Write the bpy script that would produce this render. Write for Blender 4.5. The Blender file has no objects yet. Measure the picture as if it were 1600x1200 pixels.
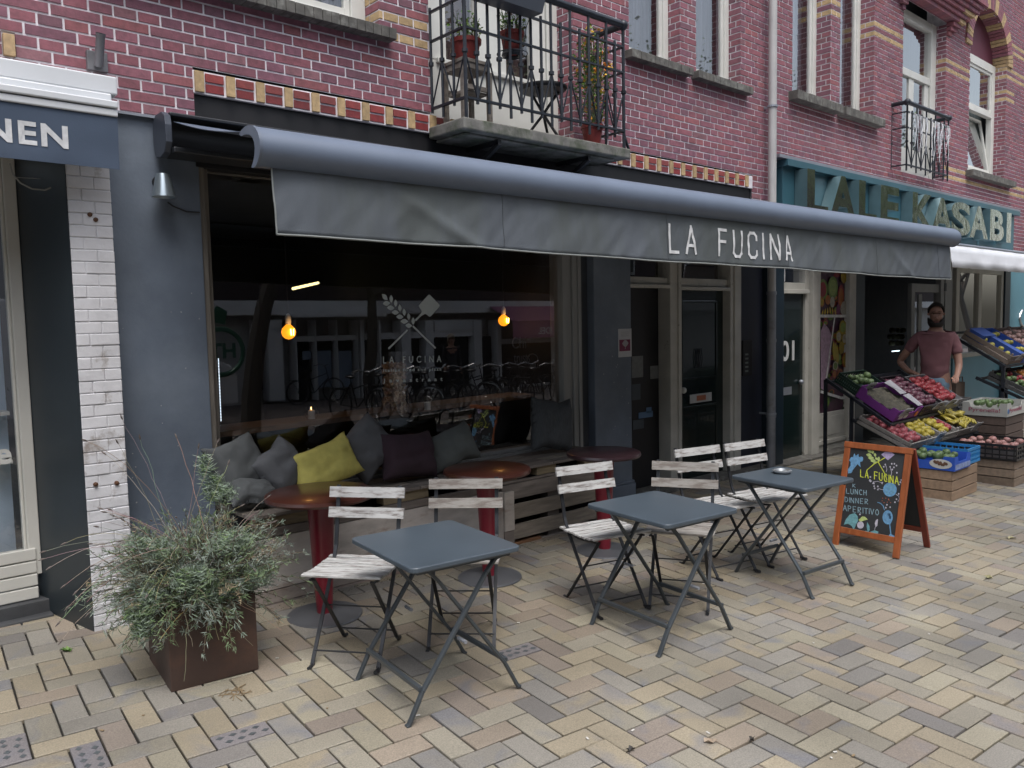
import bpy, bmesh, math, random
from math import sin, cos, pi, radians, sqrt
from mathutils import Vector, Matrix, noise
random.seed(7)
S = bpy.context.scene
COL = S.collection

# ------------------------------------------------------------------ camera
F_PX, YAW, PITCH, ROLL, CZ = 1257.93, 0.729463, 0.0781781, -0.0205995, 1.6823
fw = Vector((sin(YAW)*cos(PITCH), cos(YAW)*cos(PITCH), -sin(PITCH)))
rt0 = Vector((cos(YAW), -sin(YAW), 0)); up0 = rt0.cross(fw)
rt = rt0*cos(ROLL)+up0*sin(ROLL); up = -rt0*sin(ROLL)+up0*cos(ROLL)
CAMP = Vector((0, 0, CZ))
cd = bpy.data.cameras.new('camera'); cam = bpy.data.objects.new('camera', cd); COL.objects.link(cam)
m3 = Matrix((rt, up, -fw)).transposed()
cam.matrix_world = Matrix.Translation(CAMP) @ m3.to_4x4()
cd.sensor_width = 36; cd.lens = 36*F_PX/1600; cd.clip_start = .05; cd.clip_end = 2000
S.camera = cam

# ------------------------------------------------------------------ sky, sun, exposure
W = bpy.data.worlds.new('World'); S.world = W; W.use_nodes = True
nt = W.node_tree; nt.nodes.clear()
sky = nt.nodes.new('ShaderNodeTexSky'); sky.sky_type = 'NISHITA'; sky.sun_disc = False
sky.sun_elevation = radians(66); sky.sun_rotation = radians(205)
sky.air_density = 1.3; sky.dust_density = 4; sky.ozone_density = 1.2
hs = nt.nodes.new('ShaderNodeHueSaturation'); hs.inputs['Saturation'].default_value = .6
bg = nt.nodes.new('ShaderNodeBackground'); bg.inputs[1].default_value = .15
wo = nt.nodes.new('ShaderNodeOutputWorld')
nt.links.new(sky.outputs[0], hs.inputs['Color']); nt.links.new(hs.outputs[0], bg.inputs[0]); nt.links.new(bg.outputs[0], wo.inputs[0])
ld = bpy.data.lights.new('sun', 'SUN'); ld.energy = 1.25; ld.angle = radians(30); ld.color = (.98, .98, 1)
sun = bpy.data.objects.new('sun', ld); COL.objects.link(sun)
sd = Vector((sin(radians(205))*cos(radians(66)), cos(radians(205))*cos(radians(66)), sin(radians(66))))
sun.rotation_euler = sd.to_track_quat('Z', 'Y').to_euler()
S.view_settings.view_transform = 'Standard'; S.view_settings.look = 'None'
S.view_settings.exposure = .72; S.view_settings.gamma = 1
S.cycles.max_bounces = 8; S.cycles.transparent_max_bounces = 12
S.cycles.glossy_bounces = 4

# ------------------------------------------------------------------ helpers: points
GX, GY = -.0174384, .02509
def gz(x, y): return GX*x+GY*y
def ray(px, py): return rt*(px-800)/F_PX-up*(py-600)/F_PX+fw
def aty(px, py, y): d = ray(px, py); return CAMP+d*(y/d.y)
def atx(px, py, x): d = ray(px, py); return CAMP+d*(x/d.x)
def atz(px, py, z): d = ray(px, py); return CAMP+d*((z-CZ)/d.z)
def atp(px, py, p, n): d = ray(px, py); return CAMP+d*((Vector(p)-CAMP).dot(n)/d.dot(n))
def gnd(px, py): return atp(px, py, (0, 0, 0), Vector((-GX, -GY, 1)))

# ------------------------------------------------------------------ helpers: materials
def srgb(r, g, b):
    f = lambda c: ((c/255)/12.92 if c/255 <= .04045 else ((c/255+.055)/1.055)**2.4)
    return (f(r), f(g), f(b), 1)
MATS = {}
def M(name, col, rough=.6, metal=0, var=.12, vs=6, col2=None, c2s=3, c2t=(.45, .65), bump=0, bs=60, stretch=None, attr=False, spec=.5, coat=0, emit=None, estr=0):
    if name in MATS: return MATS[name]
    m = bpy.data.materials.new(name); m.use_nodes = True; n = m.node_tree.nodes; L = m.node_tree.links
    p = n['Principled BSDF']; p.inputs['Roughness'].default_value = rough; p.inputs['Metallic'].default_value = metal
    p.inputs['Specular IOR Level'].default_value = spec; p.inputs['Coat Weight'].default_value = coat
    col = tuple(col)[:3]+(1,)
    tc = n.new('ShaderNodeTexCoord'); src = tc.outputs['Object']
    if stretch:
        mp = n.new('ShaderNodeMapping'); mp.inputs['Scale'].default_value = stretch; L.new(src, mp.inputs[0]); src = mp.outputs[0]
    if attr:
        a = n.new('ShaderNodeVertexColor'); a.layer_name = 'Col'; cur = a.outputs[0]
    else:
        rg = n.new('ShaderNodeRGB'); rg.outputs[0].default_value = col; cur = rg.outputs[0]
    if col2:
        nz = n.new('ShaderNodeTexNoise'); nz.inputs['Scale'].default_value = c2s; nz.inputs['Detail'].default_value = 7; nz.inputs['Roughness'].default_value = .65
        L.new(src, nz.inputs['Vector'])
        r = n.new('ShaderNodeMapRange'); r.inputs[1].default_value = c2t[0]; r.inputs[2].default_value = c2t[1]; L.new(nz.outputs[0], r.inputs[0])
        mx = n.new('ShaderNodeMix'); mx.data_type = 'RGBA'; L.new(r.outputs[0], mx.inputs[0]); L.new(cur, mx.inputs[6]); mx.inputs[7].default_value = tuple(col2)[:3]+(1,); cur = mx.outputs[2]
    if var:
        nz = n.new('ShaderNodeTexNoise'); nz.inputs['Scale'].default_value = vs; nz.inputs['Detail'].default_value = 8; L.new(src, nz.inputs['Vector'])
        r = n.new('ShaderNodeMapRange'); r.inputs[1].default_value = .3; r.inputs[2].default_value = .7; r.inputs[3].default_value = 1-var; r.inputs[4].default_value = 1+var; L.new(nz.outputs[0], r.inputs[0])
        vm = n.new('ShaderNodeVectorMath'); vm.operation = 'SCALE'; L.new(cur, vm.inputs[0]); L.new(r.outputs[0], vm.inputs['Scale']); cur = vm.outputs[0]
        r2 = n.new('ShaderNodeMapRange'); r2.inputs[1].default_value = .3; r2.inputs[2].default_value = .7; rv = min(.1, var*.4)*(1 if rough > .4 else .35); r2.inputs[3].default_value = max(0, rough-rv); r2.inputs[4].default_value = min(1, rough+rv); L.new(nz.outputs[0], r2.inputs[0]); L.new(r2.outputs[0], p.inputs['Roughness'])
    L.new(cur, p.inputs['Base Color'])
    if bump:
        nb = n.new('ShaderNodeTexNoise'); nb.inputs['Scale'].default_value = bs; nb.inputs['Detail'].default_value = 5; L.new(src, nb.inputs['Vector'])
        b = n.new('ShaderNodeBump'); b.inputs['Strength'].default_value = bump; b.inputs['Distance'].default_value = .004; L.new(nb.outputs[0], b.inputs['Height']); L.new(b.outputs[0], p.inputs['Normal'])
    if emit:
        p.inputs['Emission Color'].default_value = tuple(emit)[:3]+(1,); p.inputs['Emission Strength'].default_value = estr
    MATS[name] = m; return m
def glass(name, tint=(1, 1, 1), ior=1.55, rough=0.0):
    if name in MATS: return MATS[name]
    m = bpy.data.materials.new(name); m.use_nodes = True; n = m.node_tree.nodes; L = m.node_tree.links; n.clear()
    o = n.new('ShaderNodeOutputMaterial'); fr = n.new('ShaderNodeFresnel'); fr.inputs[0].default_value = ior
    g = n.new('ShaderNodeBsdfGlossy'); g.inputs['Roughness'].default_value = rough
    t = n.new('ShaderNodeBsdfTransparent'); t.inputs[0].default_value = tuple(tint)+(1,)
    mx = n.new('ShaderNodeMixShader'); mul = n.new('ShaderNodeMath'); mul.operation = 'MULTIPLY'; mul.inputs[1].default_value = 3.0; mul.use_clamp = True
    ge = n.new('ShaderNodeNewGeometry'); inv_ = n.new('ShaderNodeMath'); inv_.operation = 'SUBTRACT'; inv_.inputs[0].default_value = 1; L.new(ge.outputs['Backfacing'], inv_.inputs[1]); m2 = n.new('ShaderNodeMath'); m2.operation = 'MULTIPLY'
    L.new(fr.outputs[0], mul.inputs[0]); L.new(mul.outputs[0], m2.inputs[0]); L.new(inv_.outputs[0], m2.inputs[1]); L.new(m2.outputs[0], mx.inputs[0]); L.new(t.outputs[0], mx.inputs[1]); L.new(g.outputs[0], mx.inputs[2]); L.new(mx.outputs[0], o.inputs[0])
    MATS[name] = m; return m

# ------------------------------------------------------------------ helpers: mesh builder
class MB:
    def __init__(s): s.v = []; s.f = []; s.mi = []; s.c = []; s.cur = 0; s.col = (1, 1, 1)
    def quad(s, pts):
        b = len(s.v); s.v += [tuple(p) for p in pts]; s.f.append(tuple(range(b, b+len(pts)))); s.mi.append(s.cur); s.c.append(s.col); return s
    def faces(s, vs, fs):
        b = len(s.v); s.v += [tuple(p) for p in vs]
        for f in fs: s.f.append(tuple(i+b for i in f)); s.mi.append(s.cur); s.c.append(s.col)
        return s
    def bb(s, x0, x1, y0, y1, z0, z1, M4=None):
        vs = [Vector((x, y, z)) for z in (z0, z1) for y in (y0, y1) for x in (x0, x1)]
        if M4: vs = [M4 @ v for v in vs]
        return s.faces(vs, [(0, 2, 3, 1), (4, 5, 7, 6), (0, 1, 5, 4), (2, 6, 7, 3), (0, 4, 6, 2), (1, 3, 7, 5)])
    def bar(s, a, b, w, h, upv=(0, 0, 1)):   # rectangular bar from a to b
        a = Vector(a); b = Vector(b); d = (b-a).normalized(); u = Vector(upv)
        if abs(d.dot(u)) > .98: u = Vector((0, 1, 0))
        sx = d.cross(u).normalized(); sz = sx.cross(d)
        vs = [p+sx*i*w/2+sz*j*h/2 for p in (a, b) for i, j in ((-1, -1), (1, -1), (1, 1), (-1, 1))]
        return s.faces(vs, [(0, 1, 2, 3), (7, 6, 5, 4), (0, 4, 5, 1), (1, 5, 6, 2), (2, 6, 7, 3), (3, 7, 4, 0)])
    def tube(s, pts, r, n=8, r1=None, cap=True):
        pts = [Vector(p) for p in pts]; rings = []; k = len(pts)
        base = None
        for i, p in enumerate(pts):
            d = (pts[min(i+1, k-1)]-pts[max(i-1, 0)]).normalized()
            if base is None: base = d.orthogonal().normalized()
            base = (base-d*base.dot(d)).normalized(); e = d.cross(base)
            rr = r[i] if isinstance(r, (list, tuple)) else (r if r1 is None else r+(r1-r)*i/(k-1))
            rings.append([p+(base*cos(2*pi*j/n)+e*sin(2*pi*j/n))*rr for j in range(n)])
        vs = [v for R in rings for v in R]; fs = []
        for i in range(k-1):
            for j in range(n): a = i*n+j; b = i*n+(j+1) % n; fs.append((a, b, b+n, a+n))
        if cap: fs.append(tuple(range(n-1, -1, -1))); fs.append(tuple((k-1)*n+j for j in range(n)))
        return s.faces(vs, fs)
    def lathe(s, prof, c=(0, 0, 0), n=24, M4=None):
        c = Vector(c); vs = []; fs = []
        for r, z in prof:
            for j in range(n):
                v = Vector((r*cos(2*pi*j/n), r*sin(2*pi*j/n), z)); vs.append((M4 @ v if M4 else v)+c)
        for i in range(len(prof)-1):
            for j in range(n): a = i*n+j; b = i*n+(j+1) % n; fs.append((a, b, b+n, a+n))
        if prof[0][0] > 1e-4: fs.append(tuple(range(n-1, -1, -1)))
        if prof[-1][0] > 1e-4: fs.append(tuple((len(prof)-1)*n+j for j in range(n)))
        return s.faces(vs, fs)
    def ball(s, c, r, n=10, sc=(1, 1, 1)):
        k = max(5, n//2+1); return s.lathe([(max(1e-5, sin(pi*i/k))*r, -cos(pi*i/k)*r) for i in range(k+1)], c, n, Matrix.Diagonal((*sc, 1)))
    def sheet(s, pts, nrm, th):
        nrm = Vector(nrm).normalized(); k = len(pts); a = [Vector(p)+nrm*th for p in pts]; b = [Vector(p) for p in pts]
        return s.faces(a+b, [tuple(range(k)), tuple(range(2*k-1, k-1, -1))]+[(i, i+k, (i+1) % k+k, (i+1) % k) for i in range(k)])
    def build(s, name, mats, parent=None, smooth=False, bevel=0, sub=0, ang=40, kind=None, fixn=True):
        me = bpy.data.meshes.new(name); me.from_pydata(s.v, [], s.f)
        if not isinstance(mats, (list, tuple)): mats = [mats]
        for m in mats: me.materials.append(m)
        me.polygons.foreach_set('material_index', [min(i, len(mats)-1) for i in s.mi])
        ca = me.color_attributes.new('Col', 'FLOAT_COLOR', 'CORNER'); arr = []
        for f, c in zip(s.f, s.c): arr += [c[0], c[1], c[2], (c[3] if len(c) > 3 else 1)]*len(f)
        ca.data.foreach_set('color', arr)
        if fixn:
            bm = bmesh.new(); bm.from_mesh(me); bmesh.ops.recalc_face_normals(bm, faces=bm.faces); bm.to_mesh(me); bm.free()
        if smooth:
            me.polygons.foreach_set('use_smooth', [True]*len(me.polygons))
            if ang: me.set_sharp_from_angle(angle=radians(ang))
        o = bpy.data.objects.new(name, me); COL.objects.link(o)
        if parent: o.parent = parent; 
        if bevel:
            b = o.modifiers.new('b', 'BEVEL'); b.width = bevel; b.segments = 2; b.limit_method = 'ANGLE'; b.angle_limit = radians(50)
        if sub:
            b = o.modifiers.new('s', 'SUBSURF'); b.levels = sub; b.render_levels = sub
        if kind: o['kind'] = kind
        return o
def tag(o, label=None, cat=None, group=None, kind=None):
    if label: o['label'] = label
    if cat: o['category'] = cat
    if group: o['group'] = group
    if kind: o['kind'] = kind
    return o
def thing(name, label, cat, loc=(0, 0, 0), rz=0, group=None):
    o = bpy.data.objects.new(name, None); o.empty_display_size = .2; COL.objects.link(o)
    o.location = loc; o.rotation_euler = (0, 0, rz); return tag(o, label, cat, group)
def copy_tree(o, parent=None):
    c = o.copy(); COL.objects.link(c)
    if parent: c.parent = parent
    for ch in [x for x in COL.objects if x.parent == o]: copy_tree(ch, c)
    return c
def frame_M(o, xd, yd):
    xd = Vector(xd).normalized(); yd = Vector(yd); yd = (yd-xd*yd.dot(xd)).normalized(); zd = xd.cross(yd)
    m = Matrix((xd, yd, zd)).transposed().to_4x4(); m.translation = Vector(o); return m
def text_geo(body, ext=.5, offset=0, space=1.0):
    cu = bpy.data.curves.new('t', 'FONT'); cu.body = body; cu.size = 1; cu.extrude = ext; cu.offset = offset; cu.space_character = space; cu.resolution_u = 4
    ob = bpy.data.objects.new('t', cu); COL.objects.link(ob); bpy.context.view_layer.update()
    me = bpy.data.meshes.new_from_object(ob.evaluated_get(bpy.context.evaluated_depsgraph_get()))
    vs = [v.co.copy() for v in me.vertices]; fs = [tuple(p.vertices) for p in me.polygons]
    bpy.data.objects.remove(ob); bpy.data.curves.remove(cu); bpy.data.meshes.remove(me); return vs, fs
def add_text(mb, body, o, xd, yd, w, h, depth, offset=0, space=1.0, warp=None):
    """text whose bounding box starts at o, spans w along xd and h along yd, thickness depth towards xd x yd"""
    vs, fs = text_geo(body, .5, offset, space)
    x0 = min(v.x for v in vs); x1 = max(v.x for v in vs); y0 = min(v.y for v in vs); y1 = max(v.y for v in vs)
    T = frame_M(o, xd, yd)
    P = [T @ Vector(((v.x-x0)/(x1-x0)*w, (v.y-y0)/(y1-y0)*h, (v.z+.5)*depth)) for v in vs]
    if warp: P = [warp(p) for p in P]
    mb.faces(P, fs)

# ------------------------------------------------------------------ common materials
m_white = M('white_paint', (.62, .62, .58), .45, var=.08, vs=4, bump=.15, bs=30)
m_cream = M('cream_paint', (.42, .41, .37), .5, var=.12, vs=5, col2=(.2, .18, .15), c2s=9, c2t=(.62, .72), bump=.2, bs=25)
m_greyw = M('grey_plaster', (.10, .125, .165), .6, var=.16, vs=2.5, col2=(.145, .175, .215), c2s=1.6, c2t=(.4, .7), bump=.35, bs=45)
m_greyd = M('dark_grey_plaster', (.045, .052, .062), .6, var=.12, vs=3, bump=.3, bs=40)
m_black = M('black_paint', (.012, .012, .014), .5, var=.1)
m_iron = M('black_iron', (.022, .026, .034), .42, metal=.3, var=.2, vs=20)
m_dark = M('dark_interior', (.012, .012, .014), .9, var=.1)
m_stone = M('stone_sill', (.10, .095, .085), .85, var=.35, vs=14, col2=(.2, .2, .18), c2s=12, c2t=(.5, .7), bump=.6, bs=50)
m_zinc = M('zinc', (.30, .32, .36), .45, metal=.5, var=.1, vs=5)
m_glass = glass('window_glass')
m_teal = M('teal_paint', (.022, .066, .088), .4, var=.1, vs=3)
m_tealpale = M('pale_teal_paint', (.10, .24, .30), .4, var=.08, vs=2)
m_gravw = M('steel_grey', (.5, .5, .52), .3, metal=.9, var=.05)

# ------------------------------------------------------------------ ground and pavement
mb = MB(); R_ = 600
mb.quad([(x, y, gz(x, y)-.02) for x, y in ((-R_, -R_), (R_, -R_), (R_, R_), (-R_, R_))])
g0 = mb.build('ground', M('joint_sand', (.028, .025, .022), .95, var=.3, vs=40, bump=.5, bs=200), kind='structure')
mb2 = MB(); mb2.quad([(-60, -70, gz(-60, -70)+.006), (90, -70, gz(90, -70)+.006), (90, -3.2, gz(90, -3.2)+.006), (-60, -3.2, gz(-60, -3.2)+.006)])
mb2.build('road', M('road_brick', (.12, .10, .09), .85, var=.3, vs=3, bump=.3, bs=40), kind='structure')

PH = -1.65854616
Uv = Vector((cos(PH), sin(PH))); Vv = Vector((-sin(PH), cos(PH))); PS = .115; OX, OY = 2.1254*1.15, 1.9957*1.15
def paver_col():
    r = random.random()
    base = [(.44, .37, .255), (.38, .35, .28), (.33, .315, .29), (.40, .32, .25), (.265, .26, .26), (.46, .42, .31), (.31, .25, .22), (.19, .185, .20)]
    wts = [.24, .20, .15, .12, .09, .12, .06, .03]
    c = random.choices(base, wts)[0]; k = random.uniform(.88, 1.10); mean = (.33, .295, .228)
    return tuple((q*.58+m_*.42)*k*.70 for q, m_ in zip(c, mean))
mb = MB()
SPEC = [gnd(*q_) for q_ in ((130, 1182), (365, 1155), (797, 1022), (818, 1013), (40, 1160))]; FOUND = []
def paver(u0, u1, v0, v1):
    c = Vector((OX, OY))+Uv*((u0+u1)/2*PS*1.0146)+Vv*((v0+v1)/2*PS)
    if c.x < -1.0 or c.x > 21 or c.y < -3.15 or c.y > 5.6: return
    if c.y > 4.95 and c.x > 1.0: return
    g = .0042; hu = (u1-u0)/2*PS*1.0146-g; hv = (v1-v0)/2*PS-g; ch = .0028
    dz = random.gauss(0, .0011); ta = random.gauss(0, .006); tb = random.gauss(0, .006); rot = random.gauss(0, .006)
    col = paver_col()
    for q_ in SPEC:
        if abs((c-q_.xy).dot(Uv)) < (u1-u0)/2*PS and abs((c-q_.xy).dot(Vv)) < (v1-v0)/2*PS: col = (.19, .175, .175); FOUND.append((c, u1-u0 > v1-v0)); ta = tb = rot = dz = 0
    mb.col = (*col, random.random())
    vs = []
    for (k, z) in ((0, -.018), (0, -ch), (ch, 0)):
        for i, j in ((-1, -1), (1, -1), (1, 1), (-1, 1)):
            a = i*(hu-k); b = j*(hv-k); a, b = a-b*rot, b+a*rot
            if k == 0: a += random.gauss(0, .0006); b += random.gauss(0, .0006)
            p = c+Uv*a+Vv*b; vs.append((p.x, p.y, gz(p.x, p.y)+.004+z+dz+ta*a+tb*b))
    mb.faces(vs, [(8, 9, 10, 11)]+[(4+i, 4+(i+1) % 4, 8+(i+1) % 4, 8+i) for i in range(4)]+[(i, (i+1) % 4, 4+(i+1) % 4, 4+i) for i in range(4)])
for a in range(-60, 70):
    for b in range(-100, 100):
        u = 2*a-b; v = 2*a+b
        if -32 < u < 52 and -42 < v < 175: paver(u, u+2, v, v+1); paver(u+2, u+3, v, v+2)
# paver material: burnt blue-grey patches, specks, worn edges
pm = bpy.data.materials.new('clay_pavers'); pm.use_nodes = True; n = pm.node_tree.nodes; L = pm.node_tree.links; p = n['Principled BSDF']
tc = n.new('ShaderNodeTexCoord'); vc = n.new('ShaderNodeVertexColor'); vc.layer_name = 'Col'
add = n.new('ShaderNodeVectorMath'); add.operation = 'MULTIPLY_ADD'; comb = n.new('ShaderNodeCombineXYZ')
for i in range(3): L.new(vc.outputs['Alpha'], comb.inputs[i])
L.new(comb.outputs[0], add.inputs[0]); add.inputs[1].default_value = (57, 91, 33); L.new(tc.outputs['Object'], add.inputs[2])
nz = n.new('ShaderNodeTexNoise'); nz.inputs['Scale'].default_value = 3.4; nz.inputs['Detail'].default_value = 4; nz.inputs['Distortion'].default_value = .8; L.new(add.outputs[0], nz.inputs[0])
r = n.new('ShaderNodeMapRange'); r.inputs[1].default_value = .56; r.inputs[2].default_value = .70; r.inputs[4].default_value = .55; L.new(nz.outputs[0], r.inputs[0])
mx = n.new('ShaderNodeMix'); mx.data_type = 'RGBA'; L.new(r.outputs[0], mx.inputs[0]); L.new(vc.outputs[0], mx.inputs[6]); mx.inputs[7].default_value = (.14, .148, .18, 1)
sp = n.new('ShaderNodeTexNoise'); sp.inputs['Scale'].default_value = 170; sp.inputs['Detail'].default_value = 3; L.new(tc.outputs['Object'], sp.inputs[0])
r2 = n.new('ShaderNodeMapRange'); r2.inputs[1].default_value = .3; r2.inputs[2].default_value = .7; r2.inputs[3].default_value = .76; r2.inputs[4].default_value = 1.2; L.new(sp.outputs[0], r2.inputs[0])
gr = n.new('ShaderNodeTexNoise'); gr.inputs['Scale'].default_value = .9; gr.inputs['Detail'].default_value = 8; L.new(tc.outputs['Object'], gr.inputs[0])
r3 = n.new('ShaderNodeMapRange'); r3.inputs[1].default_value = .35; r3.inputs[2].default_value = .65; r3.inputs[3].default_value = .72; r3.inputs[4].default_value = 1.08; L.new(gr.outputs[0], r3.inputs[0])
mm = n.new('ShaderNodeMath'); mm.operation = 'MULTIPLY'; L.new(r2.outputs[0], mm.inputs[0]); L.new(r3.outputs[0], mm.inputs[1])
sc = n.new('ShaderNodeVectorMath'); sc.operation = 'SCALE'; L.new(mx.outputs[2], sc.inputs[0]); L.new(mm.outputs[0], sc.inputs['Scale']); L.new(sc.outputs[0], p.inputs['Base Color'])
p.inputs['Roughness'].default_value = .62; p.inputs['Specular IOR Level'].default_value = .45
bp = n.new('ShaderNodeBump'); bp.inputs['Strength'].default_value = .35; bp.inputs['Distance'].default_value = .003
nb = n.new('ShaderNodeTexNoise'); nb.inputs['Scale'].default_value = 60; nb.inputs['Detail'].default_value = 6; L.new(tc.outputs['Object'], nb.inputs[0]); L.new(nb.outputs[0], bp.inputs['Height']); L.new(bp.outputs[0], p.inputs['Normal'])
mb.build('pavement', pm, kind='structure', fixn=False)
m_inl = M('slate_inlay', (.07, .078, .082), .5, var=.2, vs=30)
for n_i, (c, lu) in enumerate(FOUND):
    A_, B_ = (Uv, Vv) if lu else (Vv, Uv); g_ = MB()
    for i in range(4):
        for j in range(2):
            k = c+A_*((i-1.5)*.05+(.012 if j else -.012)+random.uniform(-.006, .006))+B_*((j-.5)*.045+random.uniform(-.006, .006)); z = gz(k.x, k.y)+.0045
            g_.sheet([(*(k+A_*.017), z), (*(k+B_*.013), z), (*(k-A_*.017), z), (*(k-B_*.013), z)], (0, 0, 1), .0006)
    tag(g_.build('diamond_inlay', m_inl), 'dark diamond inlay set in a grey paver', 'paving inlay', 'diamond inlays in the pavement')

# ------------------------------------------------------------------ brickwork
CH = .0615; ZR = 3.72
m_brick = M('red_brick', (1, 1, 1), .75, attr=True, var=.22, vs=30, bump=.4, bs=80, col2=(.10, .055, .068), c2s=1.1, c2t=(.56, 1.05))
m_mortar = M('pale_mortar', (.68, .65, .68), .9, var=.2, vs=9)
def brick_color():
    c = random.choices([(.215, .084, .106), (.228, .082, .100), (.195, .082, .110), (.245, .086, .094), (.170, .080, .102), (.215, .100, .114)], [.34, .26, .2, .06, .06, .08])[0]
    k = random.uniform(.85, 1.15); return tuple(q*k for q in c)
def yellow(): k = random.uniform(.85, 1.1); return (.42*k, .295*k, .155*k)
def brickfield(mb, O, U, N, u0, u1, z0, z1, holes=lambda z: [], bands=lambda nn, u: False, phase=0, z_off=0):
    """courses of cross bond; mb material 0 brick, 1 mortar"""
    O = Vector((O[0], O[1], 0)); U = Vector((U[0], U[1], 0)).normalized(); N = Vector((N[0], N[1], 0)).normalized()
    n0 = math.floor((z0-ZR)/CH+1e-6); n1 = math.ceil((z1-ZR)/CH-1e-6)
    P = lambda u, z, d: O+U*u+N*d+Vector((0, 0, z))
    for k in range(n0, n1):
        za = max(z0, ZR+k*CH); zb = min(z1, ZR+(k+1)*CH)
        if zb-za < .004: continue
        ints = [(u0, u1)]
        for (a, b) in holes((za+zb)/2):
            ni = []
            for (s, e) in ints:
                if b <= s or a >= e: ni.append((s, e)); continue
                if a > s: ni.append((s, a))
                if b < e: ni.append((b, e))
            ints = ni
        for (s, e) in ints:
            mb.cur = 1; mb.col = (1, 1, 1); mb.quad([P(s, za, -.005), P(e, za, -.005), P(e, zb, -.005), P(s, zb, -.005)])
        head = k % 2 == 0; w = .1225 if head else .245; off = phase+(.06125 if head else (.0 if (k//2) % 2 else .1225))
        j = math.floor((u0-off)/w)
        while off+j*w < u1:
            a = off+j*w; b = a+w; j += 1
            for (s, e) in ints:
                aa = max(a, s); bb_ = min(b, e)
                if bb_-aa < .02: continue
                ga = .0052 if aa == a else 0; gb = .0052 if bb_ == b else 0
                aa += ga+random.uniform(-.0008, .0008); bb_ -= gb; zl = za+.0052; zh = zb-.0052
                if zh-zl < .01: continue
                mb.cur = 0; mb.col = yellow() if bands(k, (aa+bb_)/2) else brick_color()
                d = random.uniform(-.0008, .0012); c = .0015
                v = [P(aa, zl, -.006), P(bb_, zl, -.006), P(bb_, zh, -.006), P(aa, zh, -.006), P(aa+c, zl+c, d), P(bb_-c, zl+c, d), P(bb_-c, zh-c, d), P(aa+c, zh-c, d)]
                mb.faces(v, [(4, 5, 6, 7), (0, 1, 5, 4), (1, 2, 6, 5), (2, 3, 7, 6), (3, 0, 4, 7)])
FY = 4.715

def window(par, x0, x1, z0, z1, y, trans=None, open_=False, mull=None, fw_=.075, top=True, mat=None, inner=.045, curtain=(.13, .14, .17), shutters=False):
    """recessed white window: frame, sash pieces, panes and dark curtain"""
    mat = mat or m_white
    f = MB(); f.bb(x0, x0+fw_, y-.035, y+.05, z0, z1); f.bb(x1-fw_, x1, y-.035, y+.05, z0, z1)
    f.bb(x0+fw_, x1-fw_, y-.04, y+.05, z0, z0+fw_); f.bb(x0+fw_, x1-fw_, y-.038, y+.05, z1-fw_, z1)
    zt = [z0+fw_]+([trans] if trans else [])+[z1-fw_]
    if trans: f.bb(x0+fw_, x1-fw_, y-.036, y+.045, trans-.035, trans+.035)
    xs = [x0+fw_]+([mull] if mull else [])+[x1-fw_]
    if mull: f.bb(mull-.03, mull+.03, y-.033, y+.04, z0+fw_, z1-fw_)
    fr = f.build('frame', mat, par, bevel=.004)
    s = MB(); g = MB()
    for i in range(len(xs)-1):
        for k in range(len(zt)-1):
            a = xs[i]+(.03 if i else 0); b = xs[i+1]-(.03 if i < len(xs)-2 else 0); c = zt[k]+(.035 if k else 0); d = zt[k+1]-(.035 if k < len(zt)-2 else 0)
            T = Matrix.Identity(4)
            if open_ and k == 0:
                T = Matrix.Translation((a, y, c)) @ Matrix.Rotation(radians(-9), 4, 'X') @ Matrix.Translation((-a, -y, -c))
            q = inner
            s.bb(a+.003, a+q, y-.02, y+.02, c+.003, d-.003, T); s.bb(b-q, b-.003, y-.02, y+.02, c+.003, d-.003, T)
            s.bb(a+q, b-q, y-.02, y+.02, c+.003, c+q, T); s.bb(a+q, b-q, y-.02, y+.02, d-q, d-.003, T)
            g.bb(a+q, b-q, y-.002, y+.004, c+q, d-q, T)
    s.build('sash', mat, par, bevel=.003); g.build('pane', m_glass, par)
    cu = MB(); k = int((x1-x0)/.03)
    for i in range(k):
        xa = x0+(x1-x0)*i/k; xb = x0+(x1-x0)*(i+1)/k
        ya = y+.16+.015*sin(i*1.3); yb = y+.16+.015*sin((i+1)*1.3); cu.quad([(xa, ya, z0), (xb, yb, z0), (xb, yb, z1), (xa, ya, z1)])
    cu.build('curtain', M('curtain_%d' % int(curtain[0]*1000), curtain, .9, var=.25, vs=4, stretch=(12, 12, .5)), par, smooth=True)
def sill(par, x0, x1, z0, z1, y0, y1):
    s = MB(); k = max(3, int((x1-x0)/.06))
    for i in range(k):
        a = x0+(x1-x0)*i/k; b = x0+(x1-x0)*(i+1)/k; j = random.uniform(-.002, .002)
        s.bb(a+.0015, b-.0015, y0+j, y1, z0, z1+j)
    s.build('sill', m_stone, par, bevel=.003)

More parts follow.
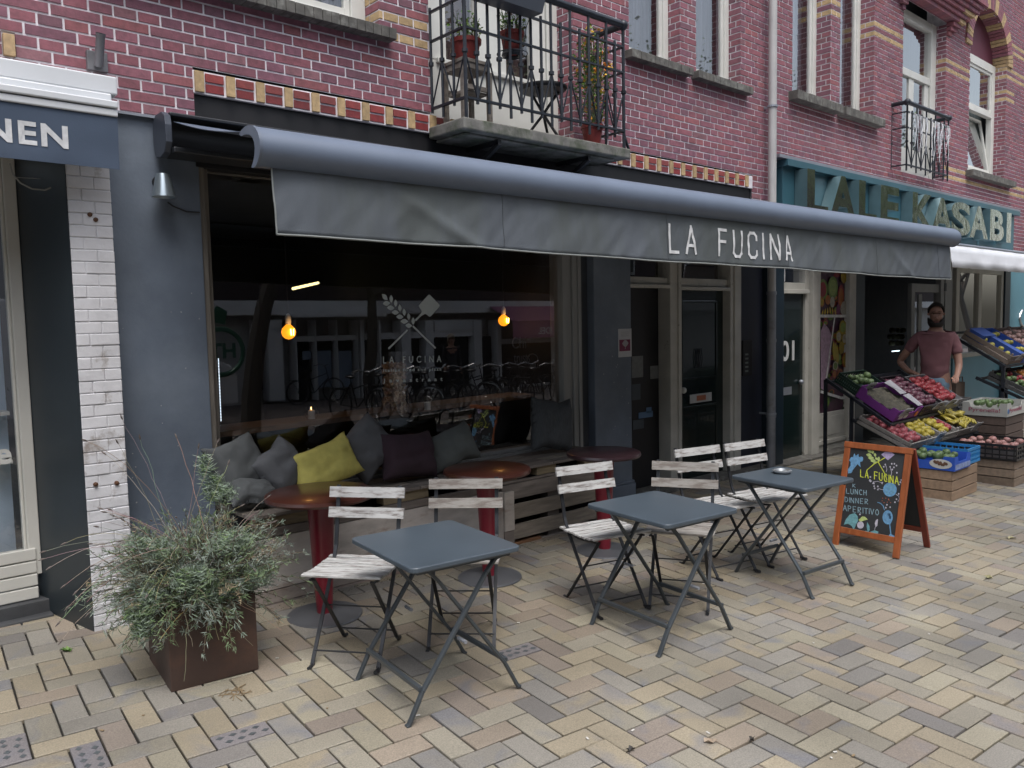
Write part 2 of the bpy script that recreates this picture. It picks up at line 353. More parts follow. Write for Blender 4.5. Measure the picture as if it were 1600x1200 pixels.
# ================================================================== BUILDING A
A = thing('brick_building', 'purple red brick house with balcony above the grey restaurant front', 'building', (0, 0, 0))
HA = [(1.2, 3.09, 3.65, 7.6), (3.5, 4.97, 3.05, 7.6), (5.68, 6.43, 4.03, 7.6), (6.68, 7.45, 4.03, 7.6), (1.82, 7.67, 0, 3.146), (.88, .94, 3.04, 3.155)]
mb = MB()
brickfield(mb, (0, FY), (1, 0), (0, -1), -2.5, 8.09, 2.835, 7.45, lambda z: [(a, b) for a, b, c, d in HA if c < z < d],
           lambda k, u: (k in (0, -2) and 3.05 < u < 3.55) or (k in (8, 10) and 3.05 < u < 3.55))
brickfield(mb, (7.67, FY), (1, 0), (0, -1), 0, .42, 2.55, 2.835)
for (xr, d, z0) in ((3.09, .2, 3.65), (4.97, .26, 3.05), (6.43, .2, 4.03), (7.45, .2, 4.03)):   # right-hand reveals
    brickfield(mb, (xr, FY), (0, 1), (-1, 0), .004, d, z0, 7.45, bands=lambda k, u: xr < 4 and k in (0, -2, 2, 8, 10), phase=.06)
for (xr, d, z0) in ((1.2, .2, 3.65), (3.5, .26, 3.05), (5.68, .2, 4.03), (6.68, .2, 4.03)):
    brickfield(mb, (xr, FY), (0, 1), (1, 0), .004, d, z0, 7.45, phase=.06)
mb.cur = 1
mb.bb(-2.5, 1.2, FY+.012, FY+.3, 2.84, 7.45); mb.bb(7.46, 8.09, FY+.012, FY+.3, 3.16, 7.45); mb.bb(7.70, 8.09, FY+.012, FY+.3, 2.5, 3.16); mb.bb(4.98, 5.67, FY+.012, FY+.3, 3.16, 7.45)
mb.build('wall', [m_brick, m_mortar], A, fixn=False)
# soldier course ornament above the shop front
o = MB(); x = 1.82; i = 0
o.cur = 1; o.bb(1.815, 7.675, FY-.002, FY+.05, 3.022, 3.15); o.cur = 0
def one(x0, x1, z0, z1, y0, col):
    o.cur = 0; o.col = col; o.bb(x0, x1, y0, FY+.04, z0, z1)
while x < 7.6:
    one(x+.004, x+.056, 3.03, 3.146, FY-.018, yellow())
    if x+.18 < 7.66:
        rc = (.25*random.uniform(.75, 1.1), .048, .045)
        one(x+.066, x+.174, 3.093, 3.14, FY-.012, rc); one(x+.066, x+.174, 3.034, 3.082, FY-.006, (rc[0]*.8, .03, .032))
    x += .184
one(.885, .935, 3.045, 3.15, FY-.018, yellow())
o.build('brick_ornament', [m_brick, m_mortar], A, bevel=.002)
# black lintel board under the ornament
b = MB(); b.bb(1.82, 7.67, FY+.02, FY+.08, 2.60, 3.02); b.bb(1.80, 7.69, FY-.03, FY+.015, 2.60, 2.86); b.build('lintel', m_black, A)
# windows above
w = bpy.data.objects.new('window', None); COL.objects.link(w); w.parent = A
window(w, 1.2, 3.09, 3.65, 7.4, 4.92, fw_=.11); sill(w, 1.2, 3.165, 3.575, 3.645, 4.62, 4.86)
w = bpy.data.objects.new('window', None); COL.objects.link(w); w.parent = A
window(w, 5.68, 6.43, 4.03, 7.4, 4.89, fw_=.07); sill(w, 5.62, 6.52, 3.955, 4.025, 4.63, 4.84)
w = bpy.data.objects.new('window', None); COL.objects.link(w); w.parent = A
window(w, 6.68, 7.45, 4.03, 7.4, 4.89, fw_=.07); sill(w, 6.6, 7.56, 3.955, 4.025, 4.63, 4.84)
# balcony door, white
w = bpy.data.objects.new('balcony_door', None); COL.objects.link(w); w.parent = A
d = MB(); y = 4.93
d.bb(3.5, 3.62, y-.03, y+.06, 3.05, 7.4); d.bb(4.85, 4.97, y-.03, y+.06, 3.05, 7.4)
d.bb(3.63, 4.84, y-.02, y+.04, 3.06, 3.62)
for a, b_ in ((3.63, 3.80), (4.08, 4.40), (4.68, 4.84)): d.bb(a, b_, y-.018, y+.04, 3.625, 5.6)
d.bb(3.7, 4.78, y-.045, y+.02, 3.60, 3.635); d.bb(3.64, 4.83, y-.02, y+.05, 5.6, 5.75)
d.build('door_leaf', m_white, w, bevel=.004)
g = MB(); g.bb(3.81, 4.07, y, y+.008, 3.64, 5.59); g.bb(4.41, 4.67, y, y+.008, 3.64, 5.59); g.build('pane', m_glass, w)
cu = MB(); cu.bb(3.62, 4.85, y+.1, y+.12, 3.06, 5.7); cu.build('curtain', M('brown_curtain', (.06, .035, .035), .9, var=.2), w)

# grey plastered wall left of the window, white brick pilaster, dark reveal
g = MB(); g.bb(1.27, 1.815, 4.69, 5.0, 0, 2.832); g.build('plaster_wall', m_greyw, A, bevel=.003)
g = MB(); g.bb(1.25, 1.83, 4.66, 4.70, 2.832, 2.845); g.bb(1.83, 2.4, 4.66, 4.70, 2.832, 2.845); g.build('flashing', m_zinc, A)
pb = MB(); m_wbrick = M('white_painted_brick', (.60, .60, .62), .6, var=.1, vs=8, col2=(.30, .27, .25), c2s=6, c2t=(.58, .68), bump=.5, bs=35)
z = .0; k = 0
while z < 2.75:
    xs = [1.09, 1.215, 1.298] if k % 2 else [1.09, 1.155, 1.298]
    for a, b_ in zip(xs[:-1], xs[1:]):
        j = random.uniform(-.003, .002); pb.bb(a+.0016, b_-.0016, 4.55+j, 4.68, z+.0018, z+.0597)
    z += CH; k += 1
pb.bb(1.092, 1.296, 4.5545, 4.7, 0, 2.77)
pb.build('brick_pilaster', m_wbrick, A, bevel=.004)
g = MB()
for px, py in ((150, 757), (183, 755), (141, 335), (150, 343)): q = aty(px, py, 4.54); g.lathe([(.012, 0), (.012, .01), (.004, .014)], (q.x, 4.552, q.z), 8, Matrix.Rotation(radians(90), 4, 'X'))
g.build('bolt', M('rusty_iron', (.09, .04, .02), .8, var=.3), A)
g = MB(); g.sheet([(.955, 5.1, -.02), (1.0885, 4.556, -.02), (1.0885, 4.556, 2.8), (.955, 5.1, 2.8)], (1, .25, 0), .06)
g.build('reveal_panel', M('dark_slate_paint', (.018, .025, .03), .45, var=.15, vs=2), A)
# neighbour shop front, white timber
sf = bpy.data.objects.new('shop_front', None); COL.objects.link(sf); sf.parent = A
g = MB(); g.bb(.905, .965, 5.05, 5.15, .33, 2.9); g.bb(-1.5, .905, 5.06, 5.14, .30, .47); g.bb(-1.5, .905, 5.06, 5.14, 2.62, 2.9); g.bb(.89, .905, 5.075, 5.12, .47, 2.62)
for k in range(4): g.bb(-1.5, .94, 5.04, 5.06, .20+k*.072, .265+k*.072)
g.build('frame', m_cream if False else M('offwhite_timber', (.58, .57, .52), .5, var=.06, vs=3), sf, bevel=.005)
g = MB(); g.bb(-1.5, .89, 5.09, 5.098, .47, 2.62); g.build('pane', m_glass, sf)
g = MB(); g.bb(-1.5, .89, 5.30, 5.32, .2, 2.62); g.build('backdrop', M('pale_blue_screen', (.42, .52, .62), .8, var=.3, vs=2, stretch=(1, 1, .4)), sf)
for zz in (.95, 1.22): g = MB(); g.bb(-1.5, .88, 5.16, 5.29, zz, zz+.02); g.build('shelf', m_white, sf)
g = MB(); add_text(g, 'e', aty(-6, 727, 5.085), (1, 0, 0), (0, 0, 1), .075, .085, .002, .03); g.build('lettering', m_white, sf)
g = MB(); g.bb(-1.5, .99, 5.0, 5.2, -.1, .195); g.bb(-1.5, .985, 4.93, 5.0, -.1, .125); g.build('plinth', M('dark_stone', (.05, .052, .055), .7, var=.3, bump=.4), sf, bevel=.006)

# ---- big restaurant window
GY_ = 4.80
sw = bpy.data.objects.new('shop_window', None); COL.objects.link(sw); sw.parent = A
m_wood0 = M('weathered_frame', (.15, .135, .115), .6, var=.3, vs=6, stretch=(8, 8, .6), bump=.3)
m_frame = M('grey_white_frame', (.26, .265, .26), .5, var=.1, vs=4, stretch=(6, 6, .6), bump=.2)
g = MB(); g.bb(1.815, 1.85, 4.70, 4.86, .60, 2.66); g.bb(1.85, 1.885, 4.74, 4.86, .60, 2.66); g.build('frame', m_wood0, sw, bevel=.004)
g = MB(); g.bb(4.83, 4.93, 4.745, 4.9, .56, 2.66); g.bb(4.93, 4.985, 4.725, 4.9, .56, 2.66); g.bb(4.985, 5.02, 4.71, 4.9, .56, 2.66)
g.bb(1.885, 4.83, 4.75, 4.86, .585, .635); g.bb(1.885, 4.83, 4.77, 4.86, .635, .665); g.bb(1.85, 4.985, 4.76, 4.86, 2.60, 2.66); g.build('frame', m_frame, sw, bevel=.005)
g = MB(); g.bb(1.885, 4.83, GY_, GY_+.008, .665, 2.6); g.build('pane', m_glass, sw)
# glass lettering (vinyl) on the outside of the pane
PL = Vector((0, GY_-.0015, 0)); NL = Vector((0, -1, 0)); LT = MB()
def gp(px, py): return atp(px, py, PL, NL)
def leafpoly(mbq, a, b, wid, proj, nrm, th=.001, n=7):
    A_ = proj(*a); B_ = proj(*b); d = B_-A_; s_ = d.cross(Vector(nrm)).normalized()*wid*d.length
    pts = [A_+d*(i/n)+s_*sin(pi*i/n) for i in range(n+1)]+[A_+d*(i/n)-s_*sin(pi*i/n) for i in range(n-1, 0, -1)]
    mbq.sheet(pts, nrm, th)
def stroke(mbq, pts, wpx, proj, nrm, th=.001):
    q = [proj(*p) for p in pts]; nrm = Vector(nrm).normalized()
    for a, b_ in zip(q[:-1], q[1:]):
        d = (b_-a)
        if d.length < 1e-5: continue
        e = d.normalized()*wpx*.3; s_ = d.cross(nrm).normalized()*wpx/2
        mbq.sheet([a-e+s_, b_+e+s_, b_+e-s_, a-e-s_], nrm, th+random.uniform(0, .0004))
Z3 = lambda x, y: (560+x/6.315, 430+y/6.315)
for a, b_ in (((232, 185), (288, 245)), ((322, 195), (325, 272)), ((240, 280), (312, 275)), ((365, 240), (368, 312)), ((282, 320), (355, 325)), ((405, 288), (412, 360)), ((328, 365), (400, 370)), ((448, 330), (455, 402)), ((372, 410), (445, 412)), ((493, 373), (498, 443)), ((415, 455), (490, 455)), ((540, 415), (540, 490)), ((462, 495), (530, 500))):
    leafpoly(LT, Z3(*a), Z3(*b_), .27, gp, NL)
stroke(LT, [Z3(540, 505), Z3(757, 717)], .013, gp, NL); stroke(LT, [Z3(300, 722), Z3(480, 545)], .013, gp, NL); stroke(LT, [Z3(565, 445), Z3(640, 370)], .014, gp, NL)
LT.sheet([gp(*Z3(*q)) for q in ((697, 192), (706, 196), (800, 292), (803, 303), (715, 405), (700, 410), (668, 385), (655, 383), (612, 408), (600, 395), (622, 370), (624, 352), (596, 308), (597, 296), (688, 197))], NL, .001)
def gtext(body, x0, y0, x1, y1, x2=None, off=0, sp=1.6):   # between bottom-left and right, height from y
    a = gp(*Z3(x0, y0)); b_ = gp(*Z3(x1, y1)); t_ = gp(*Z3(x0, y0-(x2 or 70)))
    add_text(LT, body, a, b_-a, t_-a, (b_-a).length, (t_-a).length, -.0008 if False else .0008, off, sp)
gtext('LA FUCINA', 243, 872, 818, 858, 70, .01, 1.9); gtext('italian food and pizza', 245, 965, 818, 950, 42, .018, 1.35); gtext('Javastraat', 243, 1072, 830, 1055, 52, .018, 2.2)
LT.build('lettering', M('pale_vinyl', (.52, .58, .58), .6, var=.05), sw)

# column between window and doors
X = lambda px, y, py=600: aty(px, py, y).x
c0 = X(930, 4.66); c1 = X(987, 4.66)
g = MB(); g.bb(c0, c1, 4.66, 5.3, -.05, 2.75); g.bb(c0-.012, c1+.022, 4.635, 5.3, -.06, .20); g.bb(c0-.01, c1+.015, 4.645, 5.3, .20, .225)
g.build('column', m_greyw, A, bevel=.008)
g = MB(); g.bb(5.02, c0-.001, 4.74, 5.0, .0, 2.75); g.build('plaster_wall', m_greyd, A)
g = MB(); random.seed(12)
for i in range(26):
    x = random.uniform(c0+.02, c1-.02); z = random.choice((random.uniform(.25, .95), random.uniform(.9, 1.6))); r_ = random.uniform(.002, .007); g.sheet([(x+r_*cos(k*1.05)*random.uniform(.5, 1.3), 4.6585, z+r_*sin(k*1.05)*random.uniform(.5, 1.6)) for k in range(6)], (0, -1, 0), .0008)
for i in range(16):
    x = random.uniform(1.3, 1.78); z = random.uniform(.5, 2.3); r_ = random.uniform(.002, .005); g.sheet([(x+r_*cos(k*1.05)*random.uniform(.5, 1.3), 4.6885, z+r_*sin(k*1.05)*random.uniform(.5, 1.6)) for k in range(6)], (0, -1, 0), .0008)
g.build('paint_chips', M('chip_pale', (.30, .31, .32), .8), A)['kind'] = 'stuff'
# doors
m_green = M('dark_green_gloss', (.006, .014, .014), .22, var=.1, vs=3, coat=.3)
y = 4.86
xa, xb, xc, xd_ = X(1048, 4.80), X(1064, 4.80), X(1140, 4.80), X(1155, 4.80)
df = bpy.data.objects.new('door_frame', None); COL.objects.link(df); df.parent = A
g = MB(); g.bb(xa, xb-.05, 4.80, 4.95, -.05, 2.75); g.bb(xb-.05, xb, 4.785, 4.95, -.05, 2.75)
g.bb(xc, xc+.06, 4.79, 4.95, -.05, 2.75); g.bb(xc+.06, xd_, 4.775, 4.95, -.05, 2.75)
g.bb(c1+.003, xa, 4.83, 4.95, 1.99, 2.07); g.bb(xb, xc, 4.83, 4.95, 1.99, 2.07); g.bb(c1+.003, xa+.0, 4.79, 4.83, 1.965, 2.0); g.bb(xb, xc, 4.79, 4.83, 1.95, 1.985)
g.bb(c1+.003, xa, 4.83, 4.95, 2.5, 2.75); g.bb(xb, xc, 4.83, 4.95, 2.5, 2.75)
g.build('post', m_cream, df, bevel=.006)
g = MB(); g.bb(c1+.003, xa, 4.89, 4.897, 2.07, 2.5); g.bb(xb, xc, 4.89, 4.897, 2.07, 2.5); g.build('pane', m_glass, df)
d1 = bpy.data.objects.new('door', None); COL.objects.link(d1); d1.parent = A; d1['label'] = 'black entrance door with small notices'
g = MB(); g.bb(c1+.003, xa-.002, 4.95, 5.0, .02, 1.985); g.build('door_leaf', m_black, d1)
def psheet(name, mat, par, px0, py0, px1, py1, y, label=None):
    a = aty(px0, py0, y); b_ = aty(px1, py1, y); g_ = MB(); g_.bb(a.x, b_.x, y, y+.0025, b_.z, a.z); return g_.build(name, mat, par)
m_paper = M('grey_paper', (.17, .18, .18), .8, var=.15, vs=30)
for q in ((987, 557, 1005, 589), (1016, 572, 1029, 591), (987, 601, 1001, 624), (989, 657, 1006, 669)): psheet('notice', m_paper if q[1] < 600 else M('dim_paper', (.07, .085, .10), .7, var=.1), d1, *q, 4.944)
for q in ((998, 645, 1020, 651), (1010, 637, 1018, 644)): psheet('sticker', M('blue_sticker', (.10, .19, .33), .5), d1, *q, 4.943)
d2 = bpy.data.objects.new('door', None); COL.objects.link(d2); d2.parent = A; d2['label'] = 'dark green door with pale letter slot and knob'
g = MB(); g.bb(xb+.002, xc-.002, y+.02, y+.07, .03, 1.985)
for (a, b_, c_, e_) in ((xb+.12, xc-.12, 1.05, 1.85), (xb+.12, xc-.12, .18, .78)):
    for q in ((a, b_, c_, c_+.02), (a, b_, e_-.02, e_), (a, a+.02, c_+.02, e_-.02), (b_-.02, b_, c_+.02, e_-.02)): g.bb(q[0], q[1], y+.008, y+.02, q[2], q[3])
g.build('door_leaf', m_green, d2, bevel=.004)
g = MB(); g.ball(aty(1068, 610, y-.005), .032, 14); g.build('knob', m_white, d2, smooth=True)
psheet('letter_slot', M('pale_metal', (.42, .43, .43), .4), d2, 1078, 617, 1112, 626, y+.004)
psheet('sticker', M('orange_sticker', (.35, .12, .06), .5), d2, 1089, 618.5, 1103, 624.5, y-.0005)
g = MB(); a = aty(1087, 560, y+.013); 
for k in range(4): g.tube([(a.x+.03*k, y+.01, a.z-.1), (a.x+.03*k, y-.004, a.z), (a.x+.03*k, y+.01, a.z+.1)], .005, 6)
g.build('grille', m_iron, d2)
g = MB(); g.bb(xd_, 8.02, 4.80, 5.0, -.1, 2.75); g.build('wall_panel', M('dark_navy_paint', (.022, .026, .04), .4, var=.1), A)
ic = bpy.data.objects.new('intercom', None); COL.objects.link(ic); ic.parent = A
a = aty(1159, 532, 4.795); b_ = aty(1171, 586, 4.795); g = MB(); g.bb(a.x, b_.x+.02, 4.775, 4.80, b_.z, a.z); g.build('plate', m_black, ic, bevel=.003)
g = MB()
for k in range(5): zc = b_.z+.04+k*.045; g.bb(a.x+.03, a.x+.09, 4.770, 4.7745, zc, zc+.018)
g.build('button', M('button_grey', (.15, .17, .16), .5), ic)
psheet('sign', M('poster_white', (.45, .46, .48), .5, var=.05), A, 966, 514, 987, 557, 4.6575)
psheet('sign', M('magenta_print', (.16, .015, .06), .5, var=.1), A, 968, 531, 985, 548, 4.6545)
g = MB(); pj = lambda x_, y_: aty(x_, y_, 4.654); leafpoly(g, (972, 537), (982, 536), .35, pj, NL); stroke(g, [(977, 538), (977, 545)], .006, pj, NL)
for yy in (519, 522, 525): stroke(g, [(970, yy), (983, yy-.3)], .004, lambda x_, y_: aty(x_, y_, 4.6565), NL)
g.build('print', M('poster_grey', (.32, .3, .32), .5), A)
# door steps and threshold
g = MB(); g.bb(c1+.03, 8.0, 4.66, 5.2, -.2, gz(6.5, 4.7)+.03); g.bb(8.16, 9.9, 4.66, 5.2, -.2, gz(9, 4.7)+.03); g.build('doorstep', m_stone, A, bevel=.006)
# small window-opening devices: conduit on the grey wall
g = MB(); g.tube([aty(262, 316, 4.68), aty(270, 322, 4.68), aty(292, 331, 4.68), aty(312, 332, 4.68)], .004, 6); g.build('cable', m_black, A)

# ---- room behind the restaurant window
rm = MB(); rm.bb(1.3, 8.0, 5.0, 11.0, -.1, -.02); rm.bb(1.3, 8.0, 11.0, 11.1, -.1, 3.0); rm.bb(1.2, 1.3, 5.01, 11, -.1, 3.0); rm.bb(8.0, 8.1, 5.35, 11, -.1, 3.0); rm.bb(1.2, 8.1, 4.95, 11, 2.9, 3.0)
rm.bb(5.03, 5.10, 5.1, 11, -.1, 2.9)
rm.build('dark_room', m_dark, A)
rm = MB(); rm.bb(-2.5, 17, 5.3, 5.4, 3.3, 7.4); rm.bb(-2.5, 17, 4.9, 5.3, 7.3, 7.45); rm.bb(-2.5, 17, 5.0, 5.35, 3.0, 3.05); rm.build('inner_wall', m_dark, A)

# ================================================================== BUILDING B
B = thing('brick_building', 'red brick house with yellow brick bands above the greengrocer', 'building', (0, 0, 0))
HB = [(8.48, 9.36, 4.15, 7.6), (9.59, 10.5, 4.15, 7.6), (11.36, 12.84, 3.6, 5.86)]
AX0, AX1, AZ = 13.8, 15.45, 5.75
def holesB(z):
    r = [(a, b) for a, b, c, d in HB if c < z < d]
    if 3.87 < z < AZ: r.append((AX0, AX1))
    elif AZ <= z < AZ+.72:
        t = (z-AZ)/.72; h = (AX1-AX0)/2*sqrt(max(0, 1-t*t)); c = (AX0+AX1)/2; r.append((c-h, c+h))
    if 2.6 > z: r.append((8.0, 24.5))
    elif 3.38 > z: r.append((8.0, 15.9))
    return r
def bandsB(k, u):
    if k in (24, 26): return u > 8.3 and (u < 11.4 or 12.8 < u < 15.9) and not (8.2 < u < 8.45)
    if k in (1, -1): return u > 12.84
    if k in (30, 32, 37, 39): return u > 15.3
    return False
mb = MB()
brickfield(mb, (0, FY), (1, 0), (0, -1), 8.09, 24, 2.0, 7.45, holesB, bandsB)
bR = lambda k, u: k in (24, 26)
for (xr, d, z0, z1) in ((9.36, .23, 4.15, 7.45), (10.5, .23, 4.15, 7.45), (12.84, .2, 3.6, 5.86), (15.45, .2, 3.87, AZ)): brickfield(mb, (xr, FY), (0, 1), (-1, 0), .004, d, z0, z1, bands=(lambda k, u: k in (1, -1, 24, 26, 30, 32)) if xr > 15 else bR, phase=.06)
for (xr, d, z0, z1) in ((8.48, .23, 4.15, 7.45), (9.59, .23, 4.15, 7.45), (11.36, .2, 3.6, 5.86), (13.8, .2, 3.87, AZ)): brickfield(mb, (xr, FY), (0, 1), (1, 0), .004, d, z0, z1, phase=.06)
# arch ring and soffit
c = (AX0+AX1)/2; n_ = 40
for i in range(n_):
    a0 = pi*i/n_+.006; a1 = pi*(i+1)/n_-.006; rx = (AX1-AX0)/2; rz = .72; q = lambda a, k, y: (c+(rx+k)*cos(a), y, AZ+(rz+k)*sin(a))
    mb.cur = 0; mb.col = yellow() if i % 5 in (1, 2) or i < 1 or i > 38 else brick_color()
    y0 = FY-.025; vs = [q(a0, 0, y0), q(a1, 0, y0), q(a1, .23, y0), q(a0, .23, y0), q(a0, 0, FY+.22), q(a1, 0, FY+.22), q(a1, .23, FY+.02), q(a0, .23, FY+.02)]
    mb.faces(vs, [(0, 1, 2, 3), (0, 4, 5, 1), (2, 6, 7, 3), (0, 3, 7, 4), (1, 5, 6, 2)])
# corbelled courses stepping out above the small balcony door
for k in range(9):
    x1 = 12.84+.13+.085*k; x0 = 11.36-.10-.06*k; z = 5.70+k*CH; j = .03+.032*k
    def piece(a, b_):
        x = a
        while x < b_-.02:
            e = min(b_, x+.12); mb.cur = 0; mb.col = yellow() if (k in (3, 5) and x > 12.9) else brick_color(); mb.bb(x+.003, e-.003, FY-j, FY+.0, z+.003, z+CH-.006); x = e
    if z < 5.86: piece(12.842, x1); piece(x0, 11.358)
    else: piece(x0, x1)
mb.cur = 1
mb.bb(8.09, 8.46, FY+.012, FY+.3, 3.38, 7.45); mb.bb(9.38, 9.57, FY+.24, FY+.3, 3.4, 7.45); mb.bb(15.5, 24, FY+.012, FY+.3, 2.6, 7.45); mb.bb(10.55, 11.3, FY+.03, FY+.3, 3.4, 7.45); mb.bb(12.9, 13.7, FY+.03, FY+.3, 3.4, 7.45)
mb.bb(8.2, 15.9, FY+.03, FY+.3, 2.56, 3.37)
mb.build('wall', [m_brick, m_mortar], B, fixn=False)
def bwin(x0, x1, z0, z1, y, sillx=None, **k):
    w = bpy.data.objects.new('window', None); COL.objects.link(w); w.parent = B; window(w, x0, x1, z0, z1, y, **k)
    if sillx: sill(w, sillx[0], sillx[1], z0-.10, z0-.005, 4.60, y-.03)
bwin(8.48, 9.36, 4.15, 7.4, 4.93, (8.40, 9.45), fw_=.08, curtain=(.20, .22, .26)); bwin(9.59, 10.5, 4.15, 7.4, 4.93, (9.53, 10.60), fw_=.08, curtain=(.20, .22, .26))  # curtain colour raised to stand in for bluish sky reflected in the panes
bwin(13.8, 15.45, 3.87, 5.78, 4.92, (13.7, 15.72), fw_=.13, trans=4.95, open_=True, curtain=(.08, .10, .10))
g = MB(); g.bb(13.8, 15.45, 4.93, 4.98, 5.785, 6.5); g.build('tympanum', M('maroon_board', (.12, .03, .05), .6), B)
# french door with rail
w = bpy.data.objects.new('balcony_door', None); COL.objects.link(w); w.parent = B
d = MB(); y = 4.90
d.bb(11.36, 11.5, y-.03, y+.06, 3.6, 5.86); d.bb(12.66, 12.84, y-.05, y+.06, 3.6, 5.86); d.bb(11.5, 12.66, y-.045, y+.06, 5.74, 5.86); d.bb(11.5, 12.66, y-.04, y+.05, 4.98, 5.08); d.bb(11.5, 12.66, y-.04, y+.05, 3.6, 3.70)
for a, b_ in ((11.5, 11.62), (11.98, 12.14), (12.52, 12.655)): d.bb(a, b_, y-.02, y+.03, 3.70, 4.98)
d.bb(11.62, 11.98, y-.02, y+.03, 3.70, 4.0); d.bb(12.14, 12.52, y-.02, y+.03, 3.70, 4.0); d.build('door_leaf', m_white, w, bevel=.006)
g = MB(); g.bb(11.62, 11.98, y, y+.006, 4.0, 4.97); g.bb(12.14, 12.52, y, y+.006, 4.0, 4.97); g.bb(11.5, 12.66, y, y+.006, 5.08, 5.74); g.build('pane', m_glass, w)
cu = MB(); cu.bb(11.4, 12.8, y+.12, y+.14, 3.6, 5.8); cu.build('curtain', M('grey_curtain', (.10, .11, .13), .9, var=.3, vs=3, stretch=(9, 1, .3)), w)
def railing(mbq, P, L_, z0, z1, nb, tz, r=.009, vees=True):
    """P(t,z)->point along a run of length L_"""
    mbq.tube([P(0, z1), P(L_, z1)], .028, 10)
    mbq.bar(P(0, z1-tz), P(L_, z1-tz), .02, .014); mbq.bar(P(0, z1-tz-.20), P(L_, z1-tz-.20), .02, .014); mbq.bar(P(0, z0+.10), P(L_, z0+.10), .022, .016)
    for i in range(nb+1):
        t = L_*i/nb; long_ = i % 2 == 0
        mbq.tube([P(t, z0+(.02 if long_ else .07)), P(t, z1-.02 if long_ else z1-tz+.03)], r, 7)
        zc = z0+.10+(z1-z0)*.33
        mbq.tube([P(t, zc-.012), P(t, zc+.012)], r*1.9, 7)
        if vees and i < nb: mbq.tube([P(t, zc if long_ else z0+.11), P(L_*(i+1)/nb, z0+.11 if long_ else zc)], r*.62, 6)
fr = bpy.data.objects.new('french_rail', None); COL.objects.link(fr); fr.parent = B
g = MB(); yr = 4.52; railing(g, lambda t, z: Vector((11.05+t, yr, z)), 1.40, 3.52, 4.42, 9, .12, .011)
for xx in (11.05, 12.45):
    railing(g, lambda t, z, xx=xx: Vector((xx, yr+t, z)), .2, 3.52, 4.42, 1, .12, .011, vees=False); g.ball((xx, yr, 4.42), .045, 10)
g.build('railing', m_iron, fr, smooth=True)
g = MB()
for i in range(34):
    x = random.uniform(11.1, 12.45); z = 4.3; pts = [(x, yr-.02, z)]
    for k in range(random.randint(3, 9)): x += random.uniform(-.03, .03); z -= .06; pts.append((x, yr-.025, z))
    g.tube(pts, .0035, 4)
g.build('light_garland', M('white_cord', (.7, .72, .75), .5), fr)
g = MB(); g.bb(8.02, 15.95, 4.60, 5.0, 3.375, 3.41); g.build('flashing', m_zinc, B)

# ground floor of B
dk = m_teal
g = MB(); g.bb(8.02, X(1217, 4.80), 4.74, 5.1, -.2, 2.55); g.bb(X(1335, 4.80)+.002, X(1352, 4.8), 4.82, 5.1, -.2, 2.55); g.bb(8.19, 15.9, 4.78, 5.1, 2.44, 2.555)
g.bb(X(1563, 4.78), X(1571, 4.78), 4.74, 5.2, -.3, 2.44); g.build('pier', M('deep_teal_paint', (.010, .022, .034), .35, var=.12), B, bevel=.004)
dB = bpy.data.objects.new('door', None); COL.objects.link(dB); dB.parent = B; dB['label'] = 'dark green street door with white house number'
xa = X(1217, 4.86); xb = X(1255, 4.86); g = MB(); g.bb(xa, xb, 4.87, 4.92, -.1, 1.93); g.build('door_leaf', m_green, dB)
g = MB(); a = aty(1221.5, 565, 4.866); add_text(g, '01', a-Vector((.02, 0, 0)), (1, 0, 0), (0, 0, 1), .30, .24, .003, .02)
a = aty(1223, 440, 4.866); add_text(g, '1', a, (1, 0, 0), (0, 0, 1), .05, .18, .003, .02); g.build('house_number', M('number_white', (.55, .56, .56), .5), dB)
g = MB(); a = aty(1252, 597, 4.84); g.ball(a, .03, 12); g.build('knob', m_zinc, dB, smooth=True)
psheet('letter_slot', m_zinc, dB, 1222, 606, 1237, 616, 4.866)
fB = bpy.data.objects.new('door_frame', None); COL.objects.link(fB); fB.parent = B
g = MB(); x1 = X(1280, 4.80); xm = X(1268, 4.8); g.bb(xb+.002, xm, 4.84, 5.0, -.1, 2.44); g.bb(xm, x1, 4.79, 5.0, -.1, 2.44)
g.bb(xa, xb+.002, 4.84, 4.93, 1.93, 2.06); g.bb(xa, xb+.03, 4.80, 4.84, 1.93, 1.98); g.build('post', m_cream, fB, bevel=.006)
g = MB(); g.bb(xa, xb, 4.88, 4.886, 2.06, 2.44); g.build('pane', m_glass, fB)
# fruit poster window
pw = bpy.data.objects.new('poster_window', None); COL.objects.link(pw); pw.parent = B
x2 = X(1325, 4.80); x3 = X(1335, 4.80)
g = MB(); g.bb(x2, x3, 4.79, 5.0, -.1, 2.44); g.bb(x1, x2, 4.83, 5.0, -.2, .07); g.bb(x1, x2, 4.81, 4.86, .07, .12)
g.build('frame', m_cream, pw, bevel=.005)
g = MB(); g.bb(x1, x2, 4.86, 4.9, .12, 2.44); g.build('poster_backing', M('dark_plum_print', (.05, .015, .035), .4, var=.5, vs=14), pw)
ps = MB(); pjB = lambda x_, y_: aty(x_, y_, 4.856)
FC = {'y': (.42, .30, .02), 'g': (.16, .26, .04), 'o': (.42, .13, .01), 'r': (.30, .02, .03), 'w': (.45, .42, .34), 'p': (.20, .03, .12), 'k': (.30, .40, .10), 'c': (.40, .10, .12), 'd': (.02, .05, .02)}
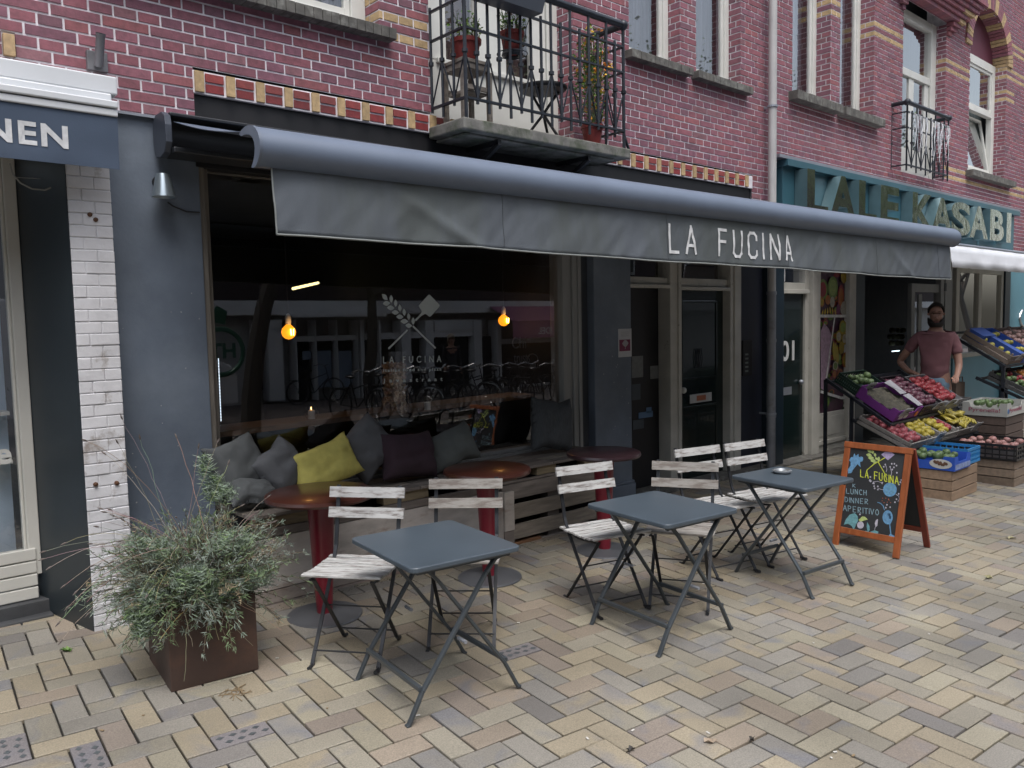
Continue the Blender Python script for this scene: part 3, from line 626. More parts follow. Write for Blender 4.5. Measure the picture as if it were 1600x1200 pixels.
def disc(px, py, rx, rz, ck, inner=None):
    global _dl; _dl += .00012
    q = pjB(px, py); ps.col = tuple(v*.62 for v in FC[ck]); pts = [(q.x+rx*cos(t*pi/7), 4.856-_dl, q.z+rz*sin(t*pi/7)) for t in range(14)]; ps.sheet(pts, (0, -1, 0), .0001)
    if inner:
        _dl += .00012; ps.col = tuple(v*.62 for v in FC[inner]); ps.sheet([(q.x+rx*.72*cos(t*pi/7), 4.856-_dl, q.z+rz*.72*sin(t*pi/7)) for t in range(14)], (0, -1, 0), .0001)
_dl = 0
K = lambda x, y: (1180+x*.3, 400+y*.3)
random.seed(11)
for i in range(70):
    yy = random.uniform(90, 940); xx = random.uniform(340, 478); disc(*K(xx, yy), random.uniform(.03, .09), random.uniform(.02, .045), 'd' if yy > 720 else random.choice('rpcogd'), random.choice('rgpo') if yy < 700 else 'd')
for x_, y_, rx, rz, ck, inn in ((345, 175, .13, .13, 'g', 'r'), (398, 165, .13, .14, 'g', 'k'), (455, 110, .08, .08, 'y', None), (440, 215, .09, .16, 'r', 'o'), (372, 228, .07, .06, 'o', None), (395, 240, .06, .07, 'w', None), (340, 240, .06, .06, 'o', 'y'), (482, 200, .05, .1, 'w', None), (460, 275, .12, .10, 'w', None), (425, 280, .05, .07, 'p', None),
                                 (450, 372, .10, .09, 'y', 'k'), (428, 420, .08, .08, 'y', 'w'), (458, 430, .08, .08, 'y', 'w'), (442, 478, .07, .08, 'y', None), (430, 528, .06, .05, 'g', 'k'), (462, 540, .09, .10, 'o', 'y'), (410, 572, .07, .06, 'w', 'g'), (435, 620, .08, .08, 'o', 'r'), (405, 615, .06, .06, 'r', 'o'), (480, 480, .05, .13, 'w', None), (365, 760, .07, .06, 'g', None), (380, 860, .10, .07, 'g', 'd'), (410, 890, .12, .07, 'p', None), (345, 890, .07, .07, 'd', 'g')): disc(K(x_, y_)[0], K(x_, y_)[1], rx, rz, ck, inn)
for k in range(6): 
    _dl += .0001; ps.col = FC['y']; a = K(345+k*12, 262+abs(k-3)*5); leafpoly(ps, a, (a[0]+(k-2.5)*.7, a[1]+13), .16, lambda x_, y_: Vector((pjB(x_, y_).x, 4.856-_dl, pjB(x_, y_).z)), NL, .0002)
for k in range(3):
    _dl += .0001; ps.col = (.33, .25, .02); a = K(398+k*9, 440+k*8); leafpoly(ps, a, (a[0]+2, a[1]+33), .14, lambda x_, y_: Vector((pjB(x_, y_).x, 4.856-_dl, pjB(x_, y_).z)), NL, .0002)
_dl += .0002; ps.col = (.30, .20, .27); pq = lambda x_, y_: Vector((pjB(*K(x_, y_)).x, 4.856-_dl, pjB(*K(x_, y_)).z))
ps.sheet([pq(333, 390), (pq(350, 350)), pq(375, 380), pq(390, 420), pq(382, 560), pq(352, 700), pq(333, 690)], NL, .0002)
_dl += .0004; ps.col = (.5, .5, .48)
stroke(ps, [(333, 313), (485, 313)], .035, pq, NL, .0004); stroke(ps, [(405, 318), (352, 706)], .03, pq, NL, .0004); stroke(ps, [(333, 706), (438, 738), (485, 738)], .035, pq, NL, .0004); stroke(ps, [(355, 318), (333, 345)], .0, pq, NL, .0001)
ps.build('fruit_poster', M('poster_print', (1, 1, 1), .45, attr=True, var=.25, vs=25), pw)
g = MB(); g.bb(x1, x2, 4.84, 4.86, .12, .46); g.bb(x1+.06, x2-.06, 4.832, 4.84, .17, .41); g.build('panel', m_cream, pw, bevel=.004)
# entrance: interior
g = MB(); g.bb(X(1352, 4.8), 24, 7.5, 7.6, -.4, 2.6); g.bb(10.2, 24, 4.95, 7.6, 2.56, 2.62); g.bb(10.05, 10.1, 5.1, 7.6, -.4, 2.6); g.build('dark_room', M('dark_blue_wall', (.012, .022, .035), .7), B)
g = MB(); g.bb(12.9, 13.4, 6.2, 7.3, -.3, .95); g.bb(13.6, 15.0, 7.2, 7.5, 1.4, 1.44); g.bb(11.9, 14.5, 7.2, 7.5, 1.05, 1.09)
g.build('counter', M('navy_counter', (.015, .03, .06), .5), B)
g = MB(); a = aty(1394, 549, 6.9); b_ = aty(1405, 548, 6.9); g.tube([a, b_], .011, 6); g.build('lamp_tube', M('cold_tube', (.8, .9, 1), .5, emit=(.7, .9, 1), estr=1.6), B)
g = MB()
for k in range(26):
    q = aty(random.uniform(1390, 1412), random.choice((516, 526, 536)), 7.0); g.ball(q, .055, 8)
g.build('goods', M('dim_goods', (.10, .09, .05), .8, var=.4), B)
# open shop door leaf and windows
dl = bpy.data.objects.new('door', None); COL.objects.link(dl); dl.parent = B; dl['label'] = 'pale framed glass door standing open'
x0, x1_, x2_, x3_ = X(1420, 4.82), X(1437, 4.82), X(1463, 4.82), X(1482, 4.82)
g = MB(); g.bb(x0, x0+.12, 4.80, 4.86, -.2, 2.1); g.bb(x0+.3, x0+.42, 4.82, 4.86, -.2, 1.95); g.bb(x2_, x2_+.13, 4.78, 4.86, -.2, 2.44); g.bb(x2_+.2, x3_, 4.79, 4.90, -.2, 2.44); g.bb(x0+.12, x2_, 4.81, 4.86, 1.98, 2.1); g.bb(x0+.12, x2_, 4.81, 4.86, -.2, .35)
g.build('frame', M('grey_cream', (.22, .23, .23), .5, var=.1), dl, bevel=.005)
g = MB(); g.bb(x0+.12, x2_, 4.835, 4.84, .35, 1.98); g.build('pane', m_glass, dl)
g = MB()
for z_ in (.7, 1.3, 2.0): g.bb(x2_+.135, x2_+.195, 4.77, 4.79, z_, z_+.12)
g.build('hinge', m_iron, dl)
sw2 = bpy.data.objects.new('shop_window', None); COL.objects.link(sw2); sw2.parent = B
a0, a1, a2, a3 = X(1488, 4.8), X(1523, 4.8), X(1528, 4.8), X(1562, 4.8)
g = MB(); g.bb(a0, a0+.14, 4.77, 4.86, .95, 2.44); g.bb(a1, a2, 4.77, 4.86, 1.0, 2.3); g.bb(a3-.14, a3, 4.77, 4.86, .95, 2.44); g.bb(a0+.14, a3-.14, 4.77, 4.86, 2.3, 2.44); g.bb(a0+.14, a3-.14, 4.76, 4.86, .95, 1.02)
g.build('frame', M('cream_frame', (.40, .40, .36), .5, var=.1), sw2, bevel=.005)
g = MB(); g.bb(a0+.14, a3-.14, 4.81, 4.816, 1.0, 2.3); g.build('pane', m_glass, sw2)
g = MB(); g.bb(a0, a3, 4.80, 4.95, -.4, .95); g.bb(X(1571, 4.78)+.002, 19, 4.77, 5.0, -.4, 2.44); g.build('panel', m_tealpale, B)
g = MB(); g.tube([aty(1597+dx, 497+dy, 4.76) for dx, dy in ((0, -12), (-3, -6), (-4, 0), (-3, 6), (0, 12), (6, 14))], .02, 8); g.build('handle', m_gravw, B, smooth=True)

# ================================================================== DRAINPIPE
g = thing('drainpipe', 'grey zinc drainpipe running down between the two brick houses', 'drainpipe', (7.905, 4.62, gz(8, 4.6)))
q = MB(); q.tube([(0, 0, -.05), (0, 0, 1.95)], .047, 18); _lp = MB(); _lp.tube([(0, 0, 1.955), (0, 0, 7.5)], .044, 18); _lp.build('upper_pipe', M('pale_grey_pipe', (.42, .41, .40), .5, metal=.1, var=.12, vs=3), g, smooth=True)
for z in (.6, 1.42, 1.93): q.tube([(0, 0, z), (0, 0, z+.035)], .053, 18)
q.build('pipe', M('lead_grey_pipe', (.24, .25, .27), .5, metal=.2, var=.25, vs=4, col2=(.10, .085, .08), c2s=5, c2t=(.55, .75)), g, smooth=True)
q = MB()
for z in (.63, 2.4, 3.9): q.tube([(0, 0, z), (0, 0, z+.02)], .056, 18); q.bb(-.012, .012, .05, .14, z, z+.02)
q.build('bracket', m_zinc, g)

# ================================================================== LALE KASABI SIGN
sg = thing('shop_sign', 'teal fascia sign with raised mirror letters reading LALE KASABI', 'sign', (0, 0, 0))
g = MB(); g.bb(8.19, 15.85, 4.66, 4.74, 2.62, 3.375); g.bb(8.17, 15.9, 4.585, 4.74, 3.30, 3.374)
for xx in (8.62, 10.3, 12.2, 14.1): g.bb(xx, xx+.008, 4.655, 4.66, 2.62, 3.30)
g.build('fascia', M('teal_fascia', (.035, .10, .13), .35, var=.1, vs=2), sg, bevel=.003)
m_mirror = M('mirror_metal', (.74, .75, .74), .10, metal=1, var=.06, vs=4, bump=1.0, bs=9)
m_side = M('letter_return', (.10, .17, .19), .3, metal=.3)
def sletter(ch, px0, px1, pyt0, pyb0):
    a = aty(px0, 300, 4.50).x; b_ = aty(px1, 300, 4.50).x
    g = MB(); add_text(g, ch, (a, 4.655, 2.80), (1, 0, 0), (0, 0, 1), b_-a, .485, .15, .035 if ch != 'I' else .03)
    o_ = g.build('letter', [m_mirror, m_side], sg); o_['label'] = 'mirror letter '+ch
    for p_ in o_.data.polygons:
        if abs(p_.normal.y) < .9: p_.material_index = 1
for ch, a, b_ in (('L', 1262, 1295), ('A', 1298, 1338), ('L', 1343, 1371), ('E', 1377, 1406), ('K', 1427, 1459), ('A', 1457, 1490), ('S', 1488, 1518), ('A', 1517, 1546), ('B', 1549, 1571), ('I', 1575, 1582)): sletter(ch, a, b_, 0, 0)

# ================================================================== AWNINGS
# main restaurant awning
aw = thing('awning', 'dark grey extended awning with LA FUCINA in white on its valance', 'awning', (0, 0, 0))
m_fab = M('dark_awning_fabric', (.125, .155, .21), .42, var=.07, vs=4, bump=.12, bs=300, stretch=(1, 1, 1))
m_val = M('valance_fabric', (.092, .106, .124), .85, var=.10, vs=3.5, stretch=(2.2, 2.2, .55), col2=(.078, .090, .092), c2s=1.1, c2t=(.42, .62), bump=.4, bs=260)
PLf, PRf = Vector((1.49, 3.18, 0)), Vector((8.02, 2.80, 0)); DA = (PRf-PLf).normalized(); NA = Vector((DA.y, -DA.x, 0))  # outward
LEN = (PRf-PLf).length
ztop = lambda t: 2.515+(2.452-2.515)*t/LEN; zbot = lambda t: 2.064+(1.972-2.064)*t/LEN
g = MB()
# cassette at the wall
g.bb(1.60, 8.0, 4.46, 4.66, 2.62, 2.65); g.bb(1.60, 8.0, 4.60, 4.66, 2.65, 2.82); g.bb(1.60, 8.0, 4.50, 4.66, 2.82, 2.84); g.build('cassette', M('cassette_black', (.02, .022, .026), .4), aw, bevel=.006)
g = MB()
prof = [(0.0, 0.0), (.02, .03), (.03, .08), (.03, .15), (.02, .20), (-.02, .225), (-.10, .225), (-.14, .20), (-.15, .15), (-.15, .06), (-.12, .01), (-.06, -.01)]
for xx in (1.565, 8.0): g.sheet([(xx, 4.64+a*1.1-.0, 2.615+b*1.0) for a, b in prof], (1, 0, 0), .035)
g.build('end_cap', M('cap_slate', (.05, .06, .08), .45), aw, bevel=.004)
# sloping fabric
g = MB(); nx, ny = 40, 14
def fab(i, j, dz=0):
    s_ = i/nx; t_ = j/ny; a = Vector((1.62+6.36*s_, 4.50, 2.79)); b_ = PLf.lerp(PRf, s_)+Vector((0, .10, 0)); b_.z = ztop(LEN*s_)-.02
    p = a.lerp(b_, t_); p.z -= .018*sin(pi*t_)+.004*sin(s_*22); return p+Vector((0, 0, dz))
vs = [fab(i, j) for j in range(ny+1) for i in range(nx+1)]+[fab(i, j, -.003) for j in range(ny+1) for i in range(nx+1)]
K_ = (nx+1)*(ny+1); fs = []
for j in range(ny):
    for i in range(nx):
        a = j*(nx+1)+i; fs += [(a, a+1, a+nx+2, a+nx+1), (a+K_, a+nx+1+K_, a+nx+2+K_, a+1+K_)]
for j in range(ny): fs += [(j*(nx+1), (j+1)*(nx+1), (j+1)*(nx+1)+K_, j*(nx+1)+K_), (j*(nx+1)+nx, j*(nx+1)+nx+K_, (j+1)*(nx+1)+nx+K_, (j+1)*(nx+1)+nx)]
g.faces(vs, fs); g.build('canopy', m_fab, aw, smooth=True)
# front bar, large rounded
g = MB(); T = Matrix((DA, -NA, Vector((0, 0, 1)))).transposed().to_4x4()
_p = [(-.13, .070), (-.10, .082), (-.06, .087), (-.02, .085), (.02, .076), (.05, .060), (.075, .037), (.088, .008), (.090, -.022), (.080, -.050), (.060, -.072), (.035, -.086), (.010, -.090), (-.012, -.084), (.010, -.066), (.026, -.045), (.034, -.018), (.030, .008), (.014, .030), (-.015, .046), (-.06, .056), (-.11, .058)]
pr_ = _p
nseg = 26; vs = []; 
for i in range(nseg+1):
    t = LEN*i/nseg; c = PLf+DA*t; zc = ztop(t)-.085
    for (a, b_) in pr_: q = c+NA*(-.07+a+(.0 if b_ > -.03 else -.0)); vs.append((q.x, q.y, zc+b_))
fs = [(i*22+j, i*22+(j+1) % 22, (i+1)*22+(j+1) % 22, (i+1)*22+j) for i in range(nseg) for j in range(22)]+[tuple(range(21, -1, -1)), tuple(nseg*22+j for j in range(22))]
g.faces(vs, fs); g.build('front_roll', m_fab, aw, smooth=True, ang=60)
g = MB()
for t, e in ((-.012, 0), (LEN, .03)):
    c = PLf+DA*t; zc = ztop(max(0, t))-.085
    g.faces([tuple(c+NA*(-.07+a*1.03)+Vector((0, 0, zc+b_*1.03))) for a, b_ in pr_]+[tuple(c+DA*(.012+e)+NA*(-.07+a*(1.03-e*9))+Vector((0, 0, zc+b_*(1.03-e*9)))) for a, b_ in pr_], [tuple(range(22)), tuple(range(43, 21, -1))]+[(i, i+22, (i+1) % 22+22, (i+1) % 22) for i in range(22)])
g.build('end_cap', M('cap_bluegrey', (.12, .145, .19), .4), aw, smooth=True, ang=40)
# valance with folds
def fold(t, h):   # outward offset at distance t, h = 0 top .. 1 bottom
    n_ = noise.noise(Vector((t*1.1, h*.6, 3)))*.010+noise.noise(Vector((t*4.5+h*1.2, h*1.4, 9)))*.008+noise.noise(Vector((t*15+h*4, h*1.6, 1)))*.0055+noise.noise(Vector((t*38+h*9, h*3, 6)))*.0018
    for tc_, amp, sl in ((.55, .022, .55), (3.62, .018, .22), (5.05, .016, -.25), (5.2, .015, .5), (6.35, .022, .5), (2.3, .010, .2)): n_ += .8*amp*math.exp(-((t-tc_-sl*h)/.07)**2)*(.25+h)
    return (n_)*min(1, h*2.2+.05)
vx0, vx1 = .06, LEN-.10
def vp_(t, h, off=0):
    zt = ztop(t)-.15; zb = zbot(t)+.003*sin(t*2.1)+.002*sin(t*7); q = PLf+DA*t+NA*(-.045+fold(t, h)+off+.02*h); return Vector((q.x, q.y, zt+(zb-zt)*h))
g = MB(); nx, ny = 420, 14
vs = [vp_(vx0+(vx1-vx0)*i/nx, j/ny) for j in range(ny+1) for i in range(nx+1)]+[vp_(vx0+(vx1-vx0)*i/nx, j/ny, -.003) for j in range(ny+1) for i in range(nx+1)]
K_ = (nx+1)*(ny+1); fs = []
for j in range(ny):
    for i in range(nx): a = j*(nx+1)+i; fs += [(a, a+nx+1, a+nx+2, a+1), (a+K_, a+1+K_, a+nx+2+K_, a+nx+1+K_)]
for i in range(nx): a = ny*(nx+1)+i; fs += [(a, a+K_, a+1+K_, a+1)]
g.faces(vs, fs); va = g.build('valance', m_val, aw, smooth=True, ang=0)
g = MB()
for k in range(200): t0 = vx0+(vx1-vx0)*k/200; t1 = vx0+(vx1-vx0)*(k+1)/200; g.tube([vp_(t0, 1.0, .001), vp_(t1, 1.0, .001)], .005, 5)
for k in range(14): g.tube([vp_(vx0, k/14, .002), vp_(vx0, (k+1)/14, .002)], .004, 5); g.tube([vp_(vx1, k/14, .002), vp_(vx1, (k+1)/14, .002)], .004, 5)
g.build('hem', M('hem_edge', (.20, .215, .21), .8), va)
g = MB()
for ts in (1.28, 2.55, 3.82, 5.1, 6.2):
    for k in range(40): g.tube([vp_(ts, k/40+.002, .0025), vp_(ts, (k+.62)/40, .0025)], .0016, 4)
g.build('seam', M('seam_thread', (.06, .065, .07), .9), va)
# letters follow the folds of the valance
def bisected(vs, fs, step):
    bm = bmesh.new(); V_ = [bm.verts.new(v) for v in vs]
    for f in fs:
        try: bm.faces.new([V_[i] for i in f])
        except ValueError: pass
    lo = min(v.co.x for v in bm.verts); hi = max(v.co.x for v in bm.verts); z0 = min(v.co.y for v in bm.verts); z1 = max(v.co.y for v in bm.verts)
    x = lo+step
    while x < hi: bmesh.ops.bisect_plane(bm, geom=bm.verts[:]+bm.edges[:]+bm.faces[:], plane_co=(x, 0, 0), plane_no=(1, 0, 0)); x += step
    y = z0+step
    while y < z1: bmesh.ops.bisect_plane(bm, geom=bm.verts[:]+bm.edges[:]+bm.faces[:], plane_co=(0, y, 0), plane_no=(0, 1, 0)); y += step
    bm.verts.index_update(); r = ([v.co.copy() for v in bm.verts], [tuple(v.index for v in f.verts) for f in bm.faces]); bm.free(); return r
pa = atp(1053, 392, PLf, NA); pb_ = atp(1243, 404, PLf, NA); pt = atp(1054, 350, PLf, NA)
ta = (pa-PLf).dot(DA); tb = (pb_-PLf).dot(DA)
def hof(p): t = (p-PLf).dot(DA); return ((ztop(t)-.15)-p.z)/((ztop(t)-.15)-zbot(t))
h0 = hof(pt); h1 = hof(pa)
GL = {'L': (0, .42, [(0, 0, 0, 1), (0, 0, .42, 0)]), 'A': (0, .5, [(0, 0, .25, 1), (.25, 1, .5, 0), (.09, .28, .41, .28)]), 'F': (0, .42, [(0, 0, 0, 1), (0, 1, .42, 1), (0, .54, .36, .54)]),
      'U': (0, .48, [(0, 1, 0, .14), (0, .14, .12, 0), (.12, 0, .36, 0), (.36, 0, .48, .14), (.48, .14, .48, 1)]), 'C': (0, .48, [(.48, .74, .48, .88), (.48, .88, .36, 1), (.36, 1, .12, 1), (.12, 1, 0, .86), (0, .86, 0, .14), (0, .14, .12, 0), (.12, 0, .36, 0), (.36, 0, .48, .12), (.48, .12, .48, .26)]),
      'I': (0, .02, [(0, 0, 0, 1)]), 'N': (0, .5, [(0, 0, 0, 1), (0, 1, .5, 0), (.5, 0, .5, 1)])}
adv = {'L': .42, 'A': .5, 'F': .42, 'U': .48, 'C': .48, 'I': .04, 'N': .5, ' ': .42}
word = 'LA FUCINA'; tot = sum(adv[c] for c in word)+.42*(len(word)-1); hgt = (pt-pa).length; sx = (tb-ta)/tot
g = MB(); cx = 0; wd = .019
for ch in word:
    if ch in GL:
        for (x0, y0, x1, y1) in GL[ch][2]:
            a = Vector((ta+(cx+x0)*sx, y0*hgt)); b_ = Vector((ta+(cx+x1)*sx, y1*hgt)); d_ = (b_-a).normalized(); a -= d_*wd*.45; b_ += d_*wd*.45; s_ = Vector((-d_.y, d_.x))*wd/2; n_ = max(1, int((b_-a).length/.012))
            for i in range(n_):
                qs = []
                for k_, sg_ in ((i, 1), (i, -1), (i+1, -1), (i+1, 1)):
                    c_ = a.lerp(b_, k_/n_)+s_*sg_; h_ = h1+(h0-h1)*c_.y/hgt; qs.append(vp_(c_.x, h_, .0035+random.uniform(0, .0003)))
                g.quad(qs)
    cx += adv[ch]+.42
g.build('lettering', M('white_print', (.60, .61, .62), .7, var=.12, vs=40), va)
# folding arms
g = MB()
for x0, sgn in ((2.3, 1), (7.3, -1)):
    a = Vector((x0, 4.5, 2.68)); s_ = (x0-1.49)/6.5; b_ = PLf.lerp(PRf, s_+.18*sgn)+Vector((0, .12, 0)); b_.z = 2.40; mid = (a+b_)/2+Vector((.75*sgn, .1, .03))
    g.bar(a, mid, .05, .03); g.bar(mid, b_, .045, .028); g.ball(mid, .05, 12); g.bb(a.x-.08, a.x+.08, 4.45, 4.60, 2.62, 2.76)
g.build('arm', m_black, aw, bevel=.004)

# neighbour awning, NEN
an = thing('awning', 'closed navy awning with white cassette and letters NEN over the left shop', 'awning', (0, 0, 0))
yN = 4.36; xr = aty(184, 160, yN).x
zA = lambda py, px=92: aty(px, py, yN).z
g = MB(); g.bb(-2.2, xr+.012, yN+.03, 4.70, zA(120)-.035, zA(120)+.055); g.bb(-2.2, xr-.02, yN+.02, 4.6, zA(120)-.16, zA(120)-.035)
g.build('cassette', M('white_aluminium', (.60, .62, .64), .4, var=.06, vs=3), an, bevel=.008)
g = MB(); zt = zA(172); g.bb(-2.2, xr-.01, yN-.03, yN+.06, zt-.0, zt+.035); g.bb(-2.2, xr-.01, yN-.04, yN+.05, zt+.04, zt+.075); g.build('front_profile', M('white_aluminium'[0:15], (.6, .62, .64), .4), an, bevel=.006)
g = MB(); nx = 120
def nv(i, j, off=0):
    x = -2.2+(xr-.012+2.2)*i/nx; h = j/8; zb = zA(256)
    return (x, yN-.02-off+.012*noise.noise(Vector((x*3, h*2, 0)))*h+.01*h, zt+(zb-zt)*h)
vs = [nv(i, j) for j in range(9) for i in range(nx+1)]+[nv(i, j, -.004) for j in range(9) for i in range(nx+1)]; K_ = 9*(nx+1); fs = []
for j in range(8):
    for i in range(nx): a = j*(nx+1)+i; fs += [(a, a+nx+1, a+nx+2, a+1), (a+K_, a+1+K_, a+nx+2+K_, a+nx+1+K_)]
g.faces(vs, fs); g.build('valance', M('navy_fabric', (.055, .08, .125), .75, var=.12, vs=3, bump=.2, bs=300), an, smooth=True)
g = MB(); pl = (aty(-40, 217, yN-.03)); pr2 = aty(109, 233, yN-.03); tp = aty(-40, 190, yN-.03)
a = aty(109, 232, yN-.035); b_ = aty(109, 197, yN-.035); wN = a.x-aty(-24, 230, yN-.035).x
add_text(g, 'NEN', (a.x-wN, yN-.026, a.z), (1, 0, 0), (0, 0, 1), wN, b_.z-a.z, .0008, .028, 1.12, warp=lambda p_: Vector((p_.x, nv((p_.x+2.2)/(xr-.012+2.2)*120, (zt-p_.z)/(zt-zA(256))*8)[1]-.002+(p_.y-(yN-.026)), p_.z))); g.build('lettering', M('white_print', (.6, .6, .6), .7), an)
g = MB(); g.tube([aty(x_, y_, 4.7) for x_, y_ in ((15, 255), (20, 272), (32, 286), (50, 295), (70, 297), (90, 289), (108, 277))], .004, 6); g.tube([aty(x_, y_, 4.8) for x_, y_ in ((25, 277), (60, 279), (107, 284))], .002, 5)
tag(g.build('cable', M('cable_grey', (.3, .3, .28), .6), None), 'thin grey cable sagging under the left shop awning', 'cable')

# greengrocer white awning
ag = thing('awning', 'white canvas awning over the greengrocer fruit stands', 'awning', (0, 0, 0))
g = MB(); xL = 9.0; yF = 3.25; zT = aty(1545, 389, yF).z; zB = aty(1545, 423, yF).z
pts = lambda s_, t_: Vector((xL+7*s_, 4.62-(4.62-yF)*t_, 2.63+(zT-2.63)*t_-.02*sin(pi*t_)))
nx, ny = 30, 8; vs = [pts(i/nx, j/ny) for j in range(ny+1) for i in range(nx+1)]+[pts(i/nx, j/ny)-Vector((0, 0, .004)) for j in range(ny+1) for i in range(nx+1)]; K_ = (nx+1)*(ny+1); fs = []
for j in range(ny):
    for i in range(nx): a = j*(nx+1)+i; fs += [(a, a+1, a+nx+2, a+nx+1), (a+K_, a+nx+1+K_, a+nx+2+K_, a+1+K_)]
g.faces(vs, fs); g.build('canopy', M('white_canvas', (.66, .68, .72), .7, var=.05), ag, smooth=True)
g = MB(); nx = 160; vs = []
for i in range(nx+1):
    x = xL+7*i/nx
    for k in range(4): vs.append((x, yF-.01+.010*noise.noise(Vector((x*4, k*.4, 5)))*k-.012*k, zT-(zT-zB)/3*k+(.010*noise.noise(Vector((x*9, 0, 2))) if k == 3 else 0)))
g.faces(vs, [(i*4+k, i*4+k+1, (i+1)*4+k+1, (i+1)*4+k) for i in range(nx) for k in range(3)])
o_ = g.build('valance', M('white_canvas', (.5, .5, .5)), ag, smooth=True); md = o_.modifiers.new('s', 'SOLIDIFY'); md.thickness = .004
g = MB(); g.bb(xL, xL+7, 4.55, 4.66, 2.56, 2.62); g.tube([(xL, yF, zT), (xL+7, yF, zT)], .02, 10); g.build('front_bar', m_zinc, ag)

# wall lamp and flag holder
q = aty(255, 290, 4.60)
wl = thing('wall_lamp', 'small cone-shaped metal wall lamp under the awning end', 'wall lamp', q)
g = MB(); h = .062; g.lathe([(.0, h), (.034, h), (.036, h-.006), (.062, -h), (.058, -h), (.034, h-.01)], (0, 0, 0), 28); g.build('lamp_shade', M('brushed_metal', (.34, .40, .44), .28, metal=.8, var=.05), wl, smooth=True)
g = MB(); g.tube([(0, .02, .02), (0, .09, .03)], .012, 8); g.tube([(0, .075, .03), (0, .09, .03)], .03, 16); g.build('bracket', m_black, wl)
g = MB(); g.ball((0, 0, -.02), .028, 12); g.build('bulb', M('unlit_bulb', (.25, .26, .24), .3), wl, smooth=True)
q = aty(151, 97, 4.70)
fh = thing('flag_holder', 'grey metal flagpole holder bolted to the brick wall', 'flag holder', q)
g = MB(); g.bb(-.05, .05, -.02, .01, -.05, .05); g.build('plate', M('old_steel', (.16, .16, .17), .5, metal=.4, var=.3), fh, bevel=.003)
g = MB(); a = Vector((0, -.03, -.03)); b_ = Vector((0, -.10, .12)); g.tube([a, b_], .022, 16, cap=False); g.tube([b_, a], .018, 16, cap=False); g.tube([b_-(b_-a)*.05, b_], .024, 16, cap=False)
g.build('socket', M('old_steel', (.1, .1, .1)), fh, smooth=True)

# ================================================================== BALCONY OF A
bal = bpy.data.objects.new('balcony', None); COL.objects.link(bal); bal.parent = A
BX0, BX1, BY = 3.46, 5.19, 4.30
g = MB(); g.bb(BX0, BX1, BY, 4.70, 2.975, 3.055); g.bb(BX0+.06, BX1-.12, BY+.07, 4.70, 2.955, 2.975); g.build('slab', M('mossy_concrete', (.16, .155, .14), .9, var=.3, vs=10, col2=(.07, .08, .055), c2s=6, c2t=(.45, .62), bump=.7, bs=40), bal, bevel=.012)
g = MB(); y = BY+.02
railing(g, lambda t, z: Vector((BX0+.04+t, y, z)), BX1-BX0-.10, 3.09, 4.02, 16, .17, .011)
railing(g, lambda t, z: Vector((BX0+.04, y+t, z)), .38, 3.09, 4.02, 3, .17, .010); railing(g, lambda t, z: Vector((BX1-.06, y+t, z)), .38, 3.09, 4.02, 4, .17, .011)
for xx in (BX0+.04, BX1-.06): g.ball((xx, y, 4.02), .042, 12); g.tube([(xx, y, 3.0), (xx, y, 4.02)], .013, 8); g.bar((xx, y, 3.16), (xx+.06 if xx > 4 else xx, y, 3.05), .02, .012)
g.build('railing', m_iron, bal, smooth=True, ang=40)
g = MB()
for xx in (BX0+.35, BX1-.45): g.bar((xx, BY+.04, 2.93), (xx, 4.7, 2.75), .03, .03); g.bar((xx, BY+.04, 2.94), (xx, 4.7, 2.94), .03, .03)
g.build('bracket', m_black, bal)
# potted flowers, stool, table and chair standing on the balcony (rise to y ~4.45)
m_terra = M('red_plastic_pot', (.20, .028, .024), .55, var=.1)
m_leaf = M('leafy_green', (1, 1, 1), .6, attr=True, var=.3, vs=30)
def pot(mbq, r, h, z=0): mbq.lathe([(r*.72, z), (r*.74, z+.004), (r*.95, z+h*.82), (r*1.06, z+h*.82), (r*1.08, z+h), (r*.97, z+h), (r*.93, z+h*.86), (0, z+h*.85)], (0, 0, 0), 22)
def leafcloud(mbq, n, c, R_, cols, ls=(.012, .035), flat=False):
    for i in range(n):
        d = Vector((random.gauss(0, 1), random.gauss(0, 1), random.gauss(0, 1))); d.normalize(); r = random.random()**.45
        p = Vector(c)+Vector((d.x*R_[0], d.y*R_[1], d.z*R_[2]))*r
        k = random.uniform(.6, 1.25); mbq.col = tuple(q*k for q in random.choice(cols)); l = random.uniform(*ls)
        a = Vector((random.gauss(0, 1), random.gauss(0, 1), random.gauss(0, .6))).normalized(); b_ = a.orthogonal().normalized(); b_ = Matrix.Rotation(random.uniform(0, 6.28), 3, a) @ b_
        mbq.quad([p-a*l*.5, p+b_*l*.28, p+a*l*.5+a.cross(b_)*l*.15, p-b_*l*.28])
greens = [(.13, .24, .04), (.08, .17, .04), (.22, .32, .07), (.06, .12, .035)]
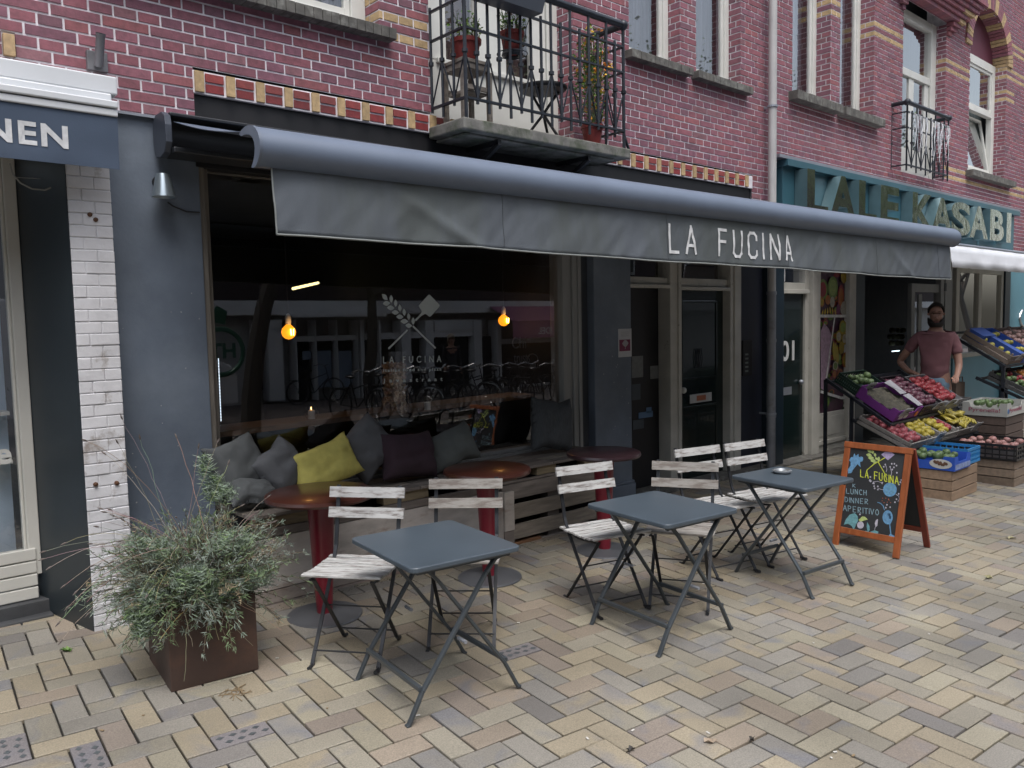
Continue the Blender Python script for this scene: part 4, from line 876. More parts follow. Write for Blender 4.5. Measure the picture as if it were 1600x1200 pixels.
def flowerpot(label, loc, r, h, plant_h, flowers, n=260, spread=1.0, lift=0):
    t = thing('flower_pot', label, 'potted plant', loc); g = MB(); pot(g, r, h); g.build('pot', m_terra, t, smooth=True, ang=35)
    g = MB()
    for i in range(12):
        a = random.uniform(0, 6.28); x, y_ = r*.5*cos(a), r*.5*sin(a); g.col = (.06, .10, .03); g.tube([(x, y_, h*.8), (x*1.5*spread, y_*1.2, h+plant_h*.5), (x*1.9*spread+random.uniform(-.03, .03), y_*1.3, h+plant_h*.9)], .0025, 4)
    leafcloud(g, n, (0, 0, h+plant_h*.5), (r*1.5*spread, r*1.2, plant_h*.58), greens, (.016, .042)); g.build('leaves', m_leaf, t, fixn=False)
    if flowers:
        g = MB(); leafcloud(g, flowers, (0, -.02, h+plant_h*.55), (r*1.6*spread, r*1.3, plant_h*.55), [(.75, .36, .01), (.8, .5, .03), (.75, .22, .01)], (.025, .05)); g.build('flowers', M('petals', (1, 1, 1), .6, attr=True, var=.1), t, fixn=False)
    return t
flowerpot('terracotta pot of tall plants with orange flowers at the right end of the balcony', (4.86, 4.42, 3.057), .085, .16, .72, 150, 900, 1.6)
m_oldwood = M('grey_old_wood', (.22, .19, .16), .75, var=.3, vs=5, stretch=(1, 1, 6), bump=.3)
st = thing('wooden_stool', 'weathered wooden plant stool on the left of the balcony', 'stool', (3.66, 4.50, 3.057))
g = MB(); g.bb(-.13, .13, -.12, .12, .40, .425); g.bb(-.12, .12, -.11, .11, .36, .40); g.build('seat', m_oldwood, st, bevel=.004)
for sx_, sy_ in ((-1, -1), (1, -1), (-1, 1), (1, 1)): g = MB(); g.bb(sx_*.115-.016, sx_*.115+.016, sy_*.1-.016, sy_*.1+.016, 0, .36); g.build('leg', m_oldwood, st, bevel=.003)
g = MB(); g.bb(-.1, .1, -.115, -.095, .22, .25); g.bb(-.1, .1, .095, .115, .22, .25); g.bb(-.10, .10, -.094, .094, .2, .218); g.build('stretcher', m_oldwood, st)
flowerpot('dark red pot with trailing green plant on the wooden stool', (3.66, 4.50, 3.057+.4255), .10, .16, .18, 0, 130)
flowerpot('dark red pot hanging inside the balcony railing', (4.02, 4.42, 3.60), .085, .15, .16, 0, 110)
g = MB(); 
for sx_ in (-.09, .09): g.tube([(4.02+sx_, 4.42, 3.60), (4.02+sx_, 4.36, 3.80), (4.02+sx_, 4.322, 3.85)], .003, 5)
g.tube([(4.02+.11*cos(a*pi/10), 4.42+.11*sin(a*pi/10), 3.60+.0) for a in range(21)], .004, 5, cap=False)
g.tube([(4.02+.06*cos(a*pi/10), 4.42+.06*sin(a*pi/10), 3.597) for a in range(21)], .02, 5, cap=False)
tag(g.build('pot_hanger', m_iron), 'black wire pot hanger hooked on the balcony rail', 'hanger')
q = thing('planter_box', 'dark grey window box hung on the balcony rail', 'planter', (3.85, 4.235, 3.83))
g = MB(); g.faces([(-.24, -.06, 0), (.24, -.06, 0), (.24, .06, 0), (-.24, .06, 0), (-.28, -.08, .18), (.28, -.08, .18), (.28, .07, .18), (-.28, .07, .18)], [(0, 1, 2, 3), (0, 4, 5, 1), (1, 5, 6, 2), (2, 6, 7, 3), (3, 7, 4, 0)]); g.build('box', M('slate_plastic', (.035, .042, .055), .5, var=.05), q)
g = MB(); leafcloud(g, 160, (0, 0, .2), (.27, .08, .07), greens); g.build('leaves', m_leaf, q, fixn=False)
t = thing('garden_table', 'small round black folding table on the balcony', 'table', (4.42, 4.52, 3.057))
g = MB(); g.lathe([(.0, .37), (.17, .37), (.185, .385), (.185, .40), (0, .405)], (0, 0, 0), 30); g.build('tabletop', m_black, t, smooth=True)
for a in range(3): g = MB(); th = 2.1*a+.5; g.tube([(-.12*cos(th), -.12*sin(th), .37), (0, 0, .2), (.16*cos(th), .16*sin(th), 0)], .011, 7); g.build('leg', m_black, t)

# ================================================================== BENCH
bn = thing('pallet_bench', 'long bench of pallet boards under the restaurant window', 'bench', (0, 0, 0))
m_pal = M('pallet_wood', (1, 1, 1), .8, attr=True, var=.28, vs=7, stretch=(.8, 6, 6), bump=.45, bs=30, col2=(.10, .085, .075), c2s=5, c2t=(.60, .78))
m_wash = M('white_washed_board', (1, 1, 1), .75, attr=True, var=.2, vs=6, stretch=(.9, 2.2, 2.6), col2=(.22, .14, .10), c2s=5, c2t=(.54, .74), bump=.5, bs=40)
def pc(k=1): b_ = random.choice([(.19, .165, .145), (.16, .145, .135), (.22, .19, .155), (.14, .12, .105)]); r_ = random.uniform(.85, 1.15); return tuple(q*k*r_ for q in b_)
YB = 4.315
g = MB()
for (a, b_) in ((1.86, 3.02), (3.024, 4.25), (4.254, 4.90)):
    yy = YB-.015
    for wdt in (.11, .10, .115, .12): g.col = pc(); g.bb(a, b_, yy, yy+wdt-.006, .592, .614+random.uniform(-.001, .001)); yy += wdt
g.build('seat', m_pal, bn, bevel=.003)
g = MB()
for a, b_ in ((1.9, 2.45), (2.75, 3.1), (3.35, 3.9), (4.1, 4.3), (4.62, 4.86)): g.col = (.15, .10, .07) if random.random() < .5 else (.20, .16, .10); g.bb(a, b_, YB+.01, YB+.10, .525, .590)
g.col = pc(); g.bb(1.86, 3.72, YB-.005, YB+.02, .475, .523); g.bb(3.72, 4.88, YB-.002, YB+.02, .505, .523)
g.build('pallet_block', m_pal, bn, bevel=.003)
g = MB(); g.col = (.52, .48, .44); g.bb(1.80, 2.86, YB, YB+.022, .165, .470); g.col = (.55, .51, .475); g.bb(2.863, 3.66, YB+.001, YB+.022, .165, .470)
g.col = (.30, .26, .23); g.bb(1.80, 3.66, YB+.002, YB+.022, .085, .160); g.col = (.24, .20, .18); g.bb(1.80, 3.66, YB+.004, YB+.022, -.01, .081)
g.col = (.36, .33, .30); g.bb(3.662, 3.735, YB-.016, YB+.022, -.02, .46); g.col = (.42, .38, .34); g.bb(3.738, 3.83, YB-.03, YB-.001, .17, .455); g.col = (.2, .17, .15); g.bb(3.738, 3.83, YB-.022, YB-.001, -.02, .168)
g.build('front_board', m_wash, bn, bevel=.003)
g = MB()
for z0, z1 in ((.385, .500), (.235, .345), (.085, .195), (-.03, .05)): g.col = pc(.95); g.bb(3.74, 4.87, YB, YB+.022, z0, z1)
g.col = (.20, .10, .05); g.bb(3.85, 4.12, YB-.004, YB+.08, -.03, .06)
for a in (3.76, 4.22, 4.76): g.col = pc(.8); g.bb(a, a+.12, YB+.024, YB+.11, -.03, .50)
g.build('slat', m_pal, bn, bevel=.003)
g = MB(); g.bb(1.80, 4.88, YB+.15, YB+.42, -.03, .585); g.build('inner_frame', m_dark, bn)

# ================================================================== CUSHIONS
def cushion(label, px, py, wpx, hpx, y, rot, mat, tilt=20, yaw=0, pinch=.12, seed=1, thick=.10, group='cushions on the bench'):
    c = aty(px, py, y); w_ = (aty(px+wpx/2, py, y)-aty(px-wpx/2, py, y)).length/2; h_ = abs(aty(px, py-hpx/2, y).z-aty(px, py+hpx/2, y).z)/2
    g = MB(); n_ = 22; vs = []; idx = {}
    def sh(u, v, s_):
        e = max(0, (1-abs(u)**3.2))*max(0, (1-abs(v)**3.2)); th = thick*sqrt(e)*s_
        k = 1-pinch*(1-(u*u))*(abs(v)**4); k2 = 1-pinch*(1-(v*v))*(abs(u)**4)
        nn = noise.noise(Vector((u*2.2+seed*7, v*2.2, s_)))*.018*sqrt(e)+noise.noise(Vector((u*7+seed, v*4, s_*3)))*.006
        P = Vector((u*w_*k2, th-(nn if s_ < 0 else -nn)*1.0, v*h_*k)); 
        P.z += noise.noise(Vector((u*1.5, seed*3, v)))*.018; P.x += noise.noise(Vector((v*1.5, seed*5, u)))*.015; return P
    for s_ in (-1, 1):
        for j in range(n_+1):
            for i in range(n_+1): idx[(s_, i, j)] = len(vs); vs.append(sh(i/n_*2-1, j/n_*2-1, s_))
    fs = []
    for s_ in (-1, 1):
        for j in range(n_):
            for i in range(n_): q = [idx[(s_, i, j)], idx[(s_, i+1, j)], idx[(s_, i+1, j+1)], idx[(s_, i, j+1)]]; fs.append(tuple(q if s_ < 0 else q[::-1]))
    R3 = Matrix.Rotation(radians(yaw), 4, 'Z') @ Matrix.Rotation(radians(-tilt), 4, 'X') @ Matrix.Rotation(radians(-rot), 4, 'Y')
    g.faces([R3 @ v for v in vs], fs); o_ = g.build('cushion', mat, smooth=True, ang=0)
    bm = bmesh.new(); bm.from_mesh(o_.data); bmesh.ops.remove_doubles(bm, verts=bm.verts, dist=.0008); bm.to_mesh(o_.data); bm.free(); o_.data.polygons.foreach_set('use_smooth', [True]*len(o_.data.polygons))
    lo = min(v.co.z for v in o_.data.vertices); o_.location = (c.x, c.y, max(c.z, .616-lo)); tag(o_, label, 'cushion', group); return o_
mc = lambda n_, c: M(n_, c, .95, var=.12, vs=12, bump=.35, bs=350)
grey1 = mc('grey_cloth', (.095, .098, .105)); grey2 = mc('slate_cloth', (.080, .086, .088)); grey3 = mc('green_grey_cloth', (.095, .105, .102)); plum = mc('plum_cloth', (.034, .018, .026)); yel = M('mustard_corduroy', (.46, .41, .11), .95, var=.10, vs=20, bump=.6, bs=160)
rib = M('ribbed_knit', (.06, .065, .07), .95, var=.25, vs=14, stretch=(9, 9, 1), bump=.8, bs=30)
cushion('dark grey cushion in the left corner of the bench', 372, 728, 84, 90, 4.60, 14, grey2, 20, 8, seed=1)
cushion('crumpled grey cushion lying low behind the plant', 393, 772, 74, 46, 4.46, -8, grey2, 55, 5, seed=2, thick=.08)
cushion('slate grey pointed cushion left of the yellow cushion', 438, 742, 74, 78, 4.52, 32, grey1, 18, 5, seed=3)
cushion('mustard yellow corduroy cushion', 507, 727, 112, 72, 4.47, 13, yel, 24, 3, seed=4, thick=.085)
cushion('grey cushion standing on its corner right of the yellow cushion', 573, 722, 78, 80, 4.60, 38, grey1, 15, -5, seed=5)
cushion('dark plum cushion in the middle of the bench', 637, 720, 86, 76, 4.50, -4, plum, 20, 3, seed=6)
cushion('green grey cushion right of the plum cushion', 702, 722, 82, 62, 4.56, 12, grey3, 22, -3, seed=7)
cushion('ribbed knit cushion leaning on the window frame', 862, 692, 54, 84, 4.58, -8, rib, 12, -10, seed=8)

# ================================================================== ROUND TABLES
m_top = M('brown_lacquer', (.060, .020, .014), .3, var=.10, vs=3, stretch=(1, 5, 1), coat=.2)
m_topd = M('plum_lacquer', (.036, .018, .022), .3, var=.08, vs=3, coat=.2)
m_red = M('red_enamel', (.16, .008, .02), .38, var=.08, vs=5, coat=.2)
m_base = M('grey_steel_base', (.11, .115, .125), .42, metal=.35, var=.15)
def round_table(label, x, y, H, mt, R_=.295):
    z = gz(x, y); t = thing('round_table', label, 'table', (x, y, z), random.uniform(0, 6), 'round red-legged tables along the bench'); H -= z
    g = MB(); g.lathe([(0, H-.04), (R_-.03, H-.04), (R_-.006, H-.034), (R_, H-.022), (R_-.004, H-.006), (R_-.015, H-.0005), (0, H)], (0, 0, 0), 56); g.build('tabletop', mt, t, smooth=True, ang=30)
    g = MB(); g.lathe([(.042, .02), (.048, .10), (.072, H-.10), (.076, H-.06), (.072, H-.041)], (0, 0, 0), 28); g.build('pedestal', m_red, t, smooth=True, ang=30)
    g = MB(); g.lathe([(.205, 0), (.208, .004), (.204, .012), (.10, .022), (0, .024)], (0, 0, 0), 48); g.build('base', m_base, t, smooth=True, ang=25)
def rt_at(label, px, py, H, bx, mt, R_):   # tabletop centre pixel
    c = atz(px, py, H); round_table(label, c.x, c.y, H, mt, R_)
rt_at('round brown table behind the first slatted chair, left of the others', 500, 768, .765, 0, m_top, .30)
rt_at('round brown table in the middle of the bench', 761, 731, .755, 0, m_top, .28)
rt_at('round dark plum table beside the grey column', 943, 705, .745, 0, m_topd, .265)

# ================================================================== SQUARE FOLDING TABLES
m_tgrey = M('anthracite_metal', (.062, .080, .098), .36, var=.10, vs=5, col2=(.085, .10, .115), c2s=9, c2t=(.60, .72))
m_tleg = M('anthracite_tube', (.06, .07, .078), .34, metal=.25, var=.1)
def folding_table(label, x, y, rz, H=.668, a=.27, b=.275):
    """a: half width across the X frames' opening, b: half depth"""
    z = gz(x, y); t = thing('folding_table', label, 'table', (x, y, z), rz, 'square anthracite folding tables')
    A2, B2, rc_ = a+.02, b+.02, .035; poly = [(sx_*(A2-rc_)+rc_*cos(q_), sy_*(B2-rc_)+rc_*sin(q_), H-.024) for sx_, sy_, a0_ in ((1, 1, 0), (-1, 1, pi/2), (-1, -1, pi), (1, -1, 3*pi/2)) for q_ in [a0_+pi/2*k/6 for k in range(7)]]
    g = MB(); g.sheet(poly, (0, 0, 1), .024); o_ = g.build('tabletop', m_tgrey, t)
    md = o_.modifiers.new('b', 'BEVEL'); md.width = .006; md.segments = 3; md.limit_method = 'ANGLE'; md.angle_limit = radians(50)
    for sgn, dy in ((1, 0.0), (-1, .024)):    # frame with feet at -sgn side
        for s2 in (-1, 1):
            yy = s2*(b-.03-dy); g = MB()
            pts = [(-sgn*(a+.035), yy, 0.0), (-sgn*(a-.035), yy, .13), (sgn*(a-.14), yy, H-.10), (sgn*(a-.09), yy, H-.045), (sgn*(a-.03), yy, H-.028)]
            for p0, p1 in zip(pts[:-1], pts[1:]): g.bar(p0, p1, .014, .024, (0, 1, 0))
            g.bar((pts[0][0], yy, .0), (pts[0][0]-sgn*.004, yy, .012), .016, .026, (0, 1, 0))
            g.build('leg', m_tleg, t, bevel=.003)
        g = MB(); xx = -sgn*(a-.028); g.bar((xx, -(b-.03-dy), .142), (xx, b-.03-dy, .142), .02, .02); g.build('crossbar', m_tleg, t, bevel=.003)
    g = MB()
    for s2 in (-1, 1): g.tube([(-.01, s2*(b-.012), H*.44), (-.01, s2*(b-.072), H*.44)], .008, 10)
    g.build('pivot', m_zinc, t)
    g = MB(); g.tube([(a*.5, -b+.05, H-.03), (a*.65, -b+.05, H-.06), (a*.66, b-.05, H-.06), (a*.5, b-.05, H-.03)], .008, 8); g.bb(-a+.02, a-.02, -b+.015, -b+.035, H-.042, H-.0245); g.bb(-a+.02, a-.02, b-.035, b-.015, H-.042, H-.0245)
    g.build('support_rail', m_tleg, t)
    return t
folding_table('square grey folding table nearest the planter, in front of the other two', 2.088, 2.885, radians(-6.8), .668, .25, .285)
folding_table('square grey folding table in the middle of the row', 3.41, 2.64, radians(-6.5), .672, .25, .285)
T3 = folding_table('square grey folding table with an ashtray beside the chalkboard', 4.70, 2.60, radians(83), .672, .265, .235)
q = aty(1222, 737, 2.72); zt_ = gz(4.7, 2.6)+.6725; q = atz(1222, 737, zt_+.01)
g = MB(); g.lathe([(0, .0), (.045, .0), (.06, .012), (.062, .02), (.050, .024), (.044, .012), (0, .007)], (0, 0, 0), 28)
o_ = g.build('ashtray', M('dull_aluminium', (.42, .44, .45), .35, metal=.7), smooth=True, ang=30); o_.location = (q.x, q.y, zt_+.0003); tag(o_, 'round metal ashtray on the folding table beside the chalkboard', 'ashtray')

# ================================================================== CHAIRS
m_slat = M('weathered_white_slat', (.45, .45, .44), .7, var=.14, vs=8, stretch=(1, 6, 6), col2=(.15, .125, .11), c2s=11, c2t=(.47, .66), bump=.3, bs=40)
m_slat2 = M('worn_grey_slat', (.33, .315, .29), .75, var=.18, vs=8, stretch=(1, 6, 6), col2=(.14, .12, .105), c2s=8, c2t=(.40, .62), bump=.35, bs=40)
m_ch = M('dark_chair_steel', (.028, .03, .034), .42, metal=.3, var=.2, vs=20)
def make_chair(ms):
    t = thing('folding_chair', '-', 'chair')
    w_ = .165
    for s_ in (-1, 1):    # backrest upright runs to the front foot
        g = MB(); x = s_*w_
        for a, b_, r in (((x, -.185, .0), (x, -.165, .03), 1), ((x, -.165, .03), (x, .135, .44), 1), ((x, .135, .44), (x, .165, .50), 1), ((x, .165, .50), (x, .235, .80), 1)): g.bar(a, b_, .008, .018 if b_[2] < .6 else .02, (1, 0, 0) if True else (0, 1, 0))
        g.tube([(x, -.165, .012), (x, -.20, .008), (x, -.215, .010)], .010, 8); g.build('leg', m_ch, t)
        g = MB(); x = s_*(w_-.02)
        g.bar((x, .175, .02), (x, -.165, .425), .008, .018, (1, 0, 0)); g.tube([(x, .165, .03), (x, .19, .010), (x, .215, .010)], .009, 8); g.build('leg', m_ch, t)
    g = MB(); g.tube([(-w_, -.14, .07), (w_, -.14, .07)], .0045, 7); g.tube([(-w_+.02, .15, .07), (w_-.02, .15, .07)], .0045, 7); g.tube([(-w_+.02, -.0, .245), (w_-.02, 0, .245)], .004, 7); g.build('stretcher', m_ch, t)
    g = MB()
    for s_ in (-1, 1): g.tube([(s_*(w_-.004), .15, .425), (s_*(w_-.004), .02, .408), (s_*(w_-.004), -.17, .425)], .0065, 7)
    g.build('seat_frame', m_ch, t)
    g = MB(); n_ = 8
    for i in range(n_):
        y0 = -.195+.375*i/n_; zc = .432+.012*(abs(i-3.5)/3.5)**2-(.006 if i > 5 else 0)
        g.bb(-.198, .198, y0+.003, y0+.040, zc, zc+.013)
    g.build('seat', ms, t, bevel=.003)
    g = MB()
    for z, y_ in ((.665, .198), (.765, .222)):
        T = Matrix.Translation((0, y_, z)) @ Matrix.Rotation(radians(-13), 4, 'X'); nq = 8
        for i in range(nq):   # slightly curved slat
            x0 = -.20+.4*i/nq; x1 = x0+.4/nq; f_ = lambda x: -.012*(x/.2)**2
            vs = [T @ Vector((x, f_(x)+d_, zz)) for x in (x0, x1) for d_ in (-.020, -.006) for zz in (-.027, .027)]
            g.faces(vs, [(0, 1, 3, 2), (4, 6, 7, 5), (0, 4, 5, 1), (2, 3, 7, 6), (1, 5, 7, 3), (0, 2, 6, 4)])
    o_ = g.build('backrest', ms, t)
    bm = bmesh.new(); bm.from_mesh(o_.data); bmesh.ops.remove_doubles(bm, verts=bm.verts, dist=.0004)
    seen = {}; 
    for f in bm.faces: seen.setdefault(tuple(sorted(v.index for v in f.verts)), []).append(f)
    bmesh.ops.delete(bm, geom=[f for l in seen.values() if len(l) > 1 for f in l], context='FACES_ONLY'); bm.to_mesh(o_.data); bm.free()
    return t
c1 = make_chair(m_slat); c2 = make_chair(m_slat2)
CG = 'slatted bistro folding chairs'
def face(az): return radians(az)+pi/2       # local -y points to azimuth az
for o_, x, y, az, sc, lab in ((copy_tree(c1), 1.995, 3.415, -142, 1.0, 'white slatted folding chair left of the nearest grey table'), (copy_tree(c2), 2.533, 3.243, -135, 1.0, 'worn slatted folding chair in front of the middle round table'),
                         (c1, 3.456, 3.09, -104, 1.0, 'white slatted folding chair at the left side of the middle grey table'), (c2, 3.85, 2.83, -150, 1.0, 'worn slatted folding chair right behind the middle grey table'),
                         (copy_tree(c1), 4.53, 3.035, -103, 1.0, 'white slatted folding chair in front of the dark green door'), (copy_tree(c1), 5.02, 2.97, -101, 1.0, 'white slatted folding chair between the ashtray table and the doors')):
    o_.location = (x, y, gz(x, y)+.001); o_.rotation_euler = (0, 0, face(az)); o_['label'] = lab; o_['group'] = CG; o_['category'] = 'chair'

# ================================================================== CHALKBOARD SIGN
ab = thing('sandwich_board', 'orange-framed chalkboard stand advertising lunch and dinner', 'sandwich board', (0, 0, 0))
m_or = M('orange_stained_wood', (.27, .075, .022), .5, var=.2, vs=7, stretch=(4, 4, .8), col2=(.36, .16, .06), c2s=6, c2t=(.6, .8), bump=.15)
m_or2 = M('red_stained_wood', (.18, .035, .018), .5, var=.2, vs=7, stretch=(4, 4, .8))
m_chalk = M('chalkboard', (.022, .024, .026), .65, var=.25, vs=3)
yA0, yA1 = 2.82, 2.325; BL = Vector((5.70, yA0, gz(5.7, 2.6))); TLp = Vector((5.885, yA0-.005, .725)); 
upA = (TLp-BL).normalized(); rA = Vector((-.045, -1, -.0)).normalized(); nA = upA.cross(rA)
if nA.x > 0: nA = -nA
HB_ = (TLp-BL).length; WB_ = .495
PB = lambda u, v, d=0: BL+rA*u+upA*v+nA*d
def brd(mbq, u0, u1, v0, v1, d0, d1): mbq.faces([PB(u, v, d) for d in (d0, d1) for v in (v0, v1) for u in (u0, u1)], [(0, 1, 3, 2), (4, 6, 7, 5), (0, 4, 5, 1), (2, 3, 7, 6), (0, 2, 6, 4), (1, 5, 7, 3)])
g = MB(); brd(g, .0, .045, 0, HB_-.045, -.012, .012); brd(g, WB_-.045, WB_, 0, HB_-.045, -.012, .012); brd(g, -.004, WB_+.004, HB_-.045, HB_, -.014, .014); brd(g, .046, WB_-.046, .10, .145, -.01, .01); g.build('frame', m_or, ab, bevel=.004)
g = MB(); brd(g, .046, WB_-.046, .146, HB_-.046, -.004, .003); g.build('board', m_chalk, ab)
BR = Vector((6.17, yA0-.03, gz(6.17, 2.6))); TR = Vector((5.925, yA0-.01, .715)); upR = (TR-BR).normalized(); HR = (TR-BR).length; nR = upR.cross(rA); nR = nR if nR.x > 0 else -nR
PRr = lambda u, v, d=0: BR+rA*u+upR*v+nR*d
def brr(mbq, u0, u1, v0, v1, d0, d1): mbq.faces([PRr(u, v, d) for d in (d0, d1) for v in (v0, v1) for u in (u0, u1)], [(0, 1, 3, 2), (4, 6, 7, 5), (0, 4, 5, 1), (2, 3, 7, 6), (0, 2, 6, 4), (1, 5, 7, 3)])
g = MB(); brr(g, 0, .045, 0, HR, -.01, .012); brr(g, WB_-.045, WB_, 0, HR, -.01, .012); brr(g, .046, WB_-.046, HR-.05, HR, -.01, .012); brr(g, .046, WB_-.046, .12, .16, -.01, .01); g.build('rear_frame', m_or2, ab, bevel=.004)
g = MB(); brr(g, .046, WB_-.046, .161, HR-.051, -.003, .003); g.build('board', m_chalk, ab)
# chalk drawings
QP = PB(0, 0, .0035)
def cj(x, y): return atp(1300+x/6, 680+y/6, QP, nA)
def chalk(name, col, items):
    g = MB()
    for it in items:
        if it[0] == 's': stroke(g, it[2], it[1], cj, nA, .0006)
        elif it[0] == 'l': leafpoly(g, it[1], it[2], it[3], cj, nA, .0006)
        elif it[0] == 'p': g.sheet([cj(*q) for q in it[1]], nA, .0005)
        elif it[0] == 'o':
            cx, cy, rx, ry = it[1:5]; g.sheet([cj(cx+rx*cos(t*pi/9), cy+ry*sin(t*pi/9)) for t in range(18)], nA, .0004)
        elif it[0] == 'r':
            cx, cy, rx, ry, w_ = it[1:6]; stroke(g, [(cx+rx*cos(t*pi/9), cy+ry*sin(t*pi/9)) for t in range(19)], w_, cj, nA, .0006)
    g.build(name, M('chalk_'+name, col, .9, var=.25, vs=60), ab)
H = {'L': [[(0, 0), (0, 1), (.6, 1)]], 'A': [[(0, 1), (.35, 0), (.7, 1)], [(.12, .65), (.6, .65)]], 'F': [[(0, 1), (0, 0), (.6, 0)], [(0, .48), (.5, .48)]], 'U': [[(0, 0), (0, .8), (.2, 1), (.45, 1), (.6, .8), (.6, 0)]], 'C': [[(.6, .15), (.4, 0), (.15, .05), (0, .4), (.05, .8), (.25, 1), (.6, .92)]],
     'I': [[(0, 0), (0, 1)]], 'N': [[(0, 1), (0, 0), (.6, 1), (.6, 0)]], 'H': [[(0, 0), (0, 1)], [(.6, 0), (.6, 1)], [(0, .5), (.6, .5)]], 'D': [[(0, 0), (0, 1), (.4, .95), (.62, .55), (.4, .08), (0, 0)]], 'E': [[(.55, 0), (0, 0), (0, 1), (.55, 1)], [(0, .5), (.45, .5)]], 'R': [[(0, 1), (0, 0), (.45, .05), (.55, .25), (.4, .48), (0, .52), (.6, 1)]],
     'P': [[(0, 1), (0, 0), (.5, .08), (.55, .3), (.4, .5), (0, .52)]], 'T': [[(0, 0), (.7, 0)], [(.35, 0), (.35, 1)]], 'V': [[(0, 0), (.3, 1), (.65, 0)]], 'O': [[(.3, 0), (.05, .25), (0, .6), (.15, .95), (.4, 1), (.62, .7), (.6, .3), (.4, .02), (.3, 0)]], 'K': [[(0, 0), (0, 1)], [(.55, 0), (0, .55), (.6, 1)]]}
def hand(word, x0, y0, x1, y1, h, wt):
    n_ = len(word); out = []; adv_ = [(.25 if c == 'I' else .35 if c == ' ' else .95) for c in word]; tot_ = sum(adv_)-.3; cx_ = 0
    sc_ = ((x1-x0)**2+(y1-y0)**2)**.5/tot_; dx = (x1-x0)/tot_; dy = (y1-y0)/tot_
    for c_, ad in zip(word, adv_):
        j = random.uniform(-2, 2)
        for st_ in H.get(c_, []): out.append(('s', wt, [(x0+dx*(cx_+a*.95)-6*b_*0, y0+dy*(cx_+a)+h*b_+j) for a, b_ in st_]))
        cx_ += ad
    return out
ylw = (.46, .50, .05)
chalk('yellow_chalk', ylw, hand('LA', 268, 322, 340, 338, 66, .006)+hand('FUCINA', 398, 342, 622, 392, 70, .006)+[('s', .006, [(432, 250), (495, 360), (515, 420)]), ('s', .006, [(330, 325), (395, 270), (495, 212)]), ('s', .006, [(330, 325), (322, 350)])])
chalk('leaf_chalk', (.38, .46, .16), [('l', a, b_, .28) for a, b_ in (((332, 122), (370, 165)), ((378, 135), (385, 178)), ((320, 182), (375, 190)), ((400, 165), (408, 205)), ((338, 212), (395, 215)), ((360, 242), (410, 235)), ((405, 208), (432, 235)), ((440, 200), (435, 245)), ((385, 262), (425, 250)))]+[('p', [(248, 795), (285, 760), (310, 765), (335, 790), (300, 800), (270, 812)])])
chalk('lilac_chalk', (.36, .30, .46), [('p', [(525, 132), (588, 182), (525, 235), (463, 182)])])
chalk('blue_lettering', (.22, .33, .38), hand('K', 195, 455, 222, 460, 30, .004)+hand('LUNCH', 135, 498, 325, 520, 46, .0045)+hand('DINNER', 122, 580, 340, 602, 46, .0045)+hand('APERITIVO', 105, 655, 440, 700, 52, .0045))
fl = [('p', [(210, 170), (222, 195), (248, 175), (250, 205), (290, 205), (285, 245), (262, 250), (268, 300), (240, 270), (200, 320), (175, 350), (150, 360), (150, 320), (175, 285), (175, 250), (160, 235), (180, 205), (198, 205)]), ('o', 272, 222, 20, 22), ('o', 170, 330, 22, 26),
      ('o', 543, 510, 64, 66), ('o', 522, 770, 48, 66), ('p', [(480, 795), (568, 790), (550, 830), (530, 835), (505, 825)]), ('s', .007, [(540, 820), (552, 930)]), ('p', [(515, 965), (545, 925), (592, 945), (580, 980), (530, 985)]),
      ('s', .005, [(428, 630), (455, 638), (480, 662), (492, 700)])]
chalk('blue_chalk', (.12, .27, .44), fl)
chalk('teal_chalk', (.13, .30, .33), [('p', [(112, 838), (130, 790), (165, 745), (215, 730), (240, 760), (245, 800), (225, 840), (203, 888), (185, 850), (150, 830)]), ('p', [(275, 905), (320, 895), (350, 905), (340, 935), (300, 930)]), ('p', [(360, 905), (400, 890), (435, 905), (425, 945), (385, 945), (362, 925)]), ('p', [(330, 815), (350, 850), (355, 890), (335, 905), (325, 860)]), ('r', 543, 510, 40, 44, .003), ('s', .003, [(510, 545), (545, 500), (570, 465)]), ('s', .003, [(520, 480), (550, 520), (580, 540)])])
chalk('white_chalk', (.42, .40, .46), [('o', x_, y_, 7, 8) for x_, y_ in ((500, 275), (545, 297), (565, 322), (560, 268), (585, 268), (605, 285), (580, 302), (608, 352), (650, 420), (675, 435), (640, 440), (655, 458), (628, 462), (395, 478), (430, 480), (400, 498), (430, 510), (625, 550), (640, 570), (605, 600), (590, 628), (632, 620), (485, 296), (425, 795), (515, 652), (545, 675), (505, 680), (262, 742), (360, 392))]
      + [('p', [(345, 425), (355, 410), (375, 430), (360, 442)]), ('p', [(375, 455), (392, 432), (400, 460)]), ('p', [(458, 442), (480, 438), (470, 462)]), ('o', 267, 842, 32, 34), ('p', [(412, 795), (430, 800), (425, 850), (408, 862), (402, 825)]), ('s', .003, [(505, 285), (515, 320), (508, 345)]), ('s', .003, [(548, 305), (560, 350), (552, 380)]), ('s', .003, [(385, 440), (430, 432), (470, 448)]), ('s', .003, [(435, 498), (460, 508), (482, 512)]), ('s', .003, [(600, 555), (625, 570), (632, 600), (618, 620)]), ('s', .003, [(405, 862), (400, 890)]), ('s', .003, [(655, 430), (648, 455)])])
chalk('dark_chalk', (.02, .04, .09), [('o', 535, 742, 16, 14), ('o', 545, 770, 10, 20), ('o', 528, 800, 9, 10)]); chalk('red_chalk', (.35, .10, .06), [('o', x_, y_, 4, 5) for x_, y_ in ((475, 590), (505, 590), (535, 608), (488, 632), (518, 628), (550, 632), (470, 615), (530, 600))])

